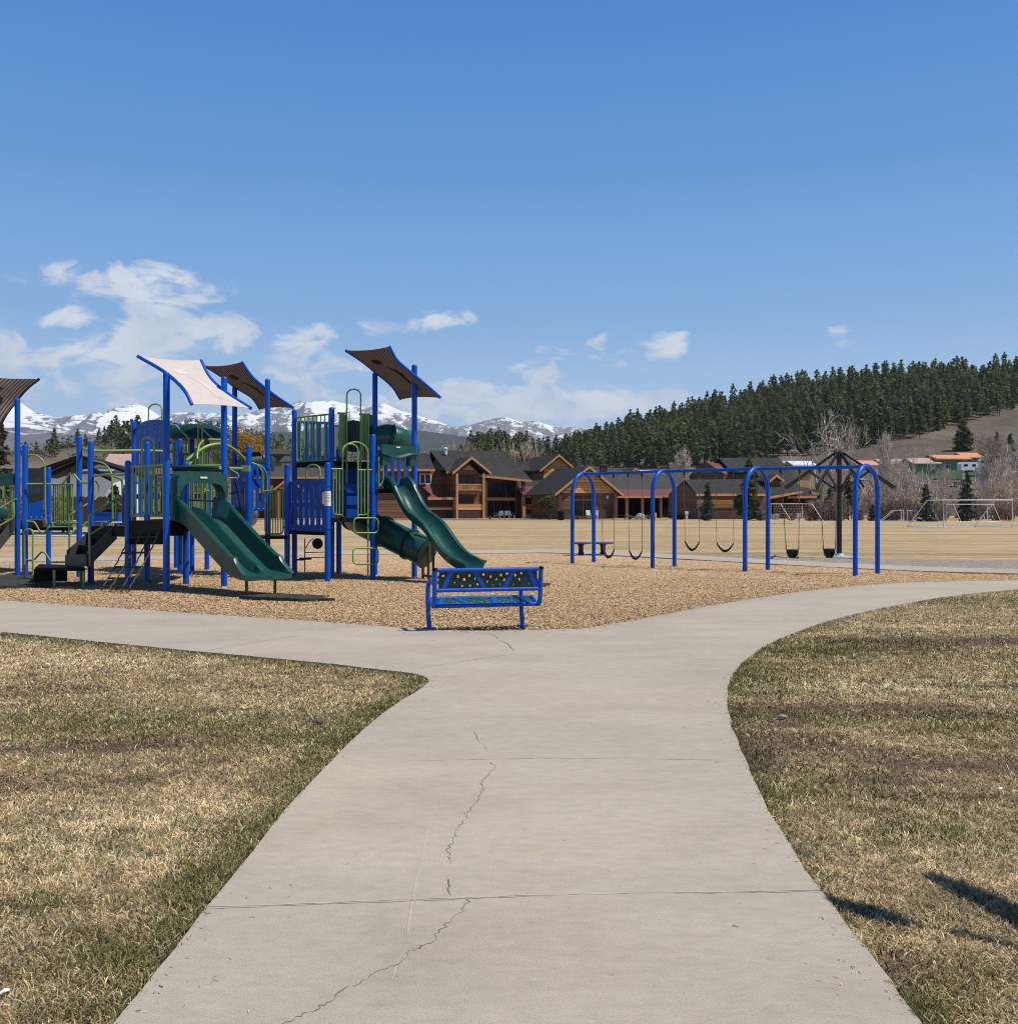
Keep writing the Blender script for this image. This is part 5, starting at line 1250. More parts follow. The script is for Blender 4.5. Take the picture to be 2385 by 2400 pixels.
# ------------------------------------------------------------------ the play structure
PS = thing('play_structure', (-5.5, 22.5, 0), 'large blue and green playground structure with slides, decks and four shade sails', 'play structure')
R_POST = .064
def pp(px, d, z=0.0): return Vector((X_at(px, d), d, z))
def post(px, pyt, d, z0=-.25, label=None):
    x = X_at(px, d); zt = Z_at(pyt, d); mb = MB(); r = R_POST
    prof = [(r, z0), (r, zt-r*.75)]+[(r*cos(a), zt-r*.75+r*.75*sin(a)) for a in (.35, .75, 1.15, 1.45)]
    mb.lathe((x, d, 0), prof, 18)
    o = mb.build('post', 'blue_paint', PS, angle=50)
    return o
POSTS = [(41, 933, 24.3), (59, 1041, 23.5), (114, 1094, 27.0), (186, 1021, 23.7), (213, 1033, 22.0), (300, 1079, 20.7), (314, 985, 27.0), (345, 1035, 22.4), (390, 871, 19.6), (525, 882, 20.7),
         (550, 903, 25.5), (627, 887, 24.3), (583, 1043, 23.4), (673, 1087, 23.6), (690, 959, 24.6), (777, 954, 23.6), (767.6, 1083, 22.3), (873.6, 1017, 23.0), (878.6, 872, 24.5), (971, 854, 23.7),
         (794, 1050, 25.2), (436, 1082, 21.5), (413, 989, 27.4), (422, 1028, 24.8), (450, 1009, 26.2), (485, 985, 26.8)]
for p in POSTS: post(*p)
def wire(name, lines, r, mat, parent=PS, seg=8):
    mb = MB()
    for ln in lines: mb.tube(ln, r, seg)
    return mb.build(name, mat, parent, angle=60)
def pl(pts, d): return [P(x, y, d) for x, y in pts]
def pl3(pts): return [P(x, y, d) for x, y, d in pts]

# decks: (four plan corners px,d), top z
def deck(corners, z, th=.09, mat='black_coat'):
    mb = MB(); q = [pp(px, d, z) for px, d in corners]; mb.slab(q, th, n=(0, 0, 1)); return mb.build('deck', mat, PS, smooth=False)
Zs = Z_at
deck([(300, 20.7), (390, 19.6), (525, 20.7), (436, 21.5)], 1.33, .2)
deck([(213, 22.0), (300, 20.7), (436, 21.5), (345, 22.6)], 1.20, .2)
deck([(345, 22.6), (436, 21.5), (500, 23.5), (413, 25.0)], 1.33, .15)
deck([(314, 27.2), (413, 25.5), (485, 26.6), (422, 28)], 1.95, .12)
deck([(583, 23.4), (673, 23.5), (676, 24.6), (600, 24.6)], .93, .06)
deck([(673, 23.6), (767.6, 22.3), (777, 23.8), (690, 24.7)], 1.08, .1)
deck([(767.6, 22.3), (873.6, 23.0), (878, 24.2), (777, 23.6)], 1.36, .09)
deck([(873.6, 23.0), (971, 23.7), (940, 24.9), (866, 24.4)], 2.02, .1)
deck([(690, 24.6), (777, 23.6), (870, 24.4), (794, 25.4)], 2.68, .12)
deck([(-60, 25.2), (41, 24.4), (112, 26.6), (0, 28)], 1.29, .13, 'deck_brown')
deck([(64, 24.4), (110, 26.0), (172, 24.6), (160, 23.9)], 1.12, .07)
# black skirt tiles below the climbing deck
mb = MB(); mb.slab([P(308, 1222, 20.65), P(386, 1222, 19.75), P(384, 1275, 19.9), P(308, 1275, 20.75)], .05); sk_ = mb.build('deck_skirt', 'black_coat', PS, smooth=False)
for t in (.1, .37, .64, .9):
    bt_ = MB(); p = P(308, 1226, 20.62).lerp(P(386, 1226, 19.72), t); bt_.lathe(p, [(.02, 0), (.018, .012), (.005, .016)], 8, (.1, -1, 0)); bt_.build('bolt', 'bolt_steel', sk_)
mb = MB(); mb.slab([P(-70, 1219, 24.9), P(104, 1219, 24.6), P(104, 1240, 24.6), P(-70, 1240, 24.9)], .06); mb.build('deck_skirt', 'deck_brown', PS, smooth=False)

# guard panels: plate with slots between two posts
def panel(pa, pb, z0, z1, arch=.0, cols=5, rows=2, mat='blue_plastic', th=.022, holes=None, inset=.07, name='guard_panel', label=None, sw=.055):
    a, b = Vector((pa[0], pa[1], 0)), Vector((pb[0], pb[1], 0)); u = (b-a).normalized(); W = (b-a).length-2*inset; H = z1-z0
    out = [(0.02, 0), (W-.02, 0), (W, .02), (W, H-arch-.03)]
    n = 10
    for k in range(n+1): t = 1-k/n; out.append((W*(.03+.94*t), H-arch+arch*sin(pi*t)**.8 if arch else H-.0))
    out += [(0, H-arch-.03), (0, .02)]
    if holes is None:
        holes = []
        for c in range(cols):
            for r in range(rows):
                hh = (H-arch*.6-.12)/rows-.07; cx = W*(c+.75)/(cols+.5); cyy = .12+(hh+.07)*(r+.5)-.02
                if rows == 2 and c in (0, cols-1): pass
                holes.append(slot(cx, cyy, sw, hh))
    else: holes = [slot(W*x, H*y, w_, h_) for x, y, w_, h_ in holes]
    vs, fs = plate(out, holes, th); mb = MB(); place_plate(mb, vs, fs, a+u*inset+Vector((0, 0, z0)), u, (0, 0, 1))
    o = mb.build(name, mat, PS, smooth=False)
    # clamps to the posts
    cl = MB()
    for q in (a, b):
        for zz in (z0+.08, z1-arch-.1): cl.lathe(q+Vector((0, 0, zz)), [(R_POST+.002, -.02), (R_POST+.012, -.018), (R_POST+.012, .018), (R_POST+.002, .02)], 14)
    cl.build('clamp', 'blue_paint', o)
    nn_ = u.cross(Vector((0, 0, 1)))
    for q_ in (.12, .5, .88):
        bt_ = MB(); bt_.lathe(a+u*(inset+W*q_)+Vector((0, 0, z0+.05))+nn_*(th/2-.002), [(.014, 0), (.013, .008), (.004, .011)], 8, nn_); bt_.build('bolt', 'bolt_steel', o)
    if label: o['label'] = label
    return o
def xy(px, d): p = pp(px, d); return (p.x, p.y)
panel(xy(673, 23.6), xy(767.6, 22.3), 1.06, 2.24, .06, 6, 2, sw=.095)
panel(xy(690, 25.0), xy(790, 25.3), 2.74, 3.72, 0, 5, 1, sw=.07)
panel(xy(316, 26.9), xy(400, 25.6), 2.60, 3.86, .10, 6, 1)
panel(xy(540, 24.9), xy(583, 23.9), 1.52, 2.62, 0, 3, 2, holes=[(.2, .75, .07, .42), (.2, .26, .07, .42), (.52, .62, .07, .55), (.82, .3, .07, .5), (.82, .78, .07, .3)])
panel(xy(583, 23.9), xy(627, 24.3), 1.52, 2.62, 0, 3, 2, holes=[(.24, .75, .07, .32), (.24, .27, .07, .44), (.62, .3, .07, .44), (.62, .78, .07, .3), (.88, .5, .05, .4)])
panel(xy(878, 24.0), xy(960, 24.6), 2.06, 2.95, 0, 4, 1, sw=.10)
panel(xy(777, 24.0), xy(868, 24.6), 1.40, 2.02, 0, 1, 1, holes=[])
panel(xy(785, 24.9), xy(870, 24.9), 2.1, 2.66, 0, 1, 1, holes=[])
panel(xy(62, 26.2), xy(108, 26.6), 1.3, 2.55, 0, 1, 1, holes=[(.55, .62, .5, .35)] if False else [])
# step pod column: blue slabs with green treads
st = MB()
for k, (z, mt) in enumerate(((1.56, 0), (1.86, 0), (2.14, 0))):
    a, b_ = pp(812, 23.6), pp(838, 23.75); u = (b_-a).normalized(); st.slab([a+Vector((0, 0, z)), b_+Vector((0, 0, z)), b_+Vector((0, .25, z)), a+Vector((0, .25, z))], .2)
st.build('climbing_step', 'blue_plastic', PS, smooth=False)

# barred barriers in lime paint
def barrier(pa, pb, z0, z1, n, r=.017, mat='lime_paint', inset=.09, rr=.1, top=True, name='barrier'):
    a, b = Vector((pa[0], pa[1], 0)), Vector((pb[0], pb[1], 0)); u = (b-a).normalized(); W = (b-a).length
    A, B_ = a+u*inset, b-u*inset; mb = MB(); Z = lambda p, z: Vector((p.x, p.y, z))
    fr = [Z(A, z1)]+arc(Z(A, z0+rr), Z(A, z0), Z(A+u*rr, z0), 5)+arc(Z(B_-u*rr, z0), Z(B_, z0), Z(B_, z0+rr), 5)+[Z(B_, z1)]
    mb.tube(fr, r*1.15, 8); mb.tube([Z(a+u*.04, z1), Z(b-u*.04, z1)], r*1.25, 8)
    o = mb.build(name, mat, PS, angle=60)
    bars = MB()
    for k in range(n): p = A+(B_-A)*((k+1)/(n+1)); bars.tube([Z(p, z0), Z(p, z1)], r*.8, 6)
    bars.build('bars', mat, o, angle=60); return o
barrier(xy(690, 24.6), xy(777, 23.6), 2.70, 3.76, 7)
barrier(xy(300, 20.75), xy(345, 20.2), 1.42, 2.42, 4); barrier(xy(345, 20.2), xy(388, 19.7), 1.42, 2.42, 4)
barrier(xy(613, 23.7), xy(672, 23.6), .98, 1.98, 6)
barrier(xy(120, 25.0), xy(176, 24.6), 1.17, 2.16, 8)
barrier(xy(787, 23.75), xy(815, 23.9), 2.76, 3.80, 3); barrier(xy(838, 24.0), xy(872, 24.2), 2.76, 3.80, 4)
barrier(xy(436, 21.6), xy(523, 20.9), 1.42, 2.45, 6)
barrier(xy(466, 24.2), xy(532, 24.6), 2.0, 3.05, 8); barrier(xy(400, 25.4), xy(442, 26), 2.0, 3.3, 5); barrier(xy(462, 25.4), xy(486, 26.2), 2.1, 3.75, 3)
barrier(xy(20, 24.6), xy(39, 24.4), 1.45, 2.1, 2); barrier(xy(-60, 24.9), xy(14, 24.6), 1.45, 2.35, 7)

barrier(xy(440, 22.6), xy(522, 22.2), 1.46, 2.52, 8); barrier(xy(452, 26.0), xy(486, 26.7), 2.0, 3.1, 5); barrier(xy(350, 22.4), xy(432, 21.7), 1.42, 2.3, 6, mat='dark_green_plastic')
panel(xy(413, 26.4), xy(452, 26.2), 2.05, 3.0, 0, 3, 1); panel(xy(320, 24.4), xy(400, 25.0), 1.36, 2.35, .06, 5, 2)
# lime climbing rails and hoops
def rail(lines, r=.019, name='climbing_rail', mat='lime_paint'): return wire(name, lines, r, mat)
d = 22.75                                     # ladder face of the right tower
hoop = lambda x0, x1, yt, yb, d0, d1: pl3([(x0, yb, d0)])+[P(x0+(x1-x0)*(.5-.5*cos(t)), yt+(x1-x0)*.42*(1-sin(t)), d0+(d1-d0)*(.5-.5*cos(t))) for t in [pi*k/10 for k in range(11)]]+pl3([(x1, yb, d1)])
rail([hoop(812.5, 845, 912, 1140, 23.8, 23.9), pl3([(812.5, 1140, 23.8), (798, 1140, 23.75)])])
rail([hoop(802.5, 862, 1036, 1212, 22.5, 22.85), pl3([(862, 1100, 22.85), (862, 1354, 22.85)]), hoop(802.5, 838.5, 1040, 1212, 22.5, 22.7)])
rail([pl3([(776, 1099, 22.35), (803, 1099, 22.5)]), pl3([(838.5, 1101, 22.7), (871, 1101, 22.95)])], .017)
rail([pl3([(780.5, 1101, 22.4), (780.5, 1196, 22.4), (783, 1204, 22.4), (787, 1206.5, 22.42), (802, 1206.5, 22.5)]), pl3([(788, 1101, 22.42), (788, 1206, 22.42)]), pl3([(795, 1101, 22.46), (795, 1206, 22.46)]), pl3([(838.5, 1207, 22.7), (858, 1207, 22.83), (861, 1203, 22.84)]), pl3([(846, 1101, 22.75), (846, 1206, 22.75)]), pl3([(854, 1101, 22.8), (854, 1206, 22.8)])], .014)
def rr_loop(x0, y0, x1, y1, d0, d1, rr=9):
    pts = []
    for (cx, cy_, a0) in ((x1-rr, y0+rr, -90), (x1-rr, y1-rr, 0), (x0+rr, y1-rr, 90), (x0+rr, y0+rr, 180)):
        for k in range(5):
            a = radians(a0+90*k/4); x = cx+rr*cos(a); y = cy_+rr*sin(a); pts.append(P(x, y, d0+(d1-d0)*(x-x0)/(x1-x0)))
    return pts
lp_ = MB(); lp_.tube(rr_loop(829, 1214, 886, 1249, 22.5, 22.9), .018, 8, closed=True); lp_.build('step_loop', 'lime_paint', PS, angle=60)
lp_ = MB(); lp_.tube(rr_loop(827, 1285, 886, 1322, 22.5, 22.9), .018, 8, closed=True); lp_.build('step_loop', 'lime_paint', PS, angle=60)
rail([hoop(718, 750, 1089, 1122, 23.2, 22.8)], .02)
rail([pl3([(887.5, 1070, 22.95), (887.5, 1142, 22.95)]), pl3([(898, 1070, 23), (898, 1122, 23), (895, 1132, 23), (888, 1140, 22.95)]), pl3([(946, 1072, 23.5), (948, 1124, 23.5)]), pl3([(956, 1072, 23.6), (956, 1126, 23.6)])], .017)
# sails carry on below; left group rails
rail([arc(P(63, 1066, 23.5), P(98, 1062, 23.5), P(105, 1092, 23.5), 8)+pl([(106, 1150), (107, 1222), (109, 1231), (114, 1235), (119, 1230)], 23.5)])
rail([smooth_path(pl3([(62, 1134, 23.4), (100, 1134, 23.5), (138, 1134.5, 23.6), (147, 1133, 23.6), (157, 1120, 23.6), (163, 1111, 23.6), (168, 1109, 23.6), (174, 1112, 23.6), (184, 1124, 23.6), (191, 1131, 23.6), (200, 1132, 23.4), (208, 1132, 22.4)]), 4)], .021)
rail([smooth_path(pl3([(62, 1222, 23.4), (78, 1223, 23.4), (84, 1229, 23.4), (92, 1243, 23.4), (98, 1248, 23.4), (106, 1246, 23.4), (116, 1234, 23.4), (124, 1226, 23.5), (140, 1225, 23.5), (182, 1225, 23.6)]), 4)], .021)
rail([pl([(119, 1236), (170, 1234)], 24.2)], .016)
rail([arc(P(218, 1081, 22), P(252, 1080, 21.9), P(262, 1112, 21.8), 8)+pl([(263, 1130), (264, 1200), (264, 1222)], 21.8)])
rail([smooth_path(pl3([(218, 1116, 22), (240, 1113, 21.6), (268, 1112, 21.2), (296, 1114, 20.8)]), 4), smooth_path(pl3([(262, 1115, 22.2), (276, 1120, 22.4), (286, 1128, 22.6), (287, 1160, 22.6)]), 3)], .024)
rail([smooth_path(pl3([(196, 1052, 23.7), (206, 1055, 23.2), (240, 1057, 23.4), (330, 1056, 24.6), (415, 1059, 25.4)]), 4)], .036, 'overhead_rail')
rail([hoop(57, 77, 1240, 1376, 22.4, 22.2)], .021)
rail([smooth_path(pl3([(63, 1313, 22.6), (76, 1313, 22.5), (84, 1308, 22.5), (95, 1296, 22.4), (102, 1294, 22.4), (108, 1299, 22.4), (117, 1313, 22.4), (124, 1317, 22.4), (158, 1317, 22.3)]), 4)], .021)
rail([hoop(333, 361, 1025, 1122, 20.5, 20.2)], .02)
rail([hoop(348, 380, 947, 990, 26.6, 26.2)], .02)
rail([pl3([(375+25, 996, 25.6), (412, 996, 25.4), (418, 1003, 25.4), (443, 1028, 25.0), (443, 1093, 25.0)]), pl3([(464, 998, 25.2), (466, 1000, 25.2), (472, 997, 25.2), (485, 997, 25.4)]), pl3([(464, 998, 25.2), (464, 1096, 25.2)]), pl3([(474, 1000, 25.2), (474, 1096, 25.2)]), pl3([(472, 1004, 25.2), (498, 1027, 24.6)])], .02)
rail([smooth_path(pl3([(437, 1079, 23.0), (462, 1060, 23.2), (486, 1046, 23.4), (510, 1041, 23.6), (532, 1044, 23.8), (552, 1056, 24.0), (572, 1074, 24.2)]), 4), smooth_path(pl3([(441, 1090, 24.2), (466, 1068, 24.4), (490, 1053, 24.6), (514, 1049, 24.8), (540, 1060, 25)]), 4)], .04, 'arch_climber')
rail([pl3([(462, 1076, 22.8), (463, 1060, 22.9), (467, 1043, 23.1), (476, 1032, 23.3)]), pl3([(488, 1030, 23), (535, 1031, 23.4)])], .025)
rail([pl3([(366, 1093, 20.0), (425, 1093, 20.2), (518, 1096, 20.6)]), pl3([(535, 1097, 20.75), (568, 1098, 21.3)])], .027, 'overhead_rail')
mb = MB(); mb.box(P(576, 1097.5, 21.4), (.16, .12, .13)); mb.build('rail_socket', 'lime_paint', PS)
rail([pl3([(537, 1098, 20.8), (556, 1109, 20.9), (560, 1116, 20.9), (556, 1120, 20.9), (536, 1120, 20.8)])], .014)
rail([arc(P(590, 1085, 23.4), P(614, 1088, 23.5), P(616, 1118, 23.6), 7)+pl([(616, 1152)], 23.6), arc(P(604, 1088, 23.9), P(624, 1096, 24), P(626, 1120, 24.1), 6)+pl([(626, 1152)], 24.1)], .02)
rail([pl3([(552, 1130, 24.4), (560, 1170, 24.2), (569, 1232, 24)]), pl3([(538, 1158, 24.3), (556, 1153, 24.3), (575, 1153, 24.3)])], .012, 'climbing_rope', 'black_coat')
# cap rail in dark green between hood posts
rail([pl3([(404, 1098, 20.0), (518, 1101, 20.6)])], .045, 'cross_beam', 'dark_green_plastic')

# hand rails beside the stairs
rail([pl3([(163, 1326, 22.0), (162, 1212, 22.0), (165, 1207, 22.0), (172, 1202, 22.0), (224, 1169, 22.3), (231, 1160, 22.4), (232, 1138, 22.4), (224, 1126, 22.3), (216, 1126, 22.2)]), pl3([(164, 1253, 22.0), (206, 1224, 22.2), (214, 1222, 22.2)])], .022, 'handrail')
rail([pl3([(210, 1326, 20.9), (209, 1214, 20.9), (211, 1207, 20.9), (217, 1202, 20.9), (278, 1166, 21.3)]), pl3([(211, 1253, 20.9), (270, 1215, 21.3)]), pl3([(272, 1171, 21.3), (272, 1212, 21.3), (268, 1217, 21.3)])], .022, 'handrail')
rail([pl3([(-60, 1222, 23.6), (0, 1191, 24.0), (34, 1171, 24.2), (38, 1169, 24.2)]), pl3([(-60, 1262, 23.6), (0, 1232, 23.9), (30, 1214, 24.1), (33, 1208, 24.1), (32, 1176, 24.2)]), pl3([(12, 1136, 24.3), (12, 1190, 24.3), (17, 1203, 24.3), (24, 1210, 24.3), (30, 1208, 24.2)])], .022, 'handrail')
# stairs: transfer steps up to the climbing deck
def stairs(p0, p1, q0, q1, n, zlow, zhigh, name='staircase'):
    """p0,p1 lower left/right plan points, q0,q1 upper left/right"""
    mb = MB()
    for k in range(n):
        t0, t1 = k/n, (k+1)/n; z = zlow+(zhigh-zlow)*(k+.5)/n
        a, b_ = p0.lerp(q0, t0), p1.lerp(q1, t0); c, e = p1.lerp(q1, t1), p0.lerp(q0, t1)
        mb.slab([Vector((v.x, v.y, z)) for v in (a, b_, c, e)], .05, n=(0, 0, 1)); lo = [Vector((v.x, v.y, z-(zhigh-zlow)/n)) for v in (a, b_)]; hi = [Vector((v.x, v.y, z-.05)) for v in (a, b_)]
        off = (q0-p0).normalized()*.02; mb.hexa([lo[0]+off, lo[1]+off, lo[1]+off*2, lo[0]+off*2], [hi[0]+off, hi[1]+off, hi[1]+off*2, hi[0]+off*2])
    o = mb.build(name, 'black_coat', PS, smooth=False)
    for a, b_ in ((p0, q0), (p1, q1)):
        sd = MB(); n_ = (p1-p0).normalized()*(.02 if a is p1 else -.02); L0, L1 = zlow-.12, zlow+.2; H0, H1 = zhigh-.16, zhigh+.16
        A = [Vector((a.x, a.y, L0)), Vector((a.x, a.y, L1)), Vector((b_.x, b_.y, H1)), Vector((b_.x, b_.y, H0))]
        sd.hexa([p-n_ for p in A], [p+n_ for p in A]); sd.build('stringer', 'grey_plastic', o, smooth=False)
    return o
stairs(pp(157, 21.6), pp(205, 20.9), pp(232, 22.2), pp(273, 21.3), 3, .48, 1.1)
mb = MB(); mb.slab([P(157, 1300, 21.55), P(205, 1299, 20.85), P(205, 1327, 20.85), P(157, 1327, 21.55)], .04); mb.build('step_riser', 'grey_plastic', PS, smooth=False)
stairs(pp(-75, 22.6), pp(-40, 22.0), pp(8, 24.4), pp(34, 23.9), 4, .35, 1.2)
# transfer platform
mb = MB(); q = [pp(82, 20.9, .36), pp(199, 20.7, .36), pp(196, 21.9, .36), pp(92, 22.2, .36)]; mb.slab(q, .06, n=(0, 0, 1)); mb.slab([pp(82, 21.2, .32), pp(158, 21.2, .32), pp(158, 21.2, .06), pp(82, 21.2, .06)], .05); mb.build('transfer_step', 'black_coat', PS, smooth=False)
for px, dd in ((127, 20.75), (196, 20.75), (92, 22.0), (190, 21.9)):
    mb = MB(); mb.tube([pp(px, dd, -.2), pp(px, dd, .32)], .028, 8); mb.build('step_leg', 'lime_paint', PS)

# chain net ladder
nl = []
for a, b_ in (((308, 1248, 20.6), (240, 1378, 19.5)), ((332, 1248, 20.3), (258, 1380, 19.3)), ((352, 1248, 20.1), (288, 1376, 19.2)), ((374, 1246, 19.85), (303, 1378, 19.1))):
    A, B_ = P(*a), P(*b_); n = 16
    nl.append([A.lerp(B_, k/n)+Vector((.008*(-1)**k, 0, -.05*sin(pi*k/n))) for k in range(n+1)])
net = wire('net_ladder', nl, .014, 'chain_steel', seg=5)
rg_ = MB()
for t in (.08, .33, .58, .8, .97):
    rg_.tube([P(308+(240-308)*t, 1248+(1378-1248)*t, 20.6-1.1*t)+Vector((0, 0, -.05*sin(pi*t))), P(374+(303-374)*t, 1246+132*t, 19.85-.75*t)+Vector((0, 0, -.05*sin(pi*t)))], .02, 7)
rg_.build('rung', 'rubber', net)

# ---- slides
def slide(centre, lat, prof, name='slide', label=None, mat='green_plastic'):
    mb = MB(); mb.sweep(prof, centre, lat); o = mb.build(name, mat, PS, angle=50)
    if label: o['label'] = label
    return o
A_ = Vector((.77, -.63, 0)).normalized(); B_ = Vector((.63, .77, 0)).normalized()
O1 = pp(390, 19.6); mid = (pp(390, 19.6)+pp(525, 20.7))/2
def run(o, dr, tab, n=6): return smooth_path([o+dr*s+Vector((0, 0, z)) for s, z in tab], n)
hw = .50
prof = [(-hw-.05, .315), (-hw, .34), (-hw+.045, .31), (-hw+.07, .06), (-hw+.12, .012), (-.10, .0), (-.06, .03), (-.038, .16), (0, .185), (.038, .16), (.06, .03), (.10, .0), (hw-.12, .012), (hw-.07, .06), (hw-.045, .31), (hw, .34), (hw+.05, .315), (hw+.045, .24), (hw+.01, .22), (hw-.01, -.05), (hw-.06, -.07), (-hw+.06, -.07), (-hw+.01, -.05), (-hw-.01, .22), (-hw-.045, .24)]
path = run(mid+A_*.02, A_, [(-.12, 1.36), (.16, 1.35), (.42, 1.24), (.70, 1.06), (1.10, .80), (1.45, .58), (1.72, .43), (1.95, .36), (2.30, .335)])
n = len(path); profs = []
for i in range(n):
    t = i/(n-1); k = 1.0+.35*max(0, 1-t*4) if t < .25 else (1.0 if t < .86 else max(.12, 1-(t-.86)/.14*.9)); fl = 1.0+(.06*max(0, (t-.86)/.14))
    profs.append([(a*fl, h*k if h > .05 else h) for a, h in prof])
s1 = slide(path, B_, profs, label='wide double green slide')
e = path[-1]
for sg in (-.32, .32):
    mb = MB(); p = e-A_*.25+B_*sg; mb.tube([Vector((p.x, p.y, -.2)), Vector((p.x, p.y, .30))], .028, 8); mb.build('support_leg', 'brown_steel', s1)
# hood over the double slide: arch plate with a rounded brow
hd = MB(); W = .555; zb, zt = 1.36, 2.30
def arch_loop(Wo, zo, ro, n=6): return [(Wo, zb)]+[(Wo-ro+ro*cos(pi/2*k/n), zo-ro+ro*sin(pi/2*k/n)) for k in range(n+1)]+[(-Wo+ro-ro*sin(pi/2*k/n), zo-ro+ro*cos(pi/2*k/n)) for k in range(n+1)]+[(-Wo, zb)]
def arch_plate(Wo, zo, ro, Wi, zi, ri, th, at):
    lp = arch_loop(Wo, zo, ro)+list(reversed(arch_loop(Wi, zi, ri))); vs, fs = plate(lp, [], th); place_plate(hd, vs, fs, mid+A_*at, B_, (0, 0, 1))
arch_plate(W, zt, .20, W-.075, zt-.19, .24, .10, .02)
arch_plate(W+.015, zt-.015, .19, W-.06, zt-.21, .26, .12, .11)
br = [(-W-.02, zt-.50), (-W-.02, zt-.22), (-W+.02, zt-.09), (-W+.10, zt-.03), (W-.10, zt-.03), (W-.02, zt-.09), (W+.02, zt-.22), (W+.02, zt-.50), (W-.045, zt-.50), (W-.06, zt-.40), (W-.13, zt-.28), (W-.26, zt-.225), (-W+.26, zt-.225), (-W+.13, zt-.28), (-W+.06, zt-.40), (-W+.045, zt-.50)]
vs, fs = plate(br, [], .14); place_plate(hd, vs, fs, mid+A_*.18, B_, (0, 0, 1))
ho = hd.build('slide_hood', 'green_plastic', PS, angle=35)
mb = MB(); mb.box(mid+A_*.265+Vector((0, 0, zt-.12)), (.16, .006, .035), (B_, A_, Vector((0, 0, 1)))); mb.build('plate', 'white_paint', ho)
mb = MB(); mb.tube([mid+B_*-.28+A_*.2+Vector((0, 0, 1.74)), mid+B_*.28+A_*.2+Vector((0, 0, 1.72))], .016, 7); mb.build('grab_bar', 'black_coat', ho)
# single wave slide of the right tower
L2 = Vector((.77, .63, 0)).normalized(); D2 = Vector((.63, -.77, 0)).normalized(); P19, P20 = pp(873.6, 23.0), pp(971, 23.7); m2 = (P19+P20)/2+L2*.05
hw = .27
prof = [(-hw-.05, .18), (-hw-.01, .205), (-hw+.045, .19), (-hw+.09, .07), (-hw+.17, .0), (0, -.022), (hw-.17, .0), (hw-.09, .07), (hw-.045, .19), (hw+.01, .205), (hw+.05, .18), (hw+.045, .14), (hw+.0, .12), (hw-.05, -.02), (hw-.15, -.08), (-hw+.15, -.08), (-hw+.05, -.02), (-hw, .12), (-hw-.045, .14)]
path = run(m2, D2, [(-.15, 2.04), (.08, 2.03), (.32, 1.86), (.60, 1.56), (.88, 1.35), (1.15, 1.24), (1.44, 1.09), (1.76, .83), (2.08, .59), (2.40, .43), (2.70, .355), (2.98, .345)])
n = len(path); profs = []
for i in range(n):
    t = i/(n-1); k = 1+.45*max(0, 1-abs(t-.09)/.1) if t < .2 else (1.0 if t < .9 else max(.75, 1-(t-.9)/.1*.3)); profs.append([(a, h*k if h > .03 else h) for a, h in prof])
s2 = slide(path, L2, profs, label='single wavy green slide')
for f_, dz in ((.56, .12),):
    p = path[int(n*f_)]; mb = MB(); mb.tube([Vector((p.x, p.y, -.2)), Vector((p.x, p.y, p.z-.06))], .03, 8); mb.build('support_leg', 'brown_steel', s2)
p = path[-2]; mb = MB(); mb.tube([Vector((p.x, p.y, -.2)), Vector((p.x, p.y, p.z-.06))], .03, 8); mb.build('support_leg', 'brown_steel', s2)
# wavy hood between the tall posts
hd = MB(); W = .47; top = 3.02; n = 22
up_ = [(-W+2*W*k/n, top+.01*cos(6*k/n)) for k in range(n+1)]
lo_ = [(W-2*W*k/n, top-.24+.045*sin(2*pi*(1-k/n)*1.0+2.2)) for k in range(n+1)]
vs, fs = plate(up_+lo_, [], .07); place_plate(hd, vs, fs, m2+D2*.10, L2, (0, 0, 1))
for k in range(n):                              # the brow curls forward along its lower edge
    a, b_ = lo_[k], lo_[k+1]
    q = [m2+L2*a[0]+D2*.10+Vector((0, 0, a[1]+.05)), m2+L2*b_[0]+D2*.10+Vector((0, 0, b_[1]+.05)), m2+L2*b_[0]+D2*.24+Vector((0, 0, b_[1]-.01)), m2+L2*a[0]+D2*.24+Vector((0, 0, a[1]-.01))]
    hd.slab(q, .03)
for sg in (-1, 1): hd.box(m2+L2*sg*(W-.1)+D2*.10+Vector((0, 0, top-.34)), (.2, .16, .26), (L2, D2, Vector((0, 0, 1))))
ho = hd.build('slide_hood', 'green_plastic', PS, angle=40)
mb = MB(); mb.box(m2+D2*.142+L2*-.02+Vector((0, 0, top-.05)), (.10, .006, .03), (L2, D2, Vector((0, 0, 1)))); mb.build('plate', 'white_paint', ho)
# hood of the slide at the left edge
hd = MB(); vs, fs = plate([(0, 0), (.75, 0), (.75, .26), (.7, .3), (0, .3)], [ellipse(.28, .06, .12, .05)], .12); place_plate(hd, vs, fs, P(-40, 1138, 24.3), (1, 0, 0), (0, 0, 1)); hd.build('slide_hood', 'green_plastic', PS, angle=40)
mb = MB(); mb.lathe(P(4, 1204, 24.0), [(.02, -.14), (.12, -.1), (.15, 0), (.12, .1), (.02, .14)], 14); mb.build('play_bubble', 'green_plastic', PS)
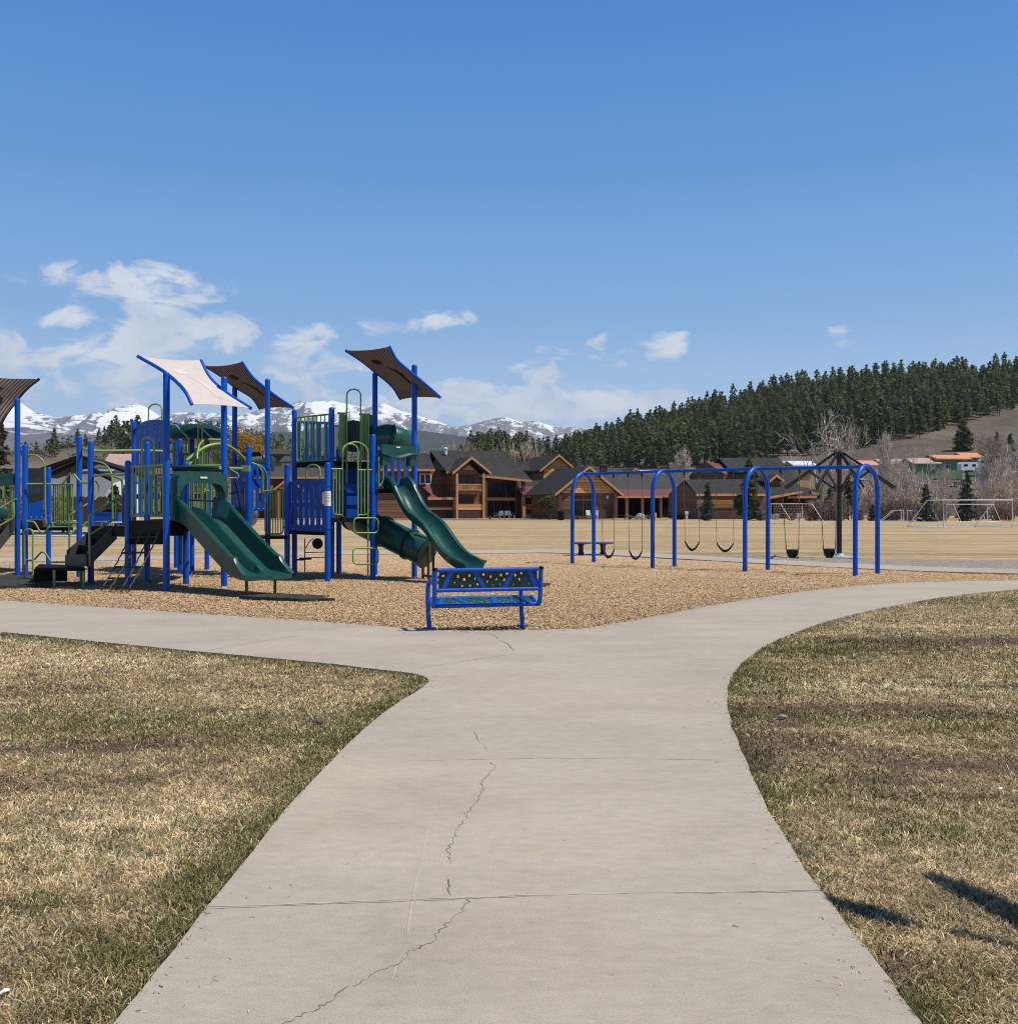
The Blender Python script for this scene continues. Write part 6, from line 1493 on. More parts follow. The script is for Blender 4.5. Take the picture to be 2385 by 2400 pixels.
# tube slide
tp = smooth_path([P(800, 1188, 25.2), P(826, 1206, 24.9), P(858, 1228, 24.3), P(893, 1243, 23.8), P(930, 1262, 23.5), P(965, 1278, 23.3), P(1000, 1296, 23.1)], 7)
mb = MB(); mb.tube(tp, .335, 24, cap=False); tb = mb.build('tube_slide', 'green_plastic', PS, angle=50)
for k, rr_ in ((.20, 0), (.52, 0), (.80, 0)):
    mb = MB(); i_ = int(len(tp)*k); c = tp[i_]; t = (tp[i_+1]-tp[i_-1]); mb.lathe(c, [(.336, -.03), (.372, -.028), (.372, .028), (.336, .03)], 24, t)
    mb.build('flange', 'dark_green_plastic', tb, angle=40)
mb = MB(); t = tp[-1]-tp[-2]; mb.lathe(tp[-1], [(.30, -.02), (.36, -.02), (.37, .02), (.30, .03)], 24, t); mb.build('rim', 'dark_green_plastic', tb)
for px, dd, zt_ in ((991, 23.2, .55), (1004, 23.0, 1.5)):
    mb = MB(); mb.tube([pp(px, dd, -.2), pp(px, dd, zt_)], .032, 8); mb.build('support_leg', 'brown_steel', tb)
mb = MB(); mb.tube([pp(991, 23.2, .05), pp(1050, 22.4, .03)], .03, 6); mb.build('support_foot', 'brown_steel', tb)
# crawl tunnel mouths and domes up in the tower
def tunnel(c0, c1, r, name='crawl_tunnel', mat='dark_green_plastic', inner='rubber'):
    ax = (Vector(c1)-Vector(c0)); mb = MB(); ln = ax.length
    mb.lathe(c0, [(r*.86, 0), (r, 0), (r*1.06, .02), (r*1.06, .07), (r, .09), (r, ln-.02), (r*.86, ln)], 22, ax); return mb.build(name, mat, PS, angle=40)
tunnel(P(829, 1022, 24.4), P(838, 1024, 25.3), .36)
mb = MB(); mb.lathe(P(829, 1022, 24.5), [(.33, 0), (.33, .02)], 22, (0, 1, 0)); mb.build('tunnel_wall', 'rubber', PS, smooth=False)
mb = MB(); mb.slab([P(850, 972, 24.75), P(874, 972, 24.9), P(874, 1078, 24.9), P(850, 1078, 24.75)], .04, n=(0, 1, 0)); mb.slab([P(796, 972, 24.6), P(812, 972, 24.65), P(812, 1078, 24.65), P(796, 1078, 24.6)], .04, n=(0, 1, 0)); mb.build('tunnel_panel', 'dark_green_plastic', PS, smooth=False)
el_ = smooth_path([P(886, 1035, 24.6), P(905, 1026, 24.6), P(925, 1030, 24.7), P(945, 1040, 24.9), P(958, 1058, 25.1)], 5)
mb = MB(); mb.tube(el_, [.33]*len(el_), 20); tb = mb.build('crawl_tunnel', 'green_plastic', PS, angle=50)
mb = MB(); mb.lathe(P(917, 1029, 24.65), [(.335, -.025), (.365, -.022), (.365, .022), (.335, .025)], 22, (1, .1, -.2)); mb.build('flange', 'dark_green_plastic', tb)
dm = MB(); c = P(462, 1032, 26.2); dm.lathe(c, [(.85, 0), (.84, .12), (.72, .26), (.45, .38), (.02, .43)], 22); dm.build('tower_roof', 'dark_green_plastic', PS)
tunnel(P(566, 1092, 24.9), P(612, 1088, 25.1), .32)
dm = MB(); dm.lathe(P(602, 1086, 25.4), [(.30, -.22), (.42, -.2), (.46, .08), (.40, .18), (.02, .2)], 20); dm.build('tower_roof', 'dark_green_plastic', PS)
tunnel(P(558, 1214, 24.3), P(580, 1212, 25.1), .26, mat='green_plastic')
dp = MB(); dp.slab([P(540, 1196, 24.6), P(596, 1196, 24.6), P(592, 1228, 24.6), P(545, 1234, 24.6)], .3); dp.build('talk_panel', 'dark_green_plastic', PS)
# wheel and rods under the low deck
mb = MB(); mb.lathe(P(744, 1274, 23.2), [(.0, -.02), (.11, -.02), (.125, 0), (.11, .02), (.0, .02)], 18, (0, 1, .1)); mb.build('steering_wheel', 'black_coat', PS)
mb = MB(); mb.tube([P(714, 1262, 23.3), P(714, 1342, 23.3)], .014, 6); mb.tube([P(716, 1295, 23.3), P(760, 1294, 23)], .012, 6); mb.tube([P(702, 1308, 23.4), P(762, 1306, 23)], .012, 6); mb.tube([P(716, 1285, 23.2), P(726, 1268, 23.2), P(735, 1262, 23.2)], .012, 6); mb.build('play_linkage', 'chain_steel', PS)
for px, py in ((720, 1310), (705, 1312)):
    mb = MB(); mb.lathe(P(px, py, 23.3), [(.0, -.02), (.10, -.015), (.11, .01), (.03, .03), (.0, .03)], 14); mb.build('seat_pod', 'black_coat', PS)
# xylophone panel at the left
o_ = MB(); vs, fs = plate([(0, 0), (.40, .09), (.40, .86), (0, .86)], [[(.05+.045*k, .22+.012*k), (.075+.045*k, .22+.012*k), (.075+.045*k, .62), (.05+.045*k, .62)] for k in range(7)], .03); place_plate(o_, vs, fs, P(64, 1181, 24.6), (1, 0, 0), (0, 0, 1)); o_.build('music_panel', 'grey_plastic', PS, smooth=False)

# ---- shade sails
def sail(t1, t2, fabric, motif, tube_mat='blue_paint', label=None, sag=.10, over=0.0):
    """t1, t2: tubes as lists of (px, py, d)"""
    T1, T2 = smooth_path([P(*p) for p in t1], 6), smooth_path([P(*p) for p in t2], 6); n = len(T1)-1; m_ = 14
    bw = lambda T: T
    V = []; F_ = []
    for i in range(n+1):
        a, b_ = T1[i], T2[i]; e_ = (2*i/n-1)
        for j in range(m_+1):
            t = j/m_; p = a.lerp(b_, t)
            # free edges pull inwards, the middle sags a little
            k = sin(pi*t); ctr = (T1[n//2].lerp(T2[n//2], t)); p = p+(ctr-p)*(.065*k*abs(e_)**3); p = p+Vector((0, 0, -sag*.5*k*(1-e_*e_)))
            V.append(p)
    for i in range(n):
        for j in range(m_): q = i*(m_+1)+j; F_.append((q, q+1, q+m_+2, q+m_+1))
    # thickness
    nn = len(V); up = ((T1[-1]-T1[0]).cross(T2[0]-T1[0])).normalized()
    if up.z < 0: up = -up
    Vb = [v-up*.006 for v in V]
    mb = MB(); mb.add(V+Vb, F_+[tuple(reversed([i+nn for i in f])) for f in F_])
    rim = [i for i in range(m_+1)]+[(m_+1)*i+m_ for i in range(1, n+1)]+[(m_+1)*n+j for j in range(m_-1, -1, -1)]+[(m_+1)*i for i in range(n-1, 0, -1)]
    mb.add([V[i] for i in rim]+[Vb[i] for i in rim], [(k, (k+1) % len(rim), len(rim)+(k+1) % len(rim), len(rim)+k) for k in range(len(rim))])
    o = mb.build('shade_sail', fabric, PS, angle=60)
    uv = o.data.uv_layers.new(name='UVMap'); vmap = {}
    for li, lp in enumerate(o.data.loops):
        i = lp.vertex_index
        if i < 2*nn: ii = i % nn; uv.data[li].uv = ((ii % (m_+1))/m_*3.0, (ii//(m_+1))/n)
    if label: o['label'] = label
    for T in (T1, T2): tb = MB(); tb.tube(T, .035, 12); tb.build('sail_tube', tube_mat, o, angle=60)
    # printed figure: an oval and a tapering swoosh, on the side that shows
    def S(u, t): 
        f = u*n; i = min(int(f), n-1); g_ = f-i; w_ = t*m_; j = min(int(w_), m_-1); h_ = w_-j
        a = V[i*(m_+1)+j].lerp(V[i*(m_+1)+j+1], h_); b_ = V[(i+1)*(m_+1)+j].lerp(V[(i+1)*(m_+1)+j+1], h_); return a.lerp(b_, g_)
    mo = MB()
    for off in (.004, -.010):
        c = (.24, .45); ell = [S(c[0]+.055*cos(a)*.9, c[1]+.15*sin(a)) + up*off for a in [2*pi*k/18 for k in range(18)]]; ctr = S(*c)+up*off
        mo.add([ctr]+ell, [(0, k+1, (k+1) % 18+1) for k in range(18)])
        sw = [(.33, .48, .012), (.36, .60, .03), (.42, .70, .05), (.50, .74, .055), (.58, .72, .045), (.66, .69, .03), (.74, .69, .02), (.82, .76, .012), (.86, .84, .006)]
        A, B2 = [], []
        for (u, t, w_) in sw: A.append(S(u, t-w_*.9)+up*off); B2.append(S(u, t+w_*.9)+up*off)
        k_ = len(sw); mo.add(A+B2, [(i, i+1, k_+i+1, k_+i) for i in range(k_-1)])
    mo.build('motif', motif, o, smooth=False, fixn=False)
    return o
sail([(323, 835, 20.0), (386, 872, 19.66), (430, 912, 19.42), (450, 948, 19.3)], [(471, 844, 21.1), (492, 885, 20.9), (530, 920, 20.65), (588, 957, 20.35)], 'sail_sunlit', 'motif_sunlit', label='shade sail coloured pale pink for its sunlit top')
sail([(481, 858, 25.0), (518, 881, 25.25), (550, 906, 25.5), (590, 931, 25.8), (610, 959, 25.95)], [(566, 848, 23.9), (590, 882, 24.1), (620, 908, 24.25), (650, 931, 24.5), (688, 956, 24.8)], 'sail_shaded', 'motif_shaded', label='shade sail coloured dark brown for its shaded underside, behind the pale one')
sail([(810, 821, 23.8), (848, 846, 24.1), (880, 872, 24.4), (918, 904, 24.65), (939, 936, 24.85)], [(912, 812, 22.7), (930, 844, 22.95), (962, 872, 23.25), (998, 902, 23.45), (1032, 932, 23.6)], 'sail_shaded', 'motif_shaded', label='shade sail coloured dark brown for its shaded underside, over the right tower')
sail([(-62, 878, 23.4), (-92, 905, 23.1), (-130, 940, 22.8), (-165, 985, 22.6), (-185, 1020, 22.5)], [(92, 888, 24.9), (64, 910, 24.7), (38, 940, 24.5), (12, 975, 24.2), (-6, 1012, 24.0)], 'sail_shaded', 'motif_shaded', 'black_metal', label='shade sail coloured dark brown for its shaded underside, cut by the left edge')

# ------------------------------------------------------------------ mats, notice
def mat(label, pts, z=.0):
    q = [G(x, y, 0) for x, y in pts]; c = sum(q, Vector())/len(q); mb = MB()
    mb.slab([Vector((p.x, p.y, z+.035)) for p in q], .05, n=(0, 0, 1)); n = 9
    e1, e2 = q[1]-q[0], q[3]-q[0]
    for i in range(1, n):
        a = q[0]+e1*(i/n)+e2*.06; b_ = q[0]+e1*(i/n)+e2*.94; mb.tube([a+Vector((0, 0, z+.036)), b_+Vector((0, 0, z+.036))], .012, 5)
    o = mb.build('rubber_mat', 'mat_rubber', None, Vector((c.x, c.y, 0)), smooth=False); return tag(o, label, 'rubber mat', 'rubber landing mats')
mat('dark rubber mat under the end of the double slide', [(560, 1401), (700, 1408), (785, 1407), (655, 1395)])
mat('dark rubber mat below the transfer steps at the left edge', [(-60, 1378), (120, 1374), (128, 1350), (-40, 1352)])
mat('dark rubber mat at the end of the wavy slide, sticking out right of the bench', [(1120, 1378), (1262, 1377), (1290, 1370), (1150, 1364)])
pn = MB(); c = pp(767.6, 22.3); r = R_POST+.006; z0, z1 = Z_at(1186, 22.3), Z_at(1151, 22.3); K = 12
ang = [pi*1.02+(k/K)*pi*1.05 for k in range(K+1)]
pn.add([c+Vector((r*cos(a), r*sin(a), z0)) for a in ang]+[c+Vector((r*cos(a), r*sin(a), z1)) for a in ang], [(k, k+1, K+2+k, K+1+k) for k in range(K)])
fl = c+Vector((r*cos(ang[0]), r*sin(ang[0]), 0)); pn.slab([fl+Vector((0, 0, z0+.03)), fl+Vector((0, 0, z1-.01)), fl+Vector((-.035, -.03, z1-.03)), fl+Vector((-.04, -.04, z0+.05))], .002)
po = pn.build('paper_notice', 'paper', None, c+Vector((0, 0, z0)), smooth=True); tag(po, 'white paper notice wrapped and taped round a blue post of the play tower', 'notice')
tl = MB(); rr_ = r+.003
for k, (zz, a0, a1) in enumerate(((.8, 4, 10), (.72, 3, 10), (.58, 3, 9), (.52, 3, 10), (.34, 3, 9), (.28, 4, 10), (.12, 3, 7))):
    z = z0+(z1-z0)*zz; aa = ang[a0:a1+1]; m_ = len(aa)
    tl.add([c+Vector((rr_*cos(a), rr_*sin(a), z)) for a in aa]+[c+Vector((rr_*cos(a), rr_*sin(a), z+.006)) for a in aa], [(i, i+1, m_+i+1, m_+i) for i in range(m_-1)])
tl.build('text_lines', 'ink', po, smooth=False, fixn=False)

# ------------------------------------------------------------------ bench
BO = Vector((X_at(1018, 13.05), 13.05, 0)); bl = Vector((.972, .235, 0)).normalized(); bf = Vector((-.235, .972, 0)); Lb = 1.40
BN = thing('park_bench', BO+bl*.7+bf*.25, 'blue tube-framed bench with perforated green back and seat, seen from behind', 'bench')
def bp(s, f, z): return BO+bl*s+bf*f+Vector((0, 0, z))
zb_ = .30; zt_ = .80
for s_ in (0.0, Lb):
    sg = 1 if s_ == 0 else -1; mb = MB()
    mb.tube(arc(bp(s_, .16, .315), bp(s_, .0, zb_-.01), bp(s_, -.005, zb_+.14), 6)[:-1]+[bp(s_, -.005, zb_+.14), bp(s_, -.02, .56), bp(s_, -.045, zt_)], .030, 14); mb.build('back_post', 'blue_paint', BN, angle=60)
    cp = MB(); cp.lathe(bp(s_, -.045, zt_), [(.033, -.02), (.035, .008), (.024, .018), (.004, .02)], 12); cp.build('end_cap', 'black_coat', BN)
    mb = MB(); si = s_
    mb.tube([bp(si, .14, .31), bp(si, .44, .375)], .030, 12); mb.build('seat_rail', 'blue_paint', BN, angle=60)
    mb = MB(); lx = s_+(.0 if s_ == 0 else -.13)
    mb.tube([bp(lx+(-.0), .40, -.05), bp(lx-.01, .43, .15), bp(lx-.015, .45, .38)]+arc(bp(lx-.012, .45, .52), bp(lx-.01, .44, .64), bp(lx*.5+s_*.5, .27, .645), 6)+[bp(s_, .10, .62), bp(s_, -.02, .575)], .030, 12); mb.build('leg', 'blue_paint', BN, angle=60)
    fp = MB(); fp.box(bp(lx, .40, .0), (.15, .11, .012), (bl, bf, Vector((0, 0, 1)))); fp.build('foot_plate', 'blue_paint', BN)
mb = MB(); mb.tube([bp(.02, -.045, .785), bp(Lb-.02, -.045, .785)], .026, 14); mb.build('back_rail', 'blue_paint', BN, angle=60)
mb = MB(); mb.tube([bp(.02, -.018, .525), bp(Lb-.02, -.018, .525)], .026, 14); mb.build('back_rail', 'blue_paint', BN, angle=60)
mb = MB(); mb.tube([bp(.0, .12, .312), bp(Lb, .12, .312)], .028, 14); mb.build('seat_bar', 'blue_paint', BN, angle=60)
mb = MB(); mb.tube([bp(.0, .45, .38), bp(Lb, .45, .38)], .026, 14); mb.build('seat_bar', 'blue_paint', BN, angle=60)
def perf(W, H, avoid, seed, r=.017):
    rd = random.Random(seed); hs = []; t = 0
    while len(hs) < 40 and t < 4000:
        t += 1; x = rd.uniform(.04, W-.04); y = rd.uniform(.035, H-.035)
        if any(abs(x-(ax+(bx-ax)*(y/H))) < .055 for ax, bx in avoid): continue
        if all((x-a)**2+(y-b_)**2 > (.078)**2 for a, b_ in hs): hs.append((x, y))
    return [ellipse(x, y, r*rd.uniform(.75, 1.0), r*rd.uniform(1.0, 1.25), 10, rd.uniform(-.4, .4)) for x, y in hs]
Wp = Lb-.10; av = [(.06, .16), (.60, .47), (.86, .98), (1.30, 1.19)]
vs, fs = plate([(0, 0), (Wp, 0), (Wp, .225), (0, .225)], perf(Wp, .225, av, 3), .006); mb = MB(); tv = (bp(0, -.045, .77)-bp(0, -.02, .54)).normalized(); place_plate(mb, vs, fs, bp(.05, -.02, .545), bl, tv); bk = mb.build('backrest', 'dark_green_plastic', BN, smooth=False)
ny = bl.cross(tv)
for a, b_ in av:
    sb = MB()
    A = bp(.05, -.02, .545)+bl*a; C = bp(.05, -.02, .545)+tv*.225+bl*b_
    for off in (.0075,): sb.hexa([A-bl*.032+ny*off, A+bl*.032+ny*off, C+bl*.032+ny*off, C-bl*.032+ny*off], [A-bl*.032+ny*(off-.003), A+bl*.032+ny*(off-.003), C+bl*.032+ny*(off-.003), C-bl*.032+ny*(off-.003)])
    sb.build('back_strap', 'blue_paint', bk, smooth=False)
av2 = [(.05, .12), (.42, .30), (.78, .82), (1.22, 1.12)]
sv = (bp(0, .43, .375)-bp(0, .14, .315)).normalized(); vs, fs = plate([(0, 0), (Wp, 0), (Wp, .28), (0, .28)], perf(Wp, .28, av2, 5, .02), .006); mb = MB(); place_plate(mb, vs, fs, bp(.05, .145, .328), bl, sv); se = mb.build('seat', 'green_plastic', BN, smooth=False)
ny = bl.cross(sv)
for a, b_ in av2:
    sb = MB()
    A = bp(.05, .145, .328)+bl*a; C = bp(.05, .145, .328)+sv*.28+bl*b_
    sb.hexa([A-bl*.035+ny*.004, A+bl*.035+ny*.004, C+bl*.035+ny*.004, C-bl*.035+ny*.004], [A-bl*.035+ny*.008, A+bl*.035+ny*.008, C+bl*.035+ny*.008, C-bl*.035+ny*.008])
    sb.build('seat_strap', 'blue_paint', se, smooth=False)

# ------------------------------------------------------------------ swings
AR_ = [(1341, 1391, 30.0, 1112), (1529, 1580, 27.7, 1106), (1745.5, 1799, 26.0, 1101), (2003.8, 2056, 24.5, 1093)]
bt = [P((a+b_)/2, yt+4, d) for a, b_, d, yt in AR_]
SF = thing('swing_frame', (bt[1]+bt[2])/2-Vector((0, 0, 2.5)), 'long blue swing frame of four tube arches joined by a top beam', 'swing frame')
ZB = 2.53
for (a, b_, d, yt) in AR_:
    p0, p1 = pp(a, d-.3), pp(b_, d+.42); c = (p0+p1)/2; h = (p1-p0)/2; R_ = .62
    pts = [p0+Vector((0, 0, -.2)), p0+Vector((0, 0, 1.2))]+[c-h*cos(t)+Vector((0, 0, 1.98+R_*sin(t))) for t in [pi*k/14 for k in range(15)]]+[p1+Vector((0, 0, 1.2)), p1+Vector((0, 0, -.2))]
    mb = MB(); mb.tube(pts, .058, 16); mb.build('arch', 'blue_paint', SF, angle=60)
tops = []
for (a, b_, d, yt) in AR_: c = (pp(a, d-.3)+pp(b_, d+.42))/2; tops.append(c+Vector((0, 0, 2.58)))
for i in range(3): mb = MB(); mb.tube([tops[i], tops[i+1]], .045, 14); mb.build('beam', 'blue_paint', SF, angle=60)
# stickers at the feet
def on_beam(px):
    for i in range(3):
        A, B2 = tops[i], tops[i+1]; xa, xb = A.x/A.y, B2.x/B2.y; t = (px-CX)/F
        if (xa-t)*(xb-t) <= 0 or i == 2:
            s_ = (t*A.y-A.x)/((B2.x-A.x)-t*(B2.y-A.y)); return A.lerp(B2, s_)
LS = {0: 'black belt swing hanging farthest left, beside the purple tables', 1: 'black belt swing second from the left, before the second arch', 2: 'black belt swing with level seat just right of the second arch', 3: 'black belt swing just left of the third arch'}
def swing(kind, pxa, pxb, spx0, spx1, spyt, spyb, label, idx):
    ta, tb_ = on_beam(pxa), on_beam(pxb); ta.z -= .04; tb_.z -= .04; d = (ta.y+tb_.y)/2
    sa, sb_ = P(spx0, spyt, d+.05*1), P(spx1, spyt, d-.05); low = Z_at(spyb, d); mid_ = (sa+sb_)/2
    rt = thing('belt_swing' if kind == 'belt' else 'bucket_swing', Vector((mid_.x, mid_.y, low)), label, 'swing', 'swings hanging from the blue frame')
    for (t_, s_, k) in ((ta, sa, 0), (tb_, sb_, 1)):
        hg = MB(); hg.lathe(t_+Vector((0, 0, -.09)), [(.028, 0), (.03, .12), (.045, .13)], 8); hg.build('hanger', 'black_metal', rt)
        if kind == 'belt':
            ch = MB(); ch.tube([t_+Vector((0, 0, -.08)), s_+Vector((0, 0, .0))], .0078, 6)
            ch.build('chain', 'chain_steel', rt)
        else:
            ch = MB(); j = t_.lerp(s_, .82); ch.tube([t_+Vector((0, 0, -.08)), j], .0095, 6); u = (sb_-sa).normalized(); v_ = Vector((-u.y, u.x, 0))
            for sg in (-1, 1): ch.tube([j, s_+v_*.11*sg+Vector((0, 0, 0))], .008, 5)
            ch.build('chain', 'chain_steel', rt)
    u = (sb_-sa); v_ = Vector((-u.y, u.x, 0)).normalized()
    if kind == 'belt':
        st_ = MB(); n = 12; V = []
        for k in range(n+1):
            t = k/n; z = sa.z+(low-sa.z)*(1-abs(2*t-1)**1.9); p = Vector((sa.x+u.x*t, sa.y+u.y*t, z)); wd_ = .085*(.6+.4*sin(pi*t)**.5)
            V += [p-v_*wd_, p+v_*wd_, p+v_*wd_-Vector((0, 0, .062)), p-v_*wd_-Vector((0, 0, .062))]
        st_.add(V, [(4*k+a, 4*k+(a+1) % 4, 4*k+4+(a+1) % 4, 4*k+4+a) for k in range(n) for a in range(4)]+[(3, 2, 1, 0), (4*n, 4*n+1, 4*n+2, 4*n+3)])
        st_.build('seat', 'rubber', rt, angle=50)
    else:
        uu = u.normalized(); W = u.length/2; ht = sa.z-low; bk_ = MB(); n = 20; V = []; prof_ = [(1.0, 0), (1.04, -.05), (.98, -.30), (.86, -.62), (.55, -.92), (.0, -1.0)]
        rings = []
        for (rr_, hh) in prof_[:-1]: rings.append([mid_+uu*W*rr_*cos(2*pi*k/n)+v_*.155*rr_*sin(2*pi*k/n)+Vector((0, 0, hh*ht)) for k in range(n)])
        fs = []; V = [p for r_ in rings for p in r_]
        for i in range(len(rings)-1):
            for k in range(n):
                if i in (2, 3) and (k % 10) in (6, 7, 8) : continue     # leg holes front and back
                fs.append((i*n+k, i*n+(k+1) % n, (i+1)*n+(k+1) % n, (i+1)*n+k))
        V.append(mid_+Vector((0, 0, -ht))); c_ = len(V)-1; o_ = (len(rings)-1)*n
        for k in range(n): fs.append((o_+k, o_+(k+1) % n, c_))
        bk_.add(V, fs); ob = bk_.build('seat', 'rubber', rt, angle=50)
        md = ob.modifiers.new('wall', 'SOLIDIFY'); md.thickness = .02
    return rt
swing('belt', 1405, 1437, 1413, 1439, 1286, 1304, LS[0], 0)
swing('belt', 1471, 1504, 1474, 1504.5, 1288, 1307, LS[1], 1)
swing('belt', 1603, 1638, 1604.5, 1639, 1266, 1286, LS[2], 2)
swing('belt', 1678, 1718, 1679, 1719, 1270, 1289, LS[3], 3)
swing('bucket', 1829, 1873, 1842, 1871, 1288, 1309, 'black bucket swing nearer the third arch', 4)
swing('bucket', 1920, 1961, 1928.5, 1957, 1286, 1308, 'black bucket swing beside the black shade pole', 5)

# ------------------------------------------------------------------ black shade frame without its canopy
d = 33.4; c = pp(1966, d); US = thing('shade_frame', c, 'tall black umbrella-shaped shade frame stripped of its canopy, behind the right swings', 'shade frame')
mb = MB(); mb.tube([c+Vector((0, 0, -.1)), c+Vector((0, 0, 3.38))], [.088, .082], 16); mb.build('pole', 'black_metal', US, angle=60)
mb = MB(); mb.lathe(c+Vector((0, 0, 3.3)), [(.14, -.1), (.19, .03), (.18, .10), (.10, .14), (.02, .15)], 16); mb.build('hub', 'black_metal', US)
mb = MB(); mb.lathe(c+Vector((0, 0, 2.22)), [(.10, -.12), (.18, -.1), (.19, .1), (.10, .16)], 16); mb.build('collar', 'black_metal', US)
mb = MB(); mb.lathe(c+Vector((0, 0, -.02)), [(.34, -.03), (.34, .03), (.15, .05), (.13, .12)], 18); mb.build('base_plate', 'galvanised', US)
for k in range(8):
    a = radians(5+45*k); o = Vector((cos(a), sin(a), 0)); mb = MB(); mb.tube([c+o*.18+Vector((0, 0, 3.36)), c+o*1.84+Vector((0, 0, 2.24))], .036, 8); rb = mb.build('rib', 'black_metal', US)
    mb = MB(); mb.tube([c+o*.2+Vector((0, 0, 2.24)), c+o*1.0+Vector((0, 0, 2.78))], .032, 8); mb.build('strut', 'black_metal', rb)
sheet('shade_footing', [c+Vector((.62*cos(2*pi*k/20)+.1, .62*sin(2*pi*k/20), 0)) for k in range(20)], -.012, 'terrace_concrete')
# low purple-topped tables
for i, (px, lb) in enumerate(((1361, 'low round purple-topped pedestal table left of the first swing arch leg'), (1412.5, 'low round purple-topped pedestal table behind the leftmost swing'))):
    d = 35.0; c = pp(px, d); rt = thing('pedestal_table', c, lb, 'table', 'purple pedestal tables'); zt = Z_at(1271.5, d)
    mb = MB(); mb.lathe(c+Vector((0, 0, zt)), [(.30, -.05), (.37, -.035), (.375, 0), (.35, .012), (.02, .016)], 22); mb.build('table_top', 'purple_top', rt)
    mb = MB(); mb.lathe(c, [(.11, -.1), (.11, .04), (.085, .08), (.085, zt-.12), (.14, zt-.05)], 14); mb.build('pedestal', 'black_metal', rt)
# ------------------------------------------------------------------ soccer goals
def goal(label, left, right, yt, yb, d, back, r=.055, net=False, rear_d=None, rear_top=.45):
    """left/right: px of the posts, back: (px shift, depth shift) of the rear base corner"""
    a, b_ = pp(left, d), pp(right, d); H = Z_at(yt, d); H = max(H, .5)
    rt = thing('soccer_goal', (a+b_)/2, label, 'goal', 'white soccer goals on the field'); u = (b_-a).normalized(); bk = Vector((-u.y, u.x, 0)); bk = bk if bk.y > 0 else -bk
    top = Vector((0, 0, H)); fr = MB(); fr.tube([a, a+top, b_+top, b_], r, 8); fr.build('front_frame', 'white_paint', rt, angle=60)
    for p in (a, b_):
        s_ = MB(); q = p+bk*back[1]+u*back[0]; s_.tube([p+top, p+top+(q-p)*rear_top+Vector((0, 0, -.02)), q], r*.85, 8); s_.tube([q, p], r*.8, 8); s_.build('side_stay', 'white_paint', rt, angle=60)
    bb = MB(); bb.tube([a+bk*back[1]+u*back[0], b_+bk*back[1]+u*back[0]], r*.85, 8); bb.build('rear_bar', 'white_paint', rt, angle=60)
    if net:
        nn = MB(); W = (b_-a).length
        for k in range(int(W/.3)+1):
            p = a+u*min(W, k*.3); nn.tube([p+top, p+top+bk*back[1]*rear_top, p+bk*back[1]], .009, 3, cap=False)
        for k in range(9):
            t = k/8; f_ = (bk*back[1]*rear_top+top).lerp(bk*back[1], t); nn.tube([a+f_, b_+f_], .009, 3, cap=False)
        nn.build('net', 'tan_bark', rt, smooth=False)
    return rt
goal('small white goal with tan net before the right lodge', 1806, 1879, 1181, 1225, 108, (1.7, -2.2), .04, True)
goal('big white soccer goal nearest on the right of the field', 2211, 2372, 1172, 1235, 86, (-2.6, -2.6) if False else (-2.2, 2.2), .048)
goal('white goal standing just behind the big one', 2218, 2313, 1182, 1223, 116, (2.6, 2.2), .042)
goal('small white goal seen from its side, leftmost of the cluster', 2112, 2117, 1196, 1222, 128, (-2.4, .6), .05)
goal('small white goal second from the left of the cluster', 2126, 2148, 1197, 1222, 126, (1.4, 1.4), .05)
goal('small white goal nearest the big one in the cluster', 2160, 2174, 1197, 1222, 127, (2.0, 1.4), .05)
# ------------------------------------------------------------------ things along the lodge terrace
def obj1(name, mb, mat, label, cat, o, group=None, smooth=True): return tag(mb.build(name, mat, None, o, smooth=smooth), label, cat, group)
c = G(1314, 1219); mb = MB(); mb.lathe(c, [(.36, 0), (.42, .05), (.42, 1.0), (.46, 1.02), (.46, 1.12), (.30, 1.2), (.06, 1.22)], 16); obj1('trash_can', mb, 'black_coat', 'black barrel trash can on the bark strip beside the small pine', 'trash can', c)
def chair(px, py, d, rz, mat, label, group, s_=1.0):
    o = pp(px, d, -.03); rt = thing('patio_chair', o, label, 'chair', group); ca, sa = cos(rz), sin(rz); U, V, W = Vector((ca, sa, 0)), Vector((-sa, ca, 0)), Vector((0, 0, 1)); ax = (U, V, W)
    m_ = MB(); m_.box(o+W*.45*s_, (.55*s_, .55*s_, .05), ax); m_.build('seat', mat, rt, smooth=False)
    m_ = MB(); b_ = o+V*.27*s_; m_.hexa([b_-U*.27*s_+W*.45*s_, b_+U*.27*s_+W*.45*s_, b_+U*.27*s_+W*.45*s_+V*.05, b_-U*.27*s_+W*.45*s_+V*.05], [b_-U*.27*s_+W*1.05*s_+V*.15, b_+U*.27*s_+W*1.05*s_+V*.15, b_+U*.27*s_+W*1.05*s_+V*.2, b_-U*.27*s_+W*1.05*s_+V*.2]); m_.build('backrest', mat, rt, smooth=False)
    for x in (-.25, .25):
        for y in (-.25, .25): m_ = MB(); m_.tube([o+(U*x+V*y)*s_, o+(U*x+V*y)*s_+W*.45*s_], .03, 6); m_.build('leg', mat, rt)
    for x in (-.29, .29): m_ = MB(); m_.box(o+U*x*s_+W*.66*s_, (.06, .5*s_, .04), ax); m_.build('armrest', mat, rt, smooth=False)
for k, (px, rz) in enumerate(((1163, -1.2), (1176, .2), (1188, .1), (1201, 1.3))):
    chair(px, 1211, 155.5+(.6 if k in (1, 2) else 0), rz, 'patio_grey', 'pale metal patio chair round the table on the lodge terrace', 'patio chairs on the lodge terrace', 1.15)
c = pp(1182, 154.8); rt = thing('patio_table', c, 'pale patio table among metal chairs on the lodge terrace', 'table')
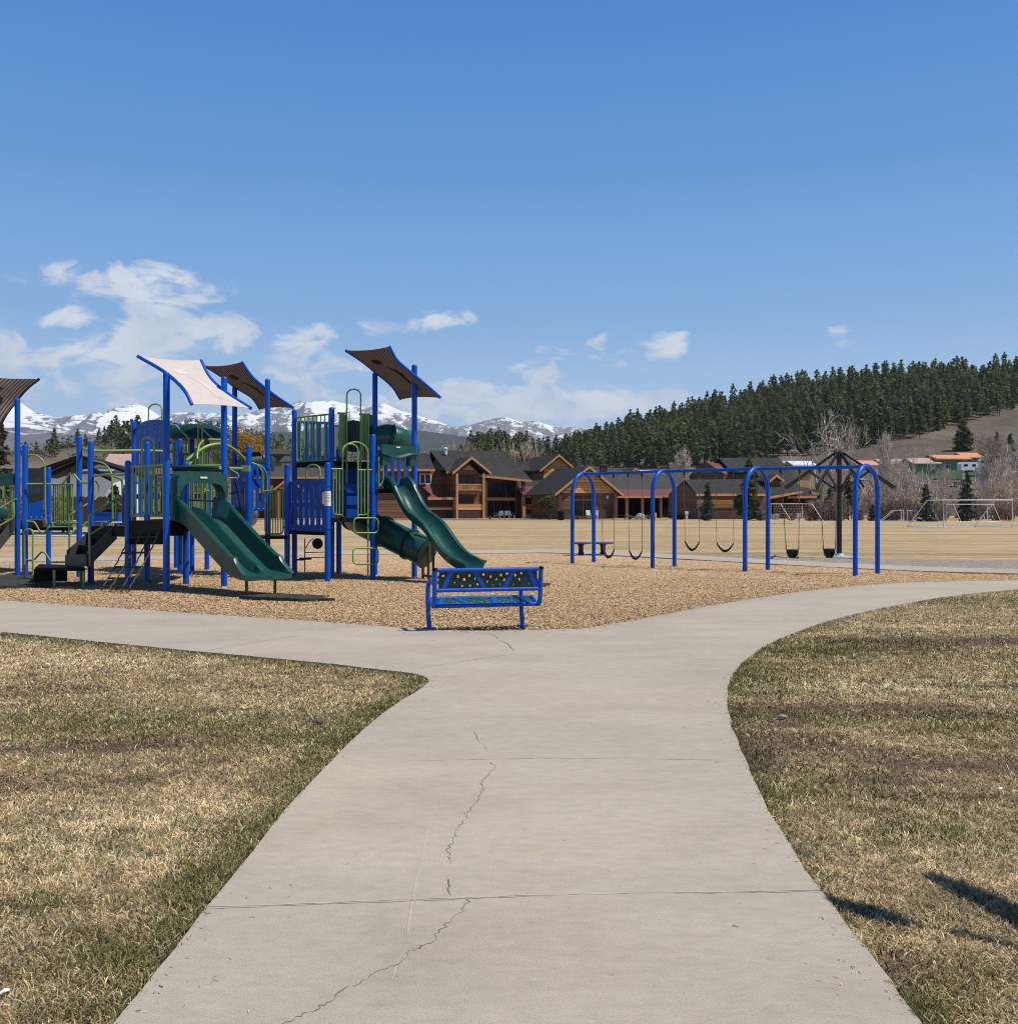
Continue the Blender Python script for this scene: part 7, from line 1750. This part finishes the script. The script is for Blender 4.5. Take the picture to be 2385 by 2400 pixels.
m_ = MB(); m_.box(c+Vector((0, 0, .74)), (1.5, .9, .05)); m_.build('table_top', 'patio_grey', rt, smooth=False)
for x in (-.65, .65):
    for y in (-.35, .35): m_ = MB(); m_.tube([c+Vector((x, y, 0)), c+Vector((x, y, .72))], .03, 6); m_.build('leg', 'galvanised', rt)
chair(1381, 1209, 150, .4, 'cream_wall', 'pale pink armchair left of the pair by the dark lodge entrance', 'armchairs by the lodge entrance', 1.25); chair(1395, 1209, 150, -.3, 'cream_wall', 'pale pink armchair right of the pair by the dark lodge entrance', 'armchairs by the lodge entrance', 1.25)
c = pp(1450, 143); rt = thing('garden_bench', c, 'dark backless slatted bench on the bark strip before the lodge', 'bench'); m_ = MB()
for k in range(4): m_.box(c+Vector((0, -.24+.16*k, .55)), (2.1, .12, .05))
m_.build('seat', 'grey_plastic', rt, smooth=False)
for x in (-.9, .9):
    m_ = MB(); m_.tube([c+Vector((x, -.25, 0)), c+Vector((x, -.25, .52)), c+Vector((x, .25, .52)), c+Vector((x, .25, 0))], .04, 6); m_.build('leg_frame', 'black_metal', rt)
def rock(px, py, d, rx, rz_, label, seed, mat='stone', name='boulder'):
    o = pp(px, d, -.05) if py is None else G(px, py); bm = bmesh.new(); bmesh.ops.create_icosphere(bm, subdivisions=3, radius=1); rd = np.random.default_rng(seed); sh = rd.random(3)*10
    for v in bm.verts:
        k = 1+.45*(fbm(np.array([v.co.x*1.3+sh[0]+v.co.z]), np.array([v.co.y*1.3+sh[1]-v.co.z*.7]), 1.0, 3)[0]-.5); v.co = Vector((v.co.x*rx*k, v.co.y*rx*k*.8, max(v.co.z, -.3)*rz_*k+rz_*.25))
    me = bpy.data.meshes.new(name); bm.to_mesh(me); bm.free(); me.materials.append(MATS[mat]); me.polygons.foreach_set('use_smooth', [True]*len(me.polygons)); me.set_sharp_from_angle(angle=radians(35)); return tag(link(name, me, None, o), label, 'rock')
rock(1500, None, 150, .75, .75, 'pale boulder among dry shrubs by the lodge porch', 3)
def twig_bush(px, d, rx, h, label, seed, mat='shrub_twig', name='round_shrub'):
    o = pp(px, d, -.05); rd = random.Random(seed); m_ = MB()
    for k in range(220):
        a = rd.random()*6.28; e = rd.random()**.5; t = Vector((cos(a)*rx*e, sin(a)*rx*e, h*sqrt(max(.02, 1-e*e*.85))*rd.uniform(.8, 1.0))); m_.tube([o+t*.15*Vector((1, 1, 0)).length*.2, o+t*.6+Vector((0, 0, .05)), o+t], [.022, .018, .012], 3, cap=False)
    return obj1(name, m_, mat, label, 'shrub', o, None, False)
twig_bush(1352, 149, .62, .6, 'low round twiggy shrub left of the dark lodge entrance', 1); twig_bush(1148, 151, .5, .5, 'small round twiggy shrub by the terrace of the balcony lodge', 2)
twig_bush(1476, 149, .95, .65, 'wide dry twiggy shrub in front of the porch, beside the boulder', 3); twig_bush(1520, 150, .8, .75, 'dry twiggy shrub right of the pale boulder', 4)
twig_bush(1854, 128, .85, .95, 'large round twiggy shrub behind the netted goal', 5); twig_bush(1896, 130, .6, .6, 'small round twiggy shrub right of the netted goal', 6)
c = pp(1609, 136); mb = MB(); mb.bbox(c.x-.13, c.x+.13, c.y-.1, c.y+.1, 0, 1.1); mb.bbox(c.x-.22, c.x+.22, c.y-.13, c.y+.13, .75, 1.2); obj1('utility_pedestal', mb, 'white_paint', 'white utility pedestal standing on the lawn edge between second and third arch', 'utility box', c, smooth=False)
c = pp(1871, 122); mb = MB(); mb.bbox(c.x-.1, c.x+.1, c.y-.1, c.y+.1, 0, .9); mb.bbox(c.x-.2, c.x+.2, c.y-.13, c.y+.13, .5, 1.0); obj1('utility_pedestal', mb, 'galvanised', 'grey utility pedestal beside the post of the netted goal', 'utility box', c, smooth=False)
c = pp(1592, 140); mb = MB(); mb.bbox(c.x-.5, c.x+.5, c.y-.4, c.y+.4, 0, .55); mb.bbox(c.x-.53, c.x+.53, c.y-.43, c.y+.43, .55, .66); obj1('storage_box', mb, 'black_coat', 'low dark lidded box on the lawn edge by the white pedestal', 'box', c, smooth=False)
c = pp(1536, 138); mb = MB(); mb.lathe(c, [(.10, 0), (.10, .85), (.07, .95), (.01, .98)], 10); obj1('bollard', mb, 'yellow_paint', 'short yellow bollard in front of the lodge porch, left of the second arch', 'bollard', c)
c = pp(1817, 140); rt = thing('air_conditioner', c, 'grey air conditioning unit against the right lodge wall', 'air conditioner'); mb = MB(); mb.bbox(c.x-.4, c.x+.4, c.y-.35, c.y+.35, 0, .75); mb.build('housing', 'galvanised', rt, smooth=False)
mb = MB()
for k in range(6): mb.bbox(c.x-.36, c.x+.36, c.y-.362, c.y-.35, .1+.1*k, .13+.1*k)
mb.build('grille', 'grey_plastic', rt, smooth=False)
# ------------------------------------------------------------------ behind the left posts
d = 92; mb = MB(); paint('fence_board', (.13, .092, .07), .9, .35, 1.5, .1)
A, B2 = pp(96, d), pp(300, d-1); n = 60; u = (B2-A)/n
for k in range(n): q = A+u*k; e = q+u*.94; hh = 2.55+.05*((k*7) % 3); mb.hexa([q, e, e+Vector((0, .05, 0)), q+Vector((0, .05, 0))], [q+Vector((0, 0, hh)), e+Vector((0, 0, hh)), e+Vector((0, .05, hh)), q+Vector((0, .05, hh))])
obj1('board_fence', mb, 'fence_board', 'tall weathered brown board fence below the pale metal building', 'fence', A.lerp(B2, .5), smooth=False)
def picnic(px, d, rz, label):
    o = pp(px, d, -.05); rt = thing('picnic_table', o, label, 'picnic table', 'pale picnic tables under the pavilion'); U, V, W = Vector((cos(rz), sin(rz), 0)), Vector((-sin(rz), cos(rz), 0)), Vector((0, 0, 1)); ax = (U, V, W)
    m_ = MB(); m_.box(o+W*.75, (1.8, .75, .05), ax); m_.build('table_top', 'galvanised', rt, smooth=False)
    for s_ in (-.62, .62): m_ = MB(); m_.box(o+V*s_+W*.45, (1.8, .27, .05), ax); m_.build('seat', 'galvanised', rt, smooth=False)
    for s_ in (-.65, .65): m_ = MB(); m_.tube([o+U*s_-V*.55, o+U*s_-V*.2+W*.72], .035, 6); m_.tube([o+U*s_+V*.55, o+U*s_+V*.2+W*.72], .035, 6); m_.tube([o+U*s_-V*.65+W*.42, o+U*s_+V*.65+W*.42], .03, 6); m_.build('leg_frame', 'white_paint', rt)
for px, d, rz in ((236, 66, .3), (262, 69, -.4), (284, 64, .9), (140, 67, .1), (160, 72, -.5)): picnic(px, d, rz, 'pale metal picnic table on the slab under the black pavilion')
sheet('pavilion_slab', [pp(90, 72), pp(330, 72), pp(320, 58.5), pp(70, 58.5)], -.04, 'terrace_concrete')
c = pp(254, 72); mb = MB(); mb.bbox(c.x-.85, c.x+.85, c.y-.4, c.y+.4, .55, 1.2); mb.bbox(c.x-.88, c.x+.88, c.y-.43, c.y+.43, 1.2, 1.3); mb.bbox(c.x-.7, c.x-.6, c.y-.3, c.y+.3, 0, .55); mb.bbox(c.x+.6, c.x+.7, c.y-.3, c.y+.3, 0, .55); obj1('storage_chest', mb, 'blue_plastic', 'bright blue lidded chest on short legs behind the picnic tables', 'chest', c, smooth=False)
arr = pine_arrays(61, 3.0, .85, .02, 10, 7, 14, .35, .5, .6); t = make_tree('juniper_shrub', arr, 2.9, .08, 'spruce_needles', 'trunk_bark', 'dark upright juniper under the right end of the pavilion roof', 'shrub', None, 0, 3, 0); t.location = pp(268, 76)
# brush on the scrub hill
Lf = Leaf(); rg2 = np.random.default_rng(15)
for k in range(2600):
    Y = 215+430*rg2.random(); px = -60+1180*rg2.random(); x = X_at(px, Y)
    if fbm(np.array([x]), np.array([Y]), 1/60., 3)[0] < .47+.12*rg2.random(): continue
    z = float(lhill_z(np.array([x]), np.array([Y]))[0]); Lf.clump((x, Y, z+.7), 1.3+1.2*rg2.random(), 12, rg2, .8, .9)
foliage('scrub_leaf', (.035, .034, .022), (.15, .12, .085), .1)
V, T = Lf.arrays(); tag(np_mesh('scrub_brush', V, np.arange(len(V)), 3, 'scrub_leaf', T, 'tint'), 'patches of dark low brush growing on the brown hill behind the playground', 'brush', kind='stuff')
# far wood along the foot of the mountains, left
Lf = Leaf()
for k in range(700):
    px = -40+1120*rg2.random(); Y = 560+140*rg2.random(); x = X_at(px, Y); z = float(lhill_z(np.array([x]), np.array([min(Y, 640)]))[0])
    if fbm(np.array([x]), np.array([Y*.3]), 1/50., 3)[0] < .44: continue
    h_ = 5+5*rg2.random()
    for q in range(3): Lf.clump((x, Y, z+h_*(.3+.28*q)), 1.9*(1-.25*q), 9, rg2, 1.1, 1.3)
V, T = Lf.arrays(); tag(np_mesh('hilltop_wood', V, np.arange(len(V)), 3, 'pine_needles', T, 'tint'), 'thin line of dark wood along the crest of the scrub hill', 'wood', kind='stuff')

# ------------------------------------------------------------------ trees at the right edge whose shade falls into the lawn
CT = 1/tan(SUN_EL)
def cast(px, py, h): g = G(px, py, -.02); return Vector((g.x+SUN_H.x*h*CT, g.y+SUN_H.y*h*CT, h))
YO = Vector((4.1, 2.2, 0))
YT = thing('pine_tree', YO, 'young pine outside the right edge whose two boughs shade the lower right lawn', 'tree')
tk = MB(); tk.tube([YO+Vector((0, 0, -.1)), YO+Vector((.02, .02, 1.4)), YO+Vector((0, 0, 2.6)), YO+Vector((0, 0, 3.4))], [.09, .07, .04, .015], 10)
b1 = [YO+Vector((0, 0, 1.5)), cast(2385, 2225, 1.6), cast(2240, 2192, 1.66), cast(2120, 2165, 1.68), cast(1960, 2119, 1.7)]
b2 = [YO+Vector((0, 0, 2.0)), cast(2500, 2205, 2.1), cast(2385, 2150, 2.18), cast(2290, 2100, 2.2), cast(2190, 2059, 2.2)]
for b_, rr_ in ((b1, [.035, .022, .016, .010, .005]), (b2, [.04, .03, .02, .012, .005])): tk.tube(smooth_path(b_, 4), list(np.interp(np.linspace(0, 4, 17), range(5), rr_)), 7)
tk.build('trunk', 'trunk_bark', YT)
lf = Leaf(); rg3 = np.random.default_rng(4)
for t in np.linspace(0, 1, 18):
    p = b1[3].lerp(b1[4], t); w_ = .03+.035*sin(pi*min(1, t*1.05)); lf.clump(p, w_, 55, rg3, .7, .05)
for t in np.linspace(.0, 1, 8): p = b1[1].lerp(b1[3], t); lf.clump(p, .016, 8, rg3, .7, .03)
for t in np.linspace(0, 1, 36):
    p = b2[1].lerp(b2[3], t*2) if t < .5 else b2[3].lerp(b2[4], t*2-1); w_ = .018+.085*(1-t)**.8; lf.clump(p, w_, 70, rg3, .7, .06)
for k in range(60): h = 1.0+2.3*rg3.random(); a = rg3.random()*6.28; r = .5*(3.5-h)/2.3; lf.clump((YO.x+.15+cos(a)*r, YO.y-.05+sin(a)*r, h), .13, 24, rg3, .7, .09)
V, T = lf.arrays(); np_mesh('crown', V-np.array(YO), np.arange(len(V)), 3, 'olive_needles', T, 'tint', parent=YT, origin=(0, 0, 0))
RT = thing('bare_tree', (11.5, 17.6, 0), 'reddish bare tree reaching in from the right edge above the path', 'tree')
mb = fit(bare_mb(141, 4.0, .7, 6, .09, (2, 4), .15, .0055, .2), 4.1, 6.2); mb.build('branches', 'red_bark', RT, origin=(0, 0, 0), smooth=False, fixn=False)

# ------------------------------------------------------------------ small things lying about
rock(1833, 1680, None, .034, .014, 'small flat pale stone lying on the right lawn near the path', 8, name='stone')
rock(748, 1692, None, .05, .02, 'dark clod of earth on the left lawn near the path', 9, 'trunk_bark', 'clod')
for i, (px, py, rz, m_, lb) in enumerate(((1876, 1829, .3, 'orange_litter', 'orange wrapper scrap on the right lawn, nearer of two'), (1872, 1803, .9, 'orange_litter', 'orange wrapper scrap on the right lawn, farther of two'), (1904, 1887, 1.4, 'tan_bark', 'dry tan leaf on the right lawn below the wrapper scraps'), (10, 2333, .5, 'paper', 'white paper scrap on the lawn at the lower left corner'), (1440, 1695, .2, 'paper', 'tiny white scrap on the concrete path, right of the crack') if False else (2345, 1853, .7, 'paper', 'white paper scrap on the right lawn at the right edge'))):
    o = G(px, py)+Vector((0, 0, .012)); mb = MB(); u, v_ = Vector((cos(rz), sin(rz), .15)), Vector((-sin(rz), cos(rz), .1)); u, v_ = u*.5, v_*.6; mb.slab([o-u*.03-v_*.012, o+u*.0-v_*.014+Vector((0, 0, .005)), o+u*.03-v_*.010, o+u*.032+v_*.012, o+v_*.013+Vector((0, 0, .006)), o-u*.03+v_*.012], .001); obj1('litter_scrap' if m_ != 'tan_bark' else 'dry_leaf', mb, m_, lb, 'litter' if m_ != 'tan_bark' else 'leaf', o, smooth=False)
# ------------------------------------------------------------------ the air
mb = MB(); mb.bbox(-9000, 9000, -200, 11800, -1.5, 1090)
m = bpy.data.materials.new('air'); m.use_nodes = True; MATS['air'] = m; nt = m.node_tree
nt.nodes.remove(nt.nodes['Principled BSDF']); pv = nt.nodes.new('ShaderNodeVolumePrincipled')
pv.inputs['Color'].default_value = (.74, .85, 1.0, 1); pv.inputs['Density'].default_value = 4.4e-5; pv.inputs['Anisotropy'].default_value = .1
L(nt, pv.outputs[0], nt.nodes['Material Output'].inputs['Volume'])
o = mb.build('haze', 'air', smooth=False); o['kind'] = 'stuff'; o.display_type = 'WIRE'
